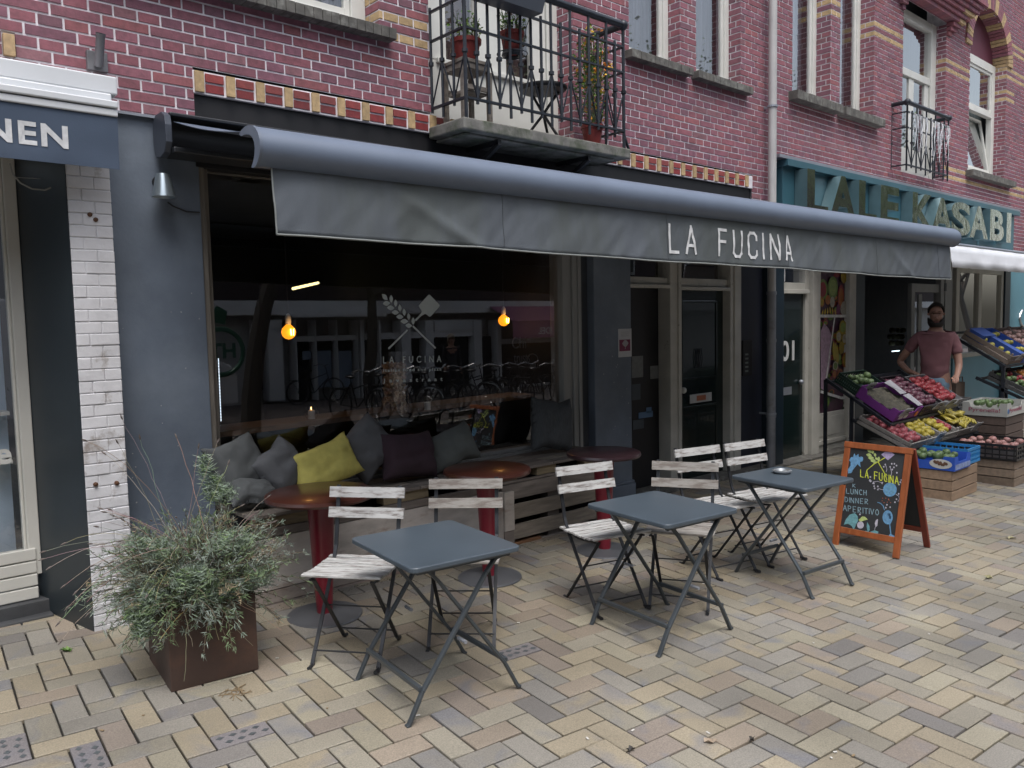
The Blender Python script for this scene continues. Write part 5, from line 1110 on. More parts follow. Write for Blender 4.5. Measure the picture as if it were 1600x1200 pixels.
# ================================================================== PLANTER WITH LAVENDER
pl = thing('planter', 'square rust brown steel planter with overgrown lavender beside the grey wall', 'planter', (1.37, 3.79, gz(1.37, 3.79)), radians(-6))
g = MB(); hw, hd, hh = .195, .215, .375
g.bb(-hw, hw, -hd, -hd+.012, 0, hh); g.bb(-hw, hw, hd-.012, hd, 0, hh); g.bb(-hw, -hw+.012, -hd+.013, hd-.013, 0, hh); g.bb(hw-.012, hw, -hd+.013, hd-.013, 0, hh); g.bb(-hw+.013, hw-.013, -hd+.013, hd-.013, .02, hh-.05)
g.build('box', M('corten_steel', (.055, .032, .024), .7, metal=.0, var=.18, vs=4, col2=(.085, .042, .026), c2s=5, c2t=(.5, .75), bump=.2, bs=60), pl, bevel=.003)
def lavender(par, roots, n, spread, L_, bias, name='foliage'):
    g = MB(); dr = MB(); random.seed(5)
    for i in range(n):
        rx_, ry_ = random.uniform(-roots[0], roots[0]), random.uniform(-roots[1], roots[1]); a = random.uniform(0, 2*pi)
        d = Vector((cos(a)*random.uniform(.1, 1)*spread+bias[0], sin(a)*random.uniform(.1, 1)*spread*.8+bias[1], random.uniform(.25, 1.15))).normalized()
        p = Vector((rx_, ry_, .33)); ln = L_*random.uniform(.45, 1.1); k = 9; pts = [p.copy()]; droop = random.uniform(.03, .20)
        for j in range(k): d = (d+Vector((random.gauss(0, .07), random.gauss(0, .07), -droop))).normalized(); p = p+d*ln/k; pts.append(p.copy())
        dead = random.random() < .10
        dr.col = (.11, .085, .055); dr.tube(pts, .0016, 3, cap=False)
        base = random.choice([(.13, .16, .13), (.15, .18, .145), (.105, .135, .10), (.11, .15, .075), (.165, .19, .165), (.09, .13, .06)]) if not dead else (.20, .16, .10)
        for j in range(2, k+1):
            for q in range(5 if j < k-1 else 8):
                kk = random.uniform(.8, 1.7); g.col = tuple(c*kk for c in base); b_ = pts[j]+Vector((random.gauss(0, .006), random.gauss(0, .006), random.gauss(0, .006)))
                ax = (pts[j]-pts[j-1]).normalized(); e = (ax*random.uniform(.3, 1.1)+Vector((random.gauss(0, .6), random.gauss(0, .6), random.gauss(0, .5)))).normalized()
                l = random.uniform(.018, .038); s_ = e.orthogonal().normalized(); s_ = Matrix.Rotation(random.uniform(0, 6.28), 3, e) @ s_*.0015
                g.quad([b_-s_, b_+s_, b_+e*l*.6+s_*1.1, b_+e*l, b_+e*l*.6-s_*1.1])
    g.build(name, M('lavender_leaf', (1, 1, 1), .7, attr=True, var=.15, vs=40), par, fixn=False); dr.build('twigs', M('dry_twig', (1, 1, 1), .8, attr=True, var=.2), par, fixn=False)
lavender(pl, (.17, .19), 900, .75, .40, (-.12, -.08))
# stalks: dry flower stems arching to the left and up, with seed heads
g = MB(); hd_ = MB(); random.seed(21)
plM = Matrix.Translation((1.37, 3.79, gz(1.37, 3.79))) @ Matrix.Rotation(radians(-6), 4, 'Z'); inv = plM.inverted()
def stalk(p0, p1, sag, r=.0014, col=(.30, .27, .20), head=True):
    p0 = inv @ Vector(p0); p1 = inv @ Vector(p1); pts = []
    for j in range(11): t = j/10; pts.append(p0.lerp(p1, t)+Vector((random.gauss(0, .003), random.gauss(0, .003), sag*4*t*(1-t))))
    g.col = tuple(c*random.uniform(.7, 1.3) for c in col); g.tube(pts, r, 4, r1=r*.6)
    if head: hd_.col = (.12, .10, .09); d = (pts[-1]-pts[-2]).normalized(); hd_.tube([pts[-1]-d*.012, pts[-1], pts[-1]+d*.016], [.002, .0045, .001], 5)
R0 = lambda: (1.37+random.uniform(-.12, .1), 3.75+random.uniform(-.12, .12), .50+random.uniform(-.05, .1))
for px, py, sg_ in ((133, 688, .10), (182, 690, .06), (162, 708, .08), (188, 652, .05), (278, 682, .02), (310, 697, .01), (218, 683, .07), (95, 1002, .14), (68, 862, .08), (66, 874, .10), (98, 850, .12), (75, 888, .12), (155, 795, .05), (163, 800, .05), (170, 796, .05), (176, 806, .04), (192, 812, .04), (150, 823, .04), (140, 850, .06), (105, 950, .14), (120, 925, .14), (135, 960, .12), (100, 915, .12), (90, 975, .16), (356, 723, .02), (340, 690, .02), (400, 800, .03), (430, 815, .03), (378, 790, .03), (420, 775, .03), (405, 820, .02)):
    q = aty(px, py, random.uniform(3.55, 3.85)); stalk(R0(), q, sg_)
for i in range(60):
    q = aty(random.uniform(110, 440), random.uniform(800, 960), random.uniform(3.4, 3.8)); stalk(R0(), q, random.uniform(.02, .12), .0011, head=random.random() < .4)
for px, py in ((290, 1065), (300, 1010), (340, 1000), (395, 1010), (415, 975), (440, 985), (250, 1000), (235, 985), (345, 980)):
    q = aty(px, py, 3.5); stalk((1.3+random.uniform(-.1, .2), 3.56, .48), q, .03, .0016, (.26, .2, .14), False)
g.build('stalks', M('dry_stalk', (1, 1, 1), .8, attr=True, var=.2), pl, fixn=False); hd_.build('seed_heads', M('seed_head', (1, 1, 1), .9, attr=True), pl, fixn=False)
# extra sprays: one high at the window edge, one drooping at the left corner of the box
def spray(cx, cy, cz, R_, n, cols):
    g = MB()
    for i in range(n):
        d = Vector((random.gauss(0, 1), random.gauss(0, 1), random.gauss(0, 1))).normalized()*random.random()**.5; b_ = inv @ (Vector((cx, cy, cz))+Vector((d.x*R_[0], d.y*R_[1], d.z*R_[2])))
        kk = random.uniform(.8, 1.7); g.col = tuple(c*kk for c in random.choice(cols)); e = Vector((random.gauss(0, .6), random.gauss(0, .5), random.gauss(.4, .6))).normalized(); l = random.uniform(.02, .04); s_ = e.orthogonal().normalized()*.0015
        g.quad([b_-s_, b_+s_, b_+e*l*.6+s_, b_+e*l, b_+e*l*.6-s_])
    return g
lc = [(.115, .155, .115), (.14, .18, .125), (.10, .155, .06), (.155, .19, .15)]
G_ = MB()
for px, py, yy, R_, n_ in ((335, 765, 3.95, (.06, .08, .08), 700), (320, 730, 3.95, (.04, .05, .07), 300), (355, 770, 3.85, (.05, .06, .05), 260), (250, 860, 3.7, (.09, .09, .05), 800), (215, 850, 3.7, (.05, .06, .035), 350), (222, 975, 3.62, (.045, .05, .09), 800), (205, 960, 3.62, (.04, .04, .04), 300), (235, 935, 3.6, (.05, .05, .06), 450), (345, 925, 3.52, (.13, .04, .045), 1500), (400, 905, 3.52, (.06, .05, .05), 700), (300, 905, 3.5, (.10, .05, .06), 900), (360, 850, 3.6, (.12, .08, .06), 1200), (420, 890, 3.6, (.03, .03, .03), 200)):
    c = aty(px, py, yy); G_q = spray(c.x, c.y, c.z, R_, n_, lc); b0 = len(G_.v); G_.v += G_q.v; G_.f += [tuple(i+b0 for i in f) for f in G_q.f]; G_.mi += G_q.mi; G_.c += G_q.c
G_.build('sprigs', M('lavender_leaf', (1, 1, 1)), pl, fixn=False)

# weeds and litter on the paving
wd = gnd(105, 1018); w = MB()
for i in range(40):
    a = random.uniform(0, 6.28); e = Vector((cos(a), sin(a), random.uniform(.2, 1))).normalized(); l = random.uniform(.015, .04); s_ = e.cross(Vector((0, 0, 1))).normalized()*.006; w.col = (.09*random.uniform(.7, 1.3), .18, .03); w.quad([(0, 0, 0), tuple(e*l*.5+s_), tuple(e*l), tuple(e*l*.5-s_)])
o_ = w.build('weed', m_leaf, fixn=False); o_.location = wd+Vector((0, 0, .002)); tag(o_, 'small bright green weed in a paving joint near the white pilaster', 'weed')
def leafobj(px, py, lab, s_=.035, col=(.30, .22, .12)):
    g = MB(); n_ = 9; top = []
    for i in range(n_): a = 2*pi*i/n_; r = s_*(.5 if i % 2 else 1.0)*random.uniform(.8, 1.1); top.append((r*cos(a), r*sin(a)*.7, .006+.012*abs(sin(a*1.5))))
    g.faces([(0, 0, .002)]+top, [(0, i+1, (i+1) % n_+1) for i in range(n_)]); g.tube([(0, 0, .004), (-s_*1.3, s_*.3, .010)], .001, 4)
    o_ = g.build('fallen_leaf', M('dry_leaf_%d' % int(col[0]*100), col, .8, var=.3), fixn=False); md = o_.modifiers.new('s', 'SOLIDIFY'); md.thickness = .0008; o_.location = gnd(px, py)+Vector((0, 0, .006)); o_.rotation_euler = (0, 0, random.uniform(0, 6)); tag(o_, lab, 'leaf')
leafobj(1110, 1163, 'curled pale brown leaf on the pavement at the bottom right of centre', .03, (.34, .27, .2)); leafobj(1578, 843, 'pale dry leaf on the paving to the right of the chalkboard', .045, (.36, .33, .2))
leafobj(1545, 905, 'yellowish leaf lying on the pavement near the right edge', .04, (.30, .28, .15)); leafobj(985, 1176, 'dark wet leaf on the pavement at the bottom', .022, (.06, .055, .05)); leafobj(1175, 1160, 'dark leaf scrap beside the curled pale leaf', .018, (.05, .045, .04))
g = MB(); random.seed(3)
for i in range(46):
    if i < 26: q = gnd(random.uniform(100, 1500), random.uniform(840, 1190))
    else: q = gnd(random.uniform(350, 385), random.uniform(1075, 1095))
    a = random.uniform(0, 6.28); l = random.uniform(.004, .010) if i < 26 else .03; g.col = (.5, .48, .44) if i < 16 else (.22, .16, .09); q += Vector((0, 0, .007)); e = Vector((cos(a), sin(a), 0))*l; s_ = Vector((-sin(a), cos(a), 0))*(.004 if i < 26 else .0015); g.sheet([q-e-s_, q+e-s_, q+e+s_, q-e+s_], (0, 0, 1), .002)
tag(g.build('litter', M('litter', (1, 1, 1), .9, attr=True)), 'bits of paper and straw scattered over the paving', 'litter', kind='stuff')
g = MB(); random.seed(8)
for i in range(900):   # moss and grit in the joint along the walls
    t = random.random(); x = 1.1+7*t; y = 4.29-abs(random.gauss(0, .035)) if 1.8 < x < 4.8 else 4.62-abs(random.gauss(0, .03)); g.col = random.choice([(.05, .06, .02), (.08, .07, .05), (.03, .03, .03)]); g.ball((x, y, gz(x, y)+.004), random.uniform(.001, .0035), 5)
tag(g.build('moss', M('moss', (1, 1, 1), .95, attr=True)), 'thin line of moss and grit along the foot of the facade', 'moss', kind='stuff')

# ================================================================== THINGS INSIDE THE WINDOW
a = atz(335, 667, 1.02); b_ = atz(872, 641, 1.02); yS = 5.05
ws = thing('window_counter', 'narrow wooden counter along the inside of the window', 'counter', (0, 0, 0))
g = MB(); g.faces([(1.35, 4.95, .985), (4.98, 5.28, .985), (4.98, 5.60, .985), (1.35, 5.30, .985), (1.35, 4.95, 1.02), (4.98, 5.28, 1.02), (4.98, 5.60, 1.02), (1.35, 5.30, 1.02)], [(0, 1, 2, 3), (4, 5, 6, 7), (0, 1, 5, 4), (1, 2, 6, 5), (2, 3, 7, 6), (3, 0, 4, 7)]); g.build('counter_top', M('counter_oak', (.16, .10, .06), .5, var=.3, vs=4, stretch=(1, 8, 8)), ws)
g = MB(); g.bar((1.6, 5.2, .985), (1.6, 5.2, 0), .05, .05); g.bar((4.2, 5.45, .985), (4.2, 5.45, 0), .05, .05); g.build('leg', m_black, ws)
m_amber = M('amber_bulb', (.5, .2, .02), .3, emit=(1, .30, .01), estr=1.05); m_fil = M('filament', (1, .8, .2), .3, emit=(1, .70, .12), estr=9)
for px, py, yy, lab in ((451, 519, 5.15, 'glowing amber filament bulb hanging at the left of the window'), (787, 501, 5.45, 'glowing amber filament bulb hanging at the right of the window')):
    c = aty(px, py, yy); t = thing('filament_lamp', lab, 'lamp', c); r = .050
    g = MB(); g.lathe([(.0, -r), (r*.5, -r*.86), (r*.86, -r*.5), (r, 0), (r*.86, r*.5), (r*.5, r*.86), (.014, r*1.08)], (0, 0, 0), 20); g.build('bulb', m_amber, t, smooth=True)
    g = MB(); 
    for s_ in (-1, 1): g.tube([(s_*.008, -r-.004, -.022), (s_*.011, -r-.004, .022)], .0035, 6)
    g.build('filament', m_fil, t)
    g = MB(); g.lathe([(.014, r*1.05), (.02, r*1.25), (.02, r*2.1), (.008, r*2.5), (.0, r*2.6)], (0, 0, 0), 16); g.build('socket', M('white_socket', (.5, .5, .48), .4), t, smooth=True)
    g = MB(); g.tube([(0, 0, r*2.55), (0, 0, 2.9-c.z)], .003, 5); g.build('cord', m_black, t)
    l_ = bpy.data.lights.new('bulb_light', 'POINT'); l_.energy = .5; l_.color = (1, .5, .15); l_.shadow_soft_size = .04; lo = bpy.data.objects.new('bulb_light', l_); COL.objects.link(lo); lo.parent = t; lo.location = (0, -.07, 0)
a = aty(458, 451, 8.0); b_ = aty(497, 442, 8.8); g = MB(); g.tube([a, b_], .016, 8); tag(g.build('tube_lamp', M('warm_tube', (1, .9, .5), .5, emit=(1, .84, .35), estr=1.5)), 'lit fluorescent tube on the ceiling inside the restaurant', 'tube lamp')
c = aty(690, 506, 7.5); g = MB(); g.lathe([(.0, .012), (.03, .012), (.20, 0), (.0, -.008)], (0, 0, 0), 24); o_ = g.build('pendant_lamp', M('warm_shade', (.6, .4, .2), .5, emit=(1, .65, .3), estr=.55), smooth=True); o_.location = c; tag(o_, 'flat warm pendant lamp seen edge-on inside the restaurant', 'lamp')
g = MB()
for k in range(42): q = aty(341.3+k*.1, 561+k*2.35, 5.6); g.ball(q, .0038, 6)
tag(g.build('light_strip', M('cold_led', (1, 1, 1), .5, emit=(.75, .88, 1), estr=1.3)), 'vertical strip of tiny white lights at the left edge of the window', 'light strip')
for px, py, lab, lit in ((487, 655, 'lit white candle in a round glass on the window counter', 1), (668, 641, 'white candle in a straight glass on the window counter', 0)):
    y_ = 5.1 if lit else 5.35; c = atz(px, py, 1.021); t = thing('candle', lab, 'candle', c)
    g = MB(); g.lathe([(.0, .003), (.024, .003), (.024, .062), (0, .064)], (0, 0, 0), 16); g.build('wax', M('white_wax', (.55, .55, .52), .6), t, smooth=True, ang=30)
    g = MB(); pr3 = [(.03, .0), (.042, .02), (.05, .05), (.045, .085), (.036, .10)] if lit else [(.034, 0), (.036, .11)]; g.lathe(pr3, (0, 0, 0), 24); g.build('glass', m_glass, t, smooth=True)
    if lit: g = MB(); g.lathe([(.0, .066), (.004, .072), (.0, .092)], (0, 0, 0), 8); g.build('flame', M('flame', (1, .6, .2), .5, emit=(1, .5, .15), estr=7), t)
c = atz(618, 647, 1.021); t = thing('cork_vase', 'tall clear glass cylinder filled with wine corks on the window counter', 'vase', c)
g = MB(); g.lathe([(.098, 0), (.1, .006), (.1, .46), (.096, .46)], (0, 0, 0), 32); g.build('glass', m_glass, t, smooth=True)
g = MB(); random.seed(4)
for i in range(330):
    a = random.uniform(0, 6.28); r = .088*random.random()**.35; z = random.uniform(.015, .37); d = Vector((random.gauss(0, 1), random.gauss(0, 1), random.gauss(0, .8))).normalized()*.02; p_ = Vector((r*cos(a)*.9, r*sin(a)*.9, z)); g.col = random.choice([(.30, .20, .12), (.24, .16, .10), (.36, .26, .17), (.2, .12, .09)]); g.tube([p_-d, p_+d], .0105, 7)
g.build('corks', M('cork', (1, 1, 1), .9, attr=True, var=.25, vs=80), t)['kind'] = 'stuff'
g = MB()
def tx(mbq, s_, x0, y0, x1, y1, hpx, yy): a = aty(x0, y0, yy); b_ = aty(x1, y1, yy); t_ = aty(x0, y0-hpx, yy); add_text(mbq, s_, a, b_-a, t_-a, (b_-a).length, (t_-a).length, .001)
tx(g, 'PRIDE', 829, 576, 852, 575, 7, 5.25); tx(g, 'Chi', 800, 545, 822, 544, 18, 5.25); tx(g, 'trusts', 803, 567, 828, 566, 13, 5.25)
q = [aty(832+8*cos(t*pi/12), 561+8*sin(t*pi/12), 5.25) for t in range(25)]; g.tube(q, .004, 5)
g.build('inner_writing', M('dim_chalk', (.10, .10, .11), .8), sw)

# ================================================================== PEOPLE
m_skin = M('skin', (.27, .15, .11), .6, var=.08, vs=10); m_hair = M('dark_hair', (.012, .010, .009), .7, var=.3, vs=60, bump=.6, bs=200)
def skin_mesh(name, pts, edges, mat, par, root=0, sub=2, folds=False):
    me = bpy.data.meshes.new(name); me.from_pydata([p[:3] for p in pts], edges, []); me.materials.append(mat); o_ = bpy.data.objects.new(name, me); COL.objects.link(o_)
    if par: o_.parent = par
    md = o_.modifiers.new('skin', 'SKIN'); md.use_smooth_shade = True
    for i, p in enumerate(pts):
        sv = me.skin_vertices[0].data[i]; r = p[3]; sv.radius = (r, p[4] if len(p) > 4 else r); sv.use_root = (i == root)
    s_ = o_.modifiers.new('sub', 'SUBSURF'); s_.levels = s_.render_levels = sub
    dg = bpy.context.evaluated_depsgraph_get(); bpy.context.view_layer.update(); nm = bpy.data.meshes.new_from_object(o_.evaluated_get(dg)); o_.modifiers.clear(); o_.data = nm; nm.name = name
    nm.polygons.foreach_set('use_smooth', [True]*len(nm.polygons))
    if folds:
        for v in nm.vertices: v.co += v.normal*(noise.noise(Vector((v.co.x*9, v.co.y*9, v.co.z*16)))*.012+noise.noise(v.co*28)*.004)
    return o_
def person(label, loc, rz, top, legc, hair, pose='hip', skin=None, long_hair=False, beard=True, lean=0, sc=1.0):
    t = thing('person', label, 'person', loc, rz); skin = skin or m_skin
    L_ = lean   # forward is -y
    pel = (0, 0, .95); 
    P_ = [(0, .0, .95, .125, .10), (0, -.01-L_*.3, 1.12, .12, .09), (0, -.0-L_*.7, 1.32, .135, .095), (0, .01-L_, 1.44, .105, .08), (0, .0-L_*1.05, 1.52, .054, .056), (0, -.01-L_*1.1, 1.60, .070, .088), (0, -.01-L_*1.1, 1.68, .073, .092), (0, -.0-L_*1.1, 1.745, .052, .066)]
    E_ = [(i, i+1) for i in range(7)]
    def chain(start, pl_):
        k = start
        for p_ in pl_: P_.append(p_); E_.append((k, len(P_)-1)); k = len(P_)-1
        return k
    chain(5, [(0, -.095-L_*1.1, 1.60, .012), (0, -.118-L_*1.1, 1.588, .010)])     # nose
    for s_ in (-1, 1):
        chain(0, [(s_*.10, -.01, .86, .088), (s_*.12, -.03, .50, .058), (s_*.13, -.0, .30, .052), (s_*.13, .02, .09, .038), (s_*.14, -.05, .035, .036), (s_*.15, -.14, .025, .028)])
        chain(6, [(s_*.078, .0-L_*1.1, 1.635, .014), (s_*.086, .005-L_*1.1, 1.655, .012)])   # ear
        if pose == 'hip' and s_ < 0: arm = [(s_*.165, -L_, 1.39, .050), (s_*.30, .06-L_, 1.20, .047), (s_*.36, .10-L_, 1.10, .042), (s_*.27, -.02, 1.00, .032), (s_*.205, -.07, .98, .026)]
        elif pose == 'hip': arm = [(s_*.165, -L_, 1.39, .050), (s_*.225, -.02-L_, 1.16, .047), (s_*.23, -.08-L_*.6, 1.05, .04), (s_*.20, -.24, .96, .030), (s_*.19, -.29, .945, .026)]
        else: arm = [(s_*.17, 0, 1.40, .058), (s_*.21, .02, 1.15, .045), (s_*.215, .0, 1.06, .038), (s_*.22, -.09, .88, .03), (s_*.22, -.12, .83, .026)]
        h_ = chain(2, arm); hp = Vector(P_[h_][:3]); d = (hp-Vector(P_[h_-1][:3])).normalized(); sd_ = d.cross(Vector((0, 0, 1))); sd_ = sd_.normalized() if sd_.length > .1 else Vector((0, 1, 0)); dn = d.cross(sd_).normalized()
        for f, ln in ((-1.5, .062), (-.5, .078), (.5, .074), (1.5, .058)):
            a = hp+sd_*f*.016+d*.028; b2 = a+d*ln*.5+dn*.006; c2_ = b2+d*ln*.35+dn*.022; chain(h_, [(*a, .0095), (*b2, .0085), (*c2_, .0072)])
        a = hp+sd_*.032+d*.0; b2 = a+d*.035+sd_*.015; chain(h_, [(*a, .011), (*b2, .008)])
    skin_mesh('body', P_, E_, skin, t)
    T_ = [(0, 0, .87, .160, .132), (0, -L_*.25, 1.05, .150, .118), (0, -L_*.7, 1.30, .158, .118), (0, -L_, 1.40, .115, .088), (0, -L_*1.0, 1.475, .075, .07)]; Et = [(0, 1), (1, 2), (2, 3), (3, 4)]
    for s_ in (-1, 1):
        if pose == 'hip' and s_ < 0: a_ = [(s_*.165, -L_, 1.392, .074), (s_*.245, .04-L_, 1.28, .064), (s_*.285, .055-L_, 1.215, .066)]
        elif pose == 'hip': a_ = [(s_*.165, -L_, 1.392, .074), (s_*.205, -.01-L_, 1.26, .062), (s_*.222, -.015-L_, 1.18, .064)]
        else: a_ = [(s_*.18, 0, 1.405, .075), (s_*.21, .01, 1.2, .062), (s_*.22, .0, 1.05, .055), (s_*.225, -.07, .92, .048)]
        k = 2
        for p_ in a_: T_.append(p_); Et.append((k, len(T_)-1)); k = len(T_)-1
    skin_mesh('shirt', T_, Et, top, t, sub=3, folds=True)
    T_ = [(0, 0, 1.02, .142, .114), (0, 0, .88, .140, .120)]; Et = [(0, 1)]
    for s_ in (-1, 1):
        k = 1
        for p_ in [(s_*.10, -.01, .80, .098), (s_*.12, -.03, .50, .075), (s_*.13, .0, .28, .068), (s_*.13, .015, .10, .062)]: T_.append(p_); Et.append((k, len(T_)-1)); k = len(T_)-1
    skin_mesh('trousers', T_, Et, legc, t, sub=3, folds=True)
    g = MB()
    for s_ in (-1, 1): g.lathe([(0, 0), (.042, .0), (.048, .03), (.036, .075), (0, .085)], (s_*.145, -.06, 0), 14, Matrix.Diagonal((1, 2.6, 1, 1)))
    g.build('shoe', m_black, t, smooth=True)
    g = MB(); vs = []; fs = []; n_, k_ = 22, 11; cy = -.005-L_*1.1      # hair cap
    for i in range(k_+1):
        th = (pi*.60)*i/k_
        for j in range(n_):
            ph = 2*pi*j/n_; back = (sin(ph)+1)/2; tt = th*(.40+.70*back) if not long_hair else th*(.62+.6*back); r = 1+.10*noise.noise(Vector((cos(ph)*4, sin(ph)*4, tt*5)))+.05*noise.noise(Vector((cos(ph)*13, sin(ph)*13, tt*12)))
            z_ = 1.665+.108*cos(tt)*r - (.16*max(0, tt-1.4) if long_hair else 0); vs.append((.088*sin(tt)*cos(ph)*r, cy+.006+.104*sin(tt)*sin(ph)*r, z_))
    for i in range(k_):
        for j in range(n_): fs.append((i*n_+j, i*n_+(j+1) % n_, (i+1)*n_+(j+1) % n_, (i+1)*n_+j))
    g.faces(vs, fs); o_ = g.build('hair', hair, t, smooth=True, ang=0); md = o_.modifiers.new('s', 'SOLIDIFY'); md.thickness = .012
    g = MB()
    for s_ in (-1, 1): g.ball((s_*.030, -.098-L_*1.1, 1.645), .007, 8, (1, .6, .7))
    g.build('eyes', M('eye', (.06, .05, .05), .2), t, smooth=True)
    g = MB()
    for s_ in (-1, 1): g.tube([(s_*.014, -.106-L_*1.1, 1.664), (s_*.030, -.107-L_*1.1, 1.669), (s_*.045, -.096-L_*1.1, 1.664)], .003, 6)
    g.build('eyebrows', hair, t)
    g = MB(); g.tube([(-.022, -.104-L_*1.1, 1.553), (0, -.110-L_*1.1, 1.555), (.022, -.104-L_*1.1, 1.553)], .005, 7); g.build('mouth', M('lips', (.22, .08, .07), .5), t)
    if beard:
        g = MB(); vs = []; fs = []; n_, k_ = 18, 7
        for i in range(k_+1):
            for j in range(n_+1):
                ph = -pi*.02-pi*.96*j/n_; v = i/k_; r = .985+.07*sin(pi*v)+.03*noise.noise(Vector((ph*6, v*5, 2))); zz = 1.585-.075*v-.01+(.03*(1-abs(sin(ph))) if v < .2 else 0)-(.022 if (v < .15 and abs(sin(ph)) > .85) else 0)
                vs.append((.078*cos(ph)*r*(1-.35*v*v), cy+.098*sin(ph)*r*(1-.22*v*v), zz))
        for i in range(k_):
            for j in range(n_): fs.append((i*(n_+1)+j, i*(n_+1)+j+1, (i+1)*(n_+1)+j+1, (i+1)*(n_+1)+j))
        g.faces(vs, fs); o_ = g.build('beard', hair, t, smooth=True, ang=0); md = o_.modifiers.new('s', 'SOLIDIFY'); md.thickness = .018; md.offset = 0
    t.scale = (sc, sc, sc); return t
pk = M('washed_pink_cotton', (.17, .078, .088), .9, var=.15, vs=6, bump=.2, bs=300)
person('bearded man in a pink t-shirt and light jeans standing behind the fruit crates', (10.20, 3.80, gz(10.1, 3.8)), radians(-66), pk, M('light_denim', (.13, .20, .27), .85, var=.15), m_hair, 'hip', lean=.04, sc=1.06)

# ================================================================== GREENGROCER STANDS
def fruit_mesh(kind):
    g = MB()
    if kind == 'banana':
        for k in range(5):
            o_ = (k-2)*.6; pts = [Vector((.02*sin(o_)+.026*(k-2)*j/6, -.08+.16*j/7, .035*sin(pi*j/7)+.004*k)) for j in range(8)]; g.tube(pts, [.006, .014, .017, .018, .018, .017, .013, .005], 7)
    elif kind == 'grape':
        for k in range(40): g.ball((random.gauss(0, .03), random.gauss(0, .045), random.uniform(0, .04)), .012, 7)
    else: g.lathe([(.0, -.034), (.020, -.034), (.034, -.018), (.038, .002), (.034, .022), (.018, .034), (.004, .028), (0, .026)], (0, 0, 0), 14)
    return g
FM = {}
FCOL = {'apple_pink': (.38, .07, .09), 'apple_yellow': (.45, .36, .03), 'apple_red': (.32, .02, .03), 'orange': (.55, .22, .04), 'banana': (.42, .34, .03), 'plum': (.10, .015, .04), 'green': (.10, .17, .05), 'mushroom': (.40, .24, .22), 'onion': (.42, .20, .18), 'lemon': (.40, .36, .04), 'grape': (.06, .015, .05)}
WORD = {'apple_pink': ('apple', 'pink apple'), 'apple_yellow': ('apple', 'yellow apple'), 'apple_red': ('apple', 'red apple'), 'orange': ('orange', 'orange'), 'banana': ('banana_bunch', 'bunch of bananas'), 'plum': ('plum', 'dark red plum'), 'green': ('lime', 'green fruit'), 'mushroom': ('sweet_potato', 'pale pink root'), 'onion': ('onion', 'pink onion'), 'lemon': ('lemon', 'yellow fruit'), 'grape': ('grape_bunch', 'bunch of dark grapes')}
def fruit(kind, p, where, s_=1.0):
    base = WORD[kind][0]
    if kind not in FM:
        o_ = fruit_mesh('banana' if kind == 'banana' else 'grape' if kind == 'grape' else 'r').build(base, M('fruit_'+kind, tuple(c*.62+.012 for c in FCOL[kind]), .5, var=.35, vs=22), smooth=True, ang=0); FM[kind] = o_.data
    else: o_ = bpy.data.objects.new(base, FM[kind]); COL.objects.link(o_)
    o_.location = p; o_.rotation_euler = (random.uniform(-.4, .4), random.uniform(-.4, .4), random.uniform(0, 6)); k = s_*random.uniform(.82, 1.15); o_.scale = (k, k*random.uniform(.92, 1.08), k*random.uniform(.88, 1.05))
    tag(o_, WORD[kind][1]+' in '+where, WORD[kind][1].replace('bunch of ', '') if 'bunch' in WORD[kind][1] else base.replace('_', ' '), WORD[kind][1]+' in '+where)
m_cwood = M('crate_wood', (1, 1, 1), .8, attr=True, var=.2, vs=5, stretch=(.6, 5, 5), bump=.3)
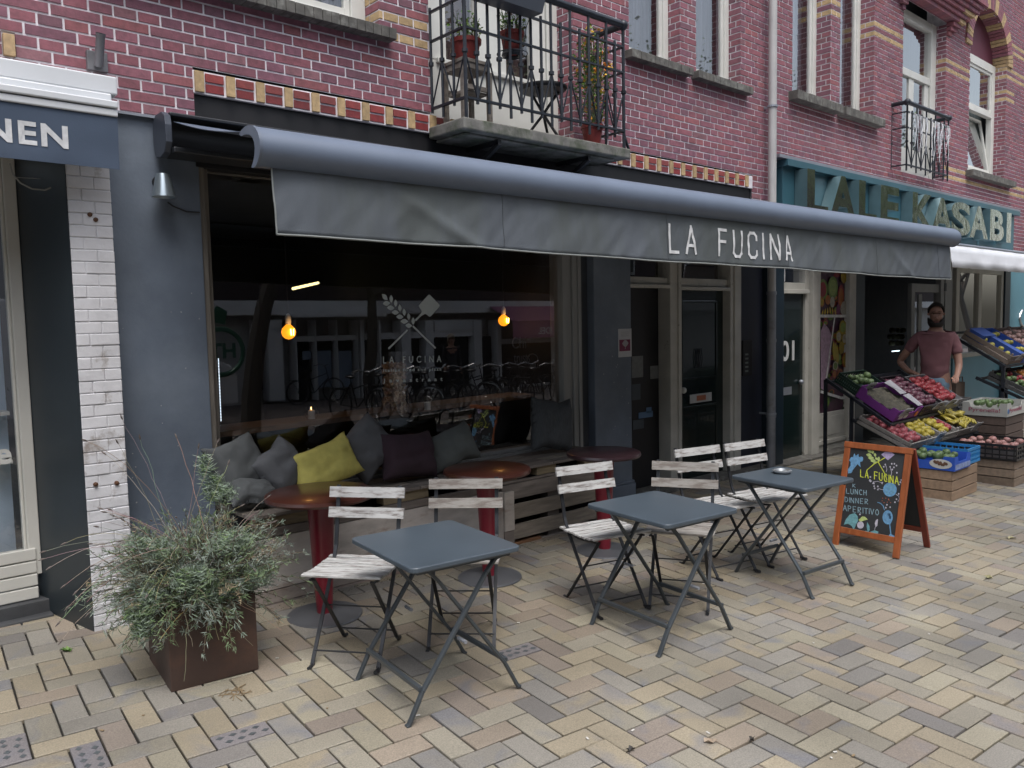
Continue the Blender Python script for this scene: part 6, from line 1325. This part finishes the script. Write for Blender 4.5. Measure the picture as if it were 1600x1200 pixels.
def crate(label, kind, x0, yf, zf, w_, d_, h_, tilt, fill=None, where='', n=(4, 5), col=(.12, .10, .085), fz=.03, name='fruit_crate', cat='crate', parts=None, price=None):
    t = thing(name, label, cat, (x0, yf, zf)); t.rotation_euler = (radians(tilt), 0, 0); T = Matrix.Translation((x0, yf, zf)) @ Matrix.Rotation(radians(tilt), 4, 'X'); th = .012
    def jit(k=.22): q_ = random.uniform(1-k, 1+k); return tuple(c*q_ for c in col)
    if kind == 'wood':
        g = MB(); ns = max(2, int(h_/.075))
        for i in range(ns):
            a = h_*i/ns+.004; b_ = h_*(i+1)/ns-.006; g.col = jit(); g.bb(0, w_, 0, th, a, b_); g.col = jit(); g.bb(0, w_, d_-th, d_, a, b_); g.col = jit(); g.bb(-.001, th, th+.001, d_-th-.001, a, b_); g.col = jit(); g.bb(w_-th, w_+.001, th+.001, d_-th-.001, a, b_)
        g.build('slat', m_cwood, t, bevel=.002)
        g = MB(); g.col = jit()
        for xx in (th+.001, w_-th-.024):
            for yy in (th+.001, d_-th-.024): g.bb(xx, xx+.023, yy, yy+.023, 0, h_+(.02 if tilt else 0))
        g.build('corner_post', m_cwood, t); g = MB(); g.col = jit(); g.bb(th+.002, w_-th-.002, th+.002, d_-th-.002, .002, .012); g.build('base', m_cwood, t)
    elif kind == 'card':
        g = MB(); g.col = col
        def side(pts, nrm): g.sheet(pts, nrm, .005)
        lip = h_*.62
        side([(0, 0, 0), (w_, 0, 0), (w_, 0, h_), (w_*.8, 0, h_), (w_*.74, 0, lip), (w_*.26, 0, lip), (w_*.2, 0, h_), (0, 0, h_)], (0, 1, 0)); side([(0, d_-.005, 0), (w_, d_-.005, 0), (w_, d_-.005, h_), (0, d_-.005, h_)], (0, 1, 0))
        side([(0, .006, 0), (0, d_-.006, 0), (0, d_-.006, h_), (0, d_*.85, h_), (0, d_*.8, lip), (0, d_*.2, lip), (0, d_*.15, h_), (0, .006, h_)], (1, 0, 0)); side([(w_-.005, .006, 0), (w_-.005, d_-.006, 0), (w_-.005, d_-.006, h_), (w_-.005, .006, h_)], (1, 0, 0)); g.bb(.006, w_-.006, .006, d_-.006, .001, .006)
        g.build('box', M('card_%d_%d' % (int(col[0]*100), int(col[2]*100)), (1, 1, 1), .7, attr=True, var=.12, vs=6), t)
    else:
        g = MB(); g.col = col; g.bb(0, w_, 0, th, 0, .02); g.bb(0, w_, 0, th, h_-.025, h_); g.bb(0, w_, d_-th, d_, 0, .02); g.bb(0, w_, d_-th, d_, h_-.025, h_)
        for xx in (0, w_-th): g.bb(xx, xx+th, th+.001, d_-th-.001, 0, .02); g.bb(xx, xx+th, th+.001, d_-th-.001, h_-.025, h_)
        nx_ = 9
        for i in range(nx_+1): xx = (w_-.012)*i/nx_; g.bb(xx, xx+.010, .001, th-.001, .02, h_-.025); g.bb(xx, xx+.010, d_-th+.001, d_-.001, .02, h_-.025); yy = .02+(d_-.05)*i/nx_; g.bb(.001, th-.001, yy, yy+.010, .02, h_-.025); g.bb(w_-th+.001, w_-.001, yy, yy+.01, .02, h_-.025)
        for k in (.33, .66): g.bb(.002, w_-.002, .002, th-.002, h_*k-.008, h_*k+.008); g.bb(.002, th-.002, th, d_-th, h_*k-.008, h_*k+.008)
        g.bb(th, w_-th, th, d_-th, .002, .008)
        g.build('grid', M('plastic_%d_%d' % (int(col[0]*1000), int(col[2]*1000)), (1, 1, 1), .4, attr=True, var=.05), t)
    if parts: parts(t, w_, d_, h_)
    if price:
        g = MB(); g.sheet([(price[0], -.012, h_*.55), (price[0]+.16, -.02, h_*.55), (price[0]+.16, -.045, h_*.55+.11), (price[0], -.037, h_*.55+.11)], (0, 1, .3), .003); g.build('price_card', M('price_white', (.36, .37, .38), .6, var=.1), t)
        g = MB(); 
        for k in range(2): g.sheet([(price[0]+.03, -.0465+.002-.008*(1-k)*-1, h_*.55+.03+.035*k), (price[0]+.13, -.0465+.002-.008*(1-k)*-1, h_*.55+.03+.035*k), (price[0]+.13, -.0465-.0+.0, h_*.55+.045+.035*k), (price[0]+.03, -.0465, h_*.55+.045+.035*k)], (0, 1, .3), .001)
        g.build('writing', m_black, t)
    if fill:
        ks = fill if isinstance(fill, list) else [fill]
        for i in range(n[0]):
            for j in range(n[1]):
                p = Vector((.05+(w_-.1)*(i+.5)/n[0]+random.uniform(-.016, .016)+(.02 if j % 2 else -.01), .05+(d_-.09)*(j+.5)/n[1]+random.uniform(-.014, .014), h_*.72+fz*random.uniform(-.3, 1.3)*.6)); fruit(ks[(i*len(ks))//n[0]] if len(ks) > 1 else ks[0], T @ p, where)
    return t
random.seed(17)
# rack
rk = thing('display_rack', 'dark metal display rack carrying the tilted fruit crates', 'rack', (0, 0, 0)); g = MB()
for xx in (8.06, 9.86):
    for yy, zz in ((3.22, .34), (3.80, .83), (4.08, 1.0)): g.bar((xx, yy, gz(xx, yy)), (xx, yy, zz), .03, .03)
    g.bar((xx, 3.20, .325), (xx, 3.80, .605), .03, .03, (0, 1, 0)); g.bar((xx, 3.40, .575), (xx, 4.08, 1.005), .03, .03, (0, 1, 0))
g.build('upright', m_iron, rk)
g = MB()
for yy, zz in ((3.21, .325), (3.78, .59), (3.42, .58), (3.8, .815), (4.05, .975)): g.bar((8.06, yy, zz), (9.86, yy, zz), .025, .025)
g.build('rail', m_iron, rk)
tl, tu = 25, 32
crate('weathered wood crate of pink apples at the left end of the lower shelf', 'wood', 7.97, 3.20, .345, .40, .56, .09, tl, 'apple_pink', 'the left crate of the lower shelf', (5, 7), (.16, .15, .14))
crate('crate of yellow apples, second on the lower shelf', 'wood', 8.39, 3.20, .345, .40, .56, .09, tl, 'apple_yellow', 'the second crate of the lower shelf', (5, 7), (.22, .21, .20), price=(.1, 0))
crate('crate of mixed yellow and red apples, third on the lower shelf', 'wood', 8.81, 3.20, .345, .40, .56, .09, tl, ['apple_yellow', 'apple_red'], 'the third crate of the lower shelf', (5, 7), (.25, .24, .22))
crate('grey crate of bananas at the right end of the lower shelf', 'wood', 9.23, 3.20, .345, .58, .56, .09, tl, 'banana', 'the right crate of the lower shelf', (5, 4), (.13, .12, .11), fz=.02, price=(.3, 0))
def purp(t, w_, d_, h_):
    g = MB(); g.sheet([(w_*.15, -.002, h_*.15), (w_*.32, -.002, h_*.15), (w_*.32, -.002, h_*.5), (w_*.15, -.002, h_*.5)], (0, -1, 0), .001); g.sheet([(w_*.36, -.002, h_*.15), (w_*.5, -.002, h_*.15), (w_*.5, -.002, h_*.5), (w_*.36, -.002, h_*.5)], (0, -1, 0), .001); g.build('sticker', M('white_sticker', (.5, .48, .5), .5), t)
    g = MB(); 
    for k in range(5): g.ball((w_*.84+.02*random.gauss(0, 1), -.006, h_*.35+.012*random.gauss(0, 1)), .022, 8, (1, .1, 1))
    g.build('fruit_print', M('print_orange', (.6, .15, .02), .5), t)
    g = MB(); nn = 16; vs = [(.02+(w_-.04)*i/nn, .02+(d_-.04)*j/nn, h_*.62+.03*noise.noise(Vector((i*.55, j*.55, 2)))) for j in range(nn+1) for i in range(nn+1)]
    g.faces(vs, [(j*(nn+1)+i, j*(nn+1)+i+1, (j+1)*(nn+1)+i+1, (j+1)*(nn+1)+i) for j in range(nn) for i in range(nn)]); g.build('contents', M('wilted_greens', (.06, .055, .04), .9, var=.5, vs=30, bump=.8, bs=80), t, smooth=True)
    g = MB(); g.sheet([(w_*.78, .01, h_+.01), (w_*.98, .01, h_+.01), (w_*.98, d_*.42, h_+.03), (w_*.80, d_*.44, h_+.012), (w_*.83, d_*.2, h_+.005)], (0, .2, 1), .004); g.sheet([(w_*.80, d_*.50, h_+.005), (w_*.98, d_*.47, h_+.02), (w_*.98, d_*.95, h_+.04), (w_*.74, d_*.93, h_+.02), (w_*.84, d_*.7, h_+.01)], (0, .2, 1), .004); g.build('lid_flap', M('grey_card', (.24, .24, .26), .8), t)
crate('bright purple cardboard fruit box at the front of the upper shelf', 'card', 8.14, 3.42, .60, .58, .45, .13, tu, None, '', (4, 4), (.17, .03, .22), parts=purp, price=(.02, 0))
crate('dark green plastic crate behind the purple box', 'plastic', 8.12, 3.80, .845, .56, .26, .11, tu, 'green', 'the dark green crate', (4, 2), (.012, .03, .022), price=(.1, 0))
crate('dark crate of red plums in the middle of the upper shelf', 'plastic', 8.76, 3.42, .60, .52, .55, .12, tu, 'plum', 'the dark middle crate of the upper shelf', (6, 7), (.02, .016, .02), price=(.25, 0))
crate('grey box of red apples at the right end of the upper shelf', 'card', 9.30, 3.42, .60, .54, .50, .12, tu, 'apple_red', 'the grey box of the upper shelf', (6, 6), (.22, .22, .23), price=(.05, 0))
# floor boxes
zf = lambda x, y: gz(x, y)
crate('low pale wood crate on the paving right behind the chalkboard', 'wood', 7.90, 2.77, zf(8.2, 2.9), .64, .60, .285, 0, None, '', col=(.26, .18, .12), name='wooden_crate')
def bl(t, w_, d_, h_):
    g = MB(); g.sheet([(w_*.05, -.0015, .01), (w_*.98, -.0015, .01), (w_*.98, -.0015, h_*.45), (w_*.05, -.0015, h_*.45)], (0, -1, 0), .0008); g.build('stripe_print', M('print_pale', (.20, .26, .45), .5, var=.4, vs=30), t)
    g = MB(); pts = [(-.0015, .12+.10*cos(k*pi/8), h_*.45+.045*sin(k*pi/8)) for k in range(16)]; g.sheet(pts, (-1, 0, 0), .001); g.build('oval_print', M('print_white', (.5, .5, .48), .5), t)
    g = MB()
    for k in range(9): g.ball((-.004, .07+.0125*k, h_*.45+random.uniform(-.018, .018)), .014, 8, (.15, 1, 1))
    g.build('fig_print', M('print_brown', (.10, .05, .03), .6, var=.4), t)
zb = zf(8.2, 2.9)+.287
crate('bright blue cardboard fruit box on the low pale wood crate', 'card', 7.89, 2.75, zb, .40, .60, .13, 0, 'green', 'the blue cardboard box', (3, 5), (.02, .08, .42), parts=bl, price=None)
crate('light blue plastic crate beside the blue cardboard box', 'plastic', 8.30, 2.78, zb+.002, .34, .56, .15, 0, None, '', col=(.03, .20, .45), name='plastic_crate')
crate('brown wood crate under the black plastic crate', 'wood', 9.07, 2.60, zf(9.3, 2.8), .62, .62, .265, 0, None, '', col=(.20, .15, .11), name='wooden_crate')
crate('black plastic crate of pink onions', 'plastic', 9.05, 2.58, zf(9.3, 2.8)+.267, .66, .64, .16, 0, 'onion', 'the black plastic crate', (4, 4), (.012, .012, .013), fz=.02, name='plastic_crate', price=(.3, 0))
for k in range(2): crate(('lower' if k == 0 else 'upper')+' dark brown wood crate of the stack at the right edge', 'wood', 10.05, 2.98, zf(10.3, 3.1)+k*.30, .62, .45, .298, 0, None, '', col=(.085, .06, .05), name='wooden_crate')
def pyr(t, w_, d_, h_):
    g = MB(); add_text(g, 'Pyrenella!', (w_*.12, -.003, h_*.22), (1, 0, 0), (0, 0, 1), w_*.66, h_*.38, .001); add_text(g, 'Pyrenella!', (-.003, d_*.85, h_*.22), (0, -1, 0), (0, 0, 1), d_*.7, h_*.38, .001); g.build('lettering', M('red_print', (.25, .03, .08), .6), t)
    g = MB(); g.ball((w_*.06, -.003, h_*.4), .03, 10, (1, .08, 1)); g.build('emblem', M('blue_print', (.05, .15, .35), .5), t)
crate('white cardboard box with red script on the stacked brown crates', 'card', 10.04, 2.97, zf(10.3, 3.1)+.60, .64, .46, .15, 0, 'green', 'the white lettered box', (3, 3), (.36, .36, .34), parts=pyr)
crate('dark wood crate standing behind the stack at the right', 'wood', 9.95, 3.50, zf(10.2, 3.6)+.0, .62, .42, .60, 0, None, '', col=(.06, .05, .045), name='wooden_crate')
crate('grey plastic crate on the tall dark wood crate', 'plastic', 9.96, 3.51, zf(10.2, 3.6)+.602, .6, .40, .14, 0, 'lemon', 'the grey crate behind the stack', (4, 2), (.10, .10, .10), name='plastic_crate')
bag = thing('paper_bag', 'brown paper carrier bag behind the crates near the shop door', 'bag', (10.9, 3.80, zf(10.9, 3.8)+.62)); g = MB(); g.bb(0, .30, 0, .16, 0, .26); g.build('bag', M('brown_paper', (.10, .07, .055), .8, var=.2), bag, bevel=.006)
g = MB(); g.tube([(.08, 0, .26), (.09, 0, .33), (.2, 0, .33), (.21, 0, .26)], .006, 6); g.tube([(.08, .15, .26), (.09, .15, .32), (.2, .15, .32), (.21, .15, .26)], .006, 6); g.build('handle', M('brown_paper', (1, 1, 1)), bag)
crate('tall dark crate under the paper bag', 'wood', 10.8, 3.72, zf(11, 3.8), .6, .4, .615, 0, None, '', col=(.05, .04, .035), name='wooden_crate')
# right stand
r2_ = thing('display_rack', 'dark rack of tilted crates under the white awning', 'rack', (0, 0, 0)); g = MB()
for xx in (10.98, 13.3):
    for yy, zz in ((3.0, .60), (3.3, 1.0), (3.95, 1.42)): g.bar((xx, yy, gz(xx, yy)), (xx, yy, zz), .035, .035)
    g.bar((xx, 3.28, 1.0), (xx, 3.97, 1.43), .035, .035, (0, 1, 0)); g.bar((xx, 2.95, .56), (xx, 3.6, .86), .035, .035, (0, 1, 0))
g.build('upright', m_iron, r2_); g = MB()
for yy, zz in ((3.3, 1.0), (3.95, 1.41), (3.0, .57), (3.58, .84)): g.bar((10.98, yy, zz), (13.3, yy, zz), .03, .03)
g.build('rail', m_iron, r2_)
def liner(t, w_, d_, h_):
    g = MB(); g.bb(.3, .46, .015, d_-.02, .02, h_+.015); g.bb(.02, .46, d_*.66, d_-.02, .02, h_+.03); g.build('liner', M('blue_liner', (.02, .06, .25), .6), t)
crate('crate of yellow fruit with blue liner, leftmost on the high right rack', 'wood', 11.02, 3.28, 1.02, .50, .62, .13, 32, 'lemon', 'the leftmost crate of the high right rack', (2, 5), (.14, .11, .09), parts=liner, price=(.15, 0))
crate('blue cardboard box in the middle of the high right rack', 'card', 11.54, 3.28, 1.02, .42, .62, .13, 32, 'lemon', 'the blue box of the high right rack', (3, 3), (.02, .07, .30))
crate('crate of pale pink roots on the high right rack', 'wood', 11.98, 3.28, 1.02, .55, .62, .13, 32, 'mushroom', 'the pale pink crate of the high right rack', (4, 5), (.14, .11, .10))
crate('rightmost wooden crate on the high right rack', 'wood', 12.55, 3.28, 1.02, .55, .62, .13, 32, 'mushroom', 'the rightmost crate of the high right rack', (4, 5), (.14, .11, .10))
crate('dark crate of red apples on the low right shelf', 'wood', 11.0, 2.96, .585, .6, .60, .11, 26, ['green', 'apple_red'], 'the left crate of the low right shelf', (4, 5), (.05, .05, .05))
crate('dark crate of oranges on the low right shelf', 'wood', 11.62, 2.96, .585, .6, .60, .11, 26, 'orange', 'the orange crate of the low right shelf', (5, 5), (.05, .05, .05))

# ================================================================== ACROSS THE STREET (seen in the window)
YO = -10.9; YM = 9.6-YO
def mr(px, py, ym=YM): q = aty(px, py, ym); return Vector((q.x, 9.6-ym, q.z))
ob = thing('shop_building', 'cream plastered shop row across the street, reflected in the window', 'building', (0, 0, 0))
m_ob = M('opposite_brick', (.05, .036, .036), .85, var=.3, vs=6); m_ol = M('cream_plaster', (.70, .70, .70), .7, var=.1, vs=1.5); m_om = M('beige_plaster', (.42, .41, .40), .7, var=.15, vs=2)
zfasc0, zfasc1 = 1.98, 2.36
g = MB(); g.bb(-26, 57, YO-6, YO, zfasc1, 10.5); g.build('wall', m_ob, ob)
g = MB(); g.bb(-26, 57, YO-.1, YO+.05, zfasc0, zfasc1-.002); g.build('fascia', m_ol, ob)
g = MB(); g.bb(-26, 57, YO-1.0, YO-.55, -1.5, zfasc0); g.build('rear_wall', m_om, ob)
g = MB()
for i in range(17):
    x = -22+i*4.6
    for z_ in (3.4, 6.4): g.bb(x, x+1.1, YO, YO+.04, z_, z_+1.9)
g.build('window', M('opp_window', (.35, .35, .34), .5), ob); g = MB()
for i in range(17):
    x = -22+i*4.6
    for z_ in (3.4, 6.4): g.bb(x+.1, x+1.0, YO+.042, YO+.05, z_+.1, z_+1.8)
g.build('pane', M('opp_pane', (.02, .025, .03), .1), ob)
f = MB(); fb = MB(); fd = MB()
def rr(mbq, px0, px1, py0, py1, d0=-.5, d1=-.02): a = mr(px0, py0); b2 = mr(px1, py1); mbq.bb(min(a.x, b2.x), max(a.x, b2.x), YO+d0, YO+d1, min(a.z, b2.z), max(a.z, b2.z))
for px0, px1 in ((402, 407), (418, 446), (563, 573), (592, 599), (627, 646), (665, 681), (741, 756), (777, 786), (462, 468), (493, 499), (526, 532), (558, 563)): rr(f, px0, px1, 500, 625)
rr(f, 463, 560, 526, 531, -.4, -.1); rr(f, 573, 741, 521, 525, -.4, -.1); rr(f, 681, 741, 500, 516, -.4, -.08); rr(f, 786, 870, 530, 534, -.4, -.1)
f.build('pilaster', m_ol, ob)
for px0, px1, a, b2 in ((468, 493, 532, 625), (499, 526, 532, 548), (532, 558, 532, 548), (573, 592, 526, 625), (599, 627, 526, 625), (646, 665, 526, 625), (681, 741, 517, 600), (756, 777, 526, 600), (407, 418, 505, 610), (786, 870, 535, 600)): rr(fd, px0, px1, a, b2, -.3, -.27)
fd.build('dark_glazing', M('opp_glazing', (.012, .014, .018), .15), ob)
rr(fb, 499, 526, 549, 605, -.3, -.26); rr(fb, 532, 558, 549, 605, -.3, -.26); rr(fb, 479, 493, 549, 562, -.26, -.25); fb.build('blind', M('pale_blue_blind', (.26, .33, .42), .6), ob)
g = MB(); g.bb(-26, 57, YO-.6, YO+.02, -1.6, -.55); g.build('plinth', m_om, ob)
a = mr(455, 492, YM-.6); b2 = mr(602, 496, YM-.6); t = thing('awning', 'thin white rolled awning across the street', 'awning', (0, 0, 0)); g = MB(); g.bb(a.x, b2.x, a.y, a.y+.08, a.z-.07, a.z+.02); g.bb(a.x, b2.x, YO+.06, a.y-.002, a.z-.01, a.z+.01); g.build('front_bar', M('awning_white', (.7, .7, .7), .5), t)
t = thing('awning', 'pink shop awning with mirrored word across the street', 'awning', (0, 0, 0)); a = mr(801, 490, YM-1.2); b2 = mr(960, 490, YM-1.2); g = MB(); m_pk = M('pink_canvas', (.34, .14, .22), .8)
pts = [(a.x, YO+.06, a.z+.25), (b2.x, YO+.06, a.z+.25), (b2.x, a.y, a.z-.25), (a.x, a.y, a.z-.25)]; g.sheet(pts, (0, .3, 1), .01); zb_ = mr(801, 529, YM-1.2).z; g.sheet([(a.x, a.y, a.z-.26), (b2.x, a.y, a.z-.26), (b2.x, a.y, zb_), (a.x, a.y, zb_)], (0, 1, 0), .01); g.build('canopy', m_pk, t)
g = MB(); c_ = mr(841, 521, YM-1.2); e_ = mr(862, 521, YM-1.2); add_text(g, 'IDEL', (e_.x, a.y+.013, c_.z-.02), (-1, 0, 0), (0, 0, 1), (e_.x-c_.x), .22, .004, .01); g.build('lettering', M('white_print', (.6, .6, .6)), t)

# street trees
def tree(label, x, y, H, R_, seed, n=5200):
    random.seed(seed); t = thing('street_tree', label, 'tree', (x, y, gz(x, y))); g = MB(); tips = []
    def br(p, d, l, r, lev):
        pts = [p.copy()]; rs = [r]
        for i in range(5): d = (d+Vector((random.gauss(0, .10), random.gauss(0, .10), random.gauss(.02, .06)))).normalized(); p = p+d*l/5; pts.append(p.copy()); rs.append(r*(1-.35*(i+1)/5))
        g.tube(pts, rs, 8 if lev < 2 else 5, cap=lev > 0)
        if lev >= 3: tips.append(p.copy()); return
        for k in range(4 if lev == 0 else 3): a = random.uniform(0, 6.28); e = (d*random.uniform(.4, .9)+Vector((cos(a), sin(a), random.uniform(0, .5)))*.8).normalized(); br(pts[-1-(k % 2)], e, l*random.uniform(.55, .75), r*.55, lev+1)
    br(Vector((0, 0, 0)), Vector((0, 0, 1)), H*.42, .17, 0); g.build('trunk', M('bark', (.07, .06, .05), .9, var=.3, vs=8, stretch=(6, 6, 1), bump=.8), t, smooth=True)
    g = MB()
    for i in range(n):
        c = random.choice(tips); d = Vector((random.gauss(0, 1), random.gauss(0, 1), random.gauss(0, .8)))*R_*.22; p = c+d; kk = random.uniform(.8, 1.8); g.col = (.09*kk, .14*kk, .05*kk); l = random.uniform(.06, .13); a = Vector((random.gauss(0, 1), random.gauss(0, 1), random.gauss(0, .5))).normalized(); b_ = a.orthogonal().normalized(); g.quad([p-a*l*.5, p+b_*l*.35, p+a*l*.5, p-b_*l*.35])
    g.build('crown', m_leaf, t, fixn=False)
q = aty(386, 560, 12.2); tree('street tree with dark trunk on the near side of the road', q.x, 9.6-12.2, 8.5, 2.6, 31)
tree('leafy street tree opposite the greengrocer', 19, -5.0, 10, 3.4, 57, 5200)
tt = [o_ for o_ in COL.objects if o_.get('label') == 'leafy street tree opposite the greengrocer'][0]
for x_, y_, a_, lb in ((25.5, -5.5, 1, 'second leafy tree of the row along the road'), (32, -5.2, 2.2, 'third leafy tree of the row along the road'), (38.5, -5.6, 3.6, 'fourth leafy tree of the row along the road'), (45, -5.3, 4.5, 'fifth leafy tree of the row along the road')):
    c_ = copy_tree(tt); c_.location = (x_, y_, gz(x_, y_)); c_.rotation_euler = (0, 0, a_); c_['label'] = lb; c_['group'] = 'trees along the road'
tree('street tree further along the opposite kerb', 11.5, -9.0, 8.5, 2.4, 77, 3000)
# parked van, seen in the window
q = aty(366, 560, 14.6); vx = q.x; yv = 9.6-14.6; zv = gz(vx-2, yv); vn = thing('parked_van', 'white delivery van with green circle emblem parked by the road', 'van', (vx-4.9, yv, zv), 0)
g = MB(); prof = [(0, .45), (0, 1.6), (.1, 2.25), (.35, 2.4), (3.6, 2.4), (3.95, 2.2), (4.45, 1.35), (4.85, 1.15), (4.95, .95), (4.95, .45)]; g.sheet([(a_, 0, b_) for a_, b_ in prof], (0, -1, 0), 1.9); g.build('body', M('van_white', (.62, .63, .64), .3, var=.04, coat=.4), vn, bevel=.03)
for xx in (.9, 4.0):
    w_ = bpy.data.objects.new('wheel', None); COL.objects.link(w_); w_.parent = vn; g = MB(); g.lathe([(.19, -.1), (.33, -.1), (.34, -.05), (.34, .05), (.33, .1), (.19, .1)], (xx, -.05, .34), 28, Matrix.Rotation(pi/2, 4, 'X')); g.build('tyre', m_black, w_, smooth=True); g = MB(); g.lathe([(0, -.06), (.19, -.06), (.19, .06), (0, .06)], (xx, -.05, .34), 20, Matrix.Rotation(pi/2, 4, 'X')); g.build('rim', m_zinc, w_)
g = MB(); g.sheet([(3.75, .0015, 1.35), (4.35, .0015, 1.35), (3.95, .0015, 2.1), (3.75, .0015, 2.1)], (0, 1, 0), .003); g.build('side_window', M('opp_pane', (0, 0, 0)), vn)
g = MB(); cc = mr(345, 550, 14.6)-Vector((vx-4.9, yv, zv)); ring = [(cc.x+.42*cos(t*pi/20), .006, cc.z+.42*sin(t*pi/20)) for t in range(41)]; g.tube(ring, .045, 6, cap=False); g.sheet([(cc.x-.12, .002, cc.z+.55), (cc.x+.1, .002, cc.z+.50), (cc.x+.16, .002, cc.z+.75), (cc.x-.04, .002, cc.z+.85), (cc.x-.14, .002, cc.z+.7)], (0, 1, 0), .004)
add_text(g, 'HT', (cc.x+.28, .003, cc.z-.12), (-1, 0, 0), (0, 0, 1), .5, .28, .004, .03); g.build('emblem', M('emblem_green', (.03, .12, .07), .5), vn)
# bicycles
def bicycle(label, x, y, rz, lean=0):
    t = thing('bicycle', label, 'bicycle', (x, y, gz(x, y)), rz, 'bicycles parked across the pavement'); mb_ = M('bike_black', (.02, .02, .022), .35, metal=.4); mc_ = M('bike_chrome', (.5, .5, .5), .25, metal=.9)
    def ring(c, r, w_): return [(c[0]+r*cos(k*pi/12), c[1], c[2]+r*sin(k*pi/12)) for k in range(25)]
    for xx in (-.53, .53):
        w_ = bpy.data.objects.new('wheel', None); COL.objects.link(w_); w_.parent = t; g = MB(); g.tube(ring((xx, 0, .34), .325, 0), .017, 6, cap=False); g.build('tyre', mb_, w_, smooth=True); g = MB()
        g.tube(ring((xx, 0, .34), .30, 0), .007, 5, cap=False)
        for k in range(12): g.tube([(xx, 0, .34), (xx+.3*cos(k*pi/6), 0, .34+.3*sin(k*pi/6))], .0015, 3)
        g.build('rim', mc_, w_)
    g = MB()
    for a_, b_ in (((-.53, 0, .34), (-.05, 0, .30)), ((-.05, 0, .30), (-.2, 0, .80)), ((-.2, 0, .78), (-.53, 0, .34)), ((-.05, 0, .30), (.36, 0, .66)), ((-.16, 0, .66), (.33, 0, .80)), ((.53, 0, .34), (.40, 0, .62)), ((.40, 0, .60), (.31, 0, .98))): g.tube([a_, b_], .014, 7)
    g.build('frame', mb_, t, smooth=True); g = MB(); g.tube([(.12, -.27, 1.0), (.25, -.22, 1.06), (.31, 0, 1.0), (.25, .22, 1.06), (.12, .27, 1.0)], .012, 7); g.build('handlebar', mc_, t, smooth=True)
    g = MB(); g.ball((-.22, 0, .90), .09, 12, (1.4, .8, .4)); g.tube([(-.2, 0, .78), (-.22, 0, .9)], .012, 6); g.build('saddle', mb_, t, smooth=True)
    g = MB(); g.bb(-.72, -.28, -.06, .06, .66, .675); g.tube([(-.7, .06, .66), (-.53, .03, .36)], .006, 5); g.build('rack', mb_, t)
    return t
b0 = bicycle('black bicycle leaning by the shop doors across the street', *mr(494, 617, 19.6).xy, 0)
random.seed(9); k = 0
for px in range(560, 880, 24):
    q = aty(px, 600, 13.6+.3*(k % 3)); c_ = copy_tree(b0); c_.location = (q.x, 9.6-q.y, gz(q.x, 9.6-q.y)); c_.rotation_euler = (radians(random.uniform(-8, 8)), 0, radians(random.uniform(50, 125)))
    c_['label'] = 'parked bicycle number %s from the left in the reflected row' % ['first', 'second', 'third', 'fourth', 'fifth', 'sixth', 'seventh', 'eighth', 'ninth', 'tenth', 'eleventh', 'twelfth', 'thirteenth', 'fourteenth'][k]; c_['label'] = c_['label'].replace('number ', ''); k += 1
q = aty(706, 575, 16.5)
person('passer-by with light hair and dark coat across the street', (q.x, 9.6-q.y, gz(q.x, 9.6-q.y)), radians(200), M('dark_coat', (.03, .03, .035), .9), M('dark_trousers', (.03, .03, .04), .9), M('light_hair', (.35, .30, .24), .8), 'walk', long_hair=True, beard=False)
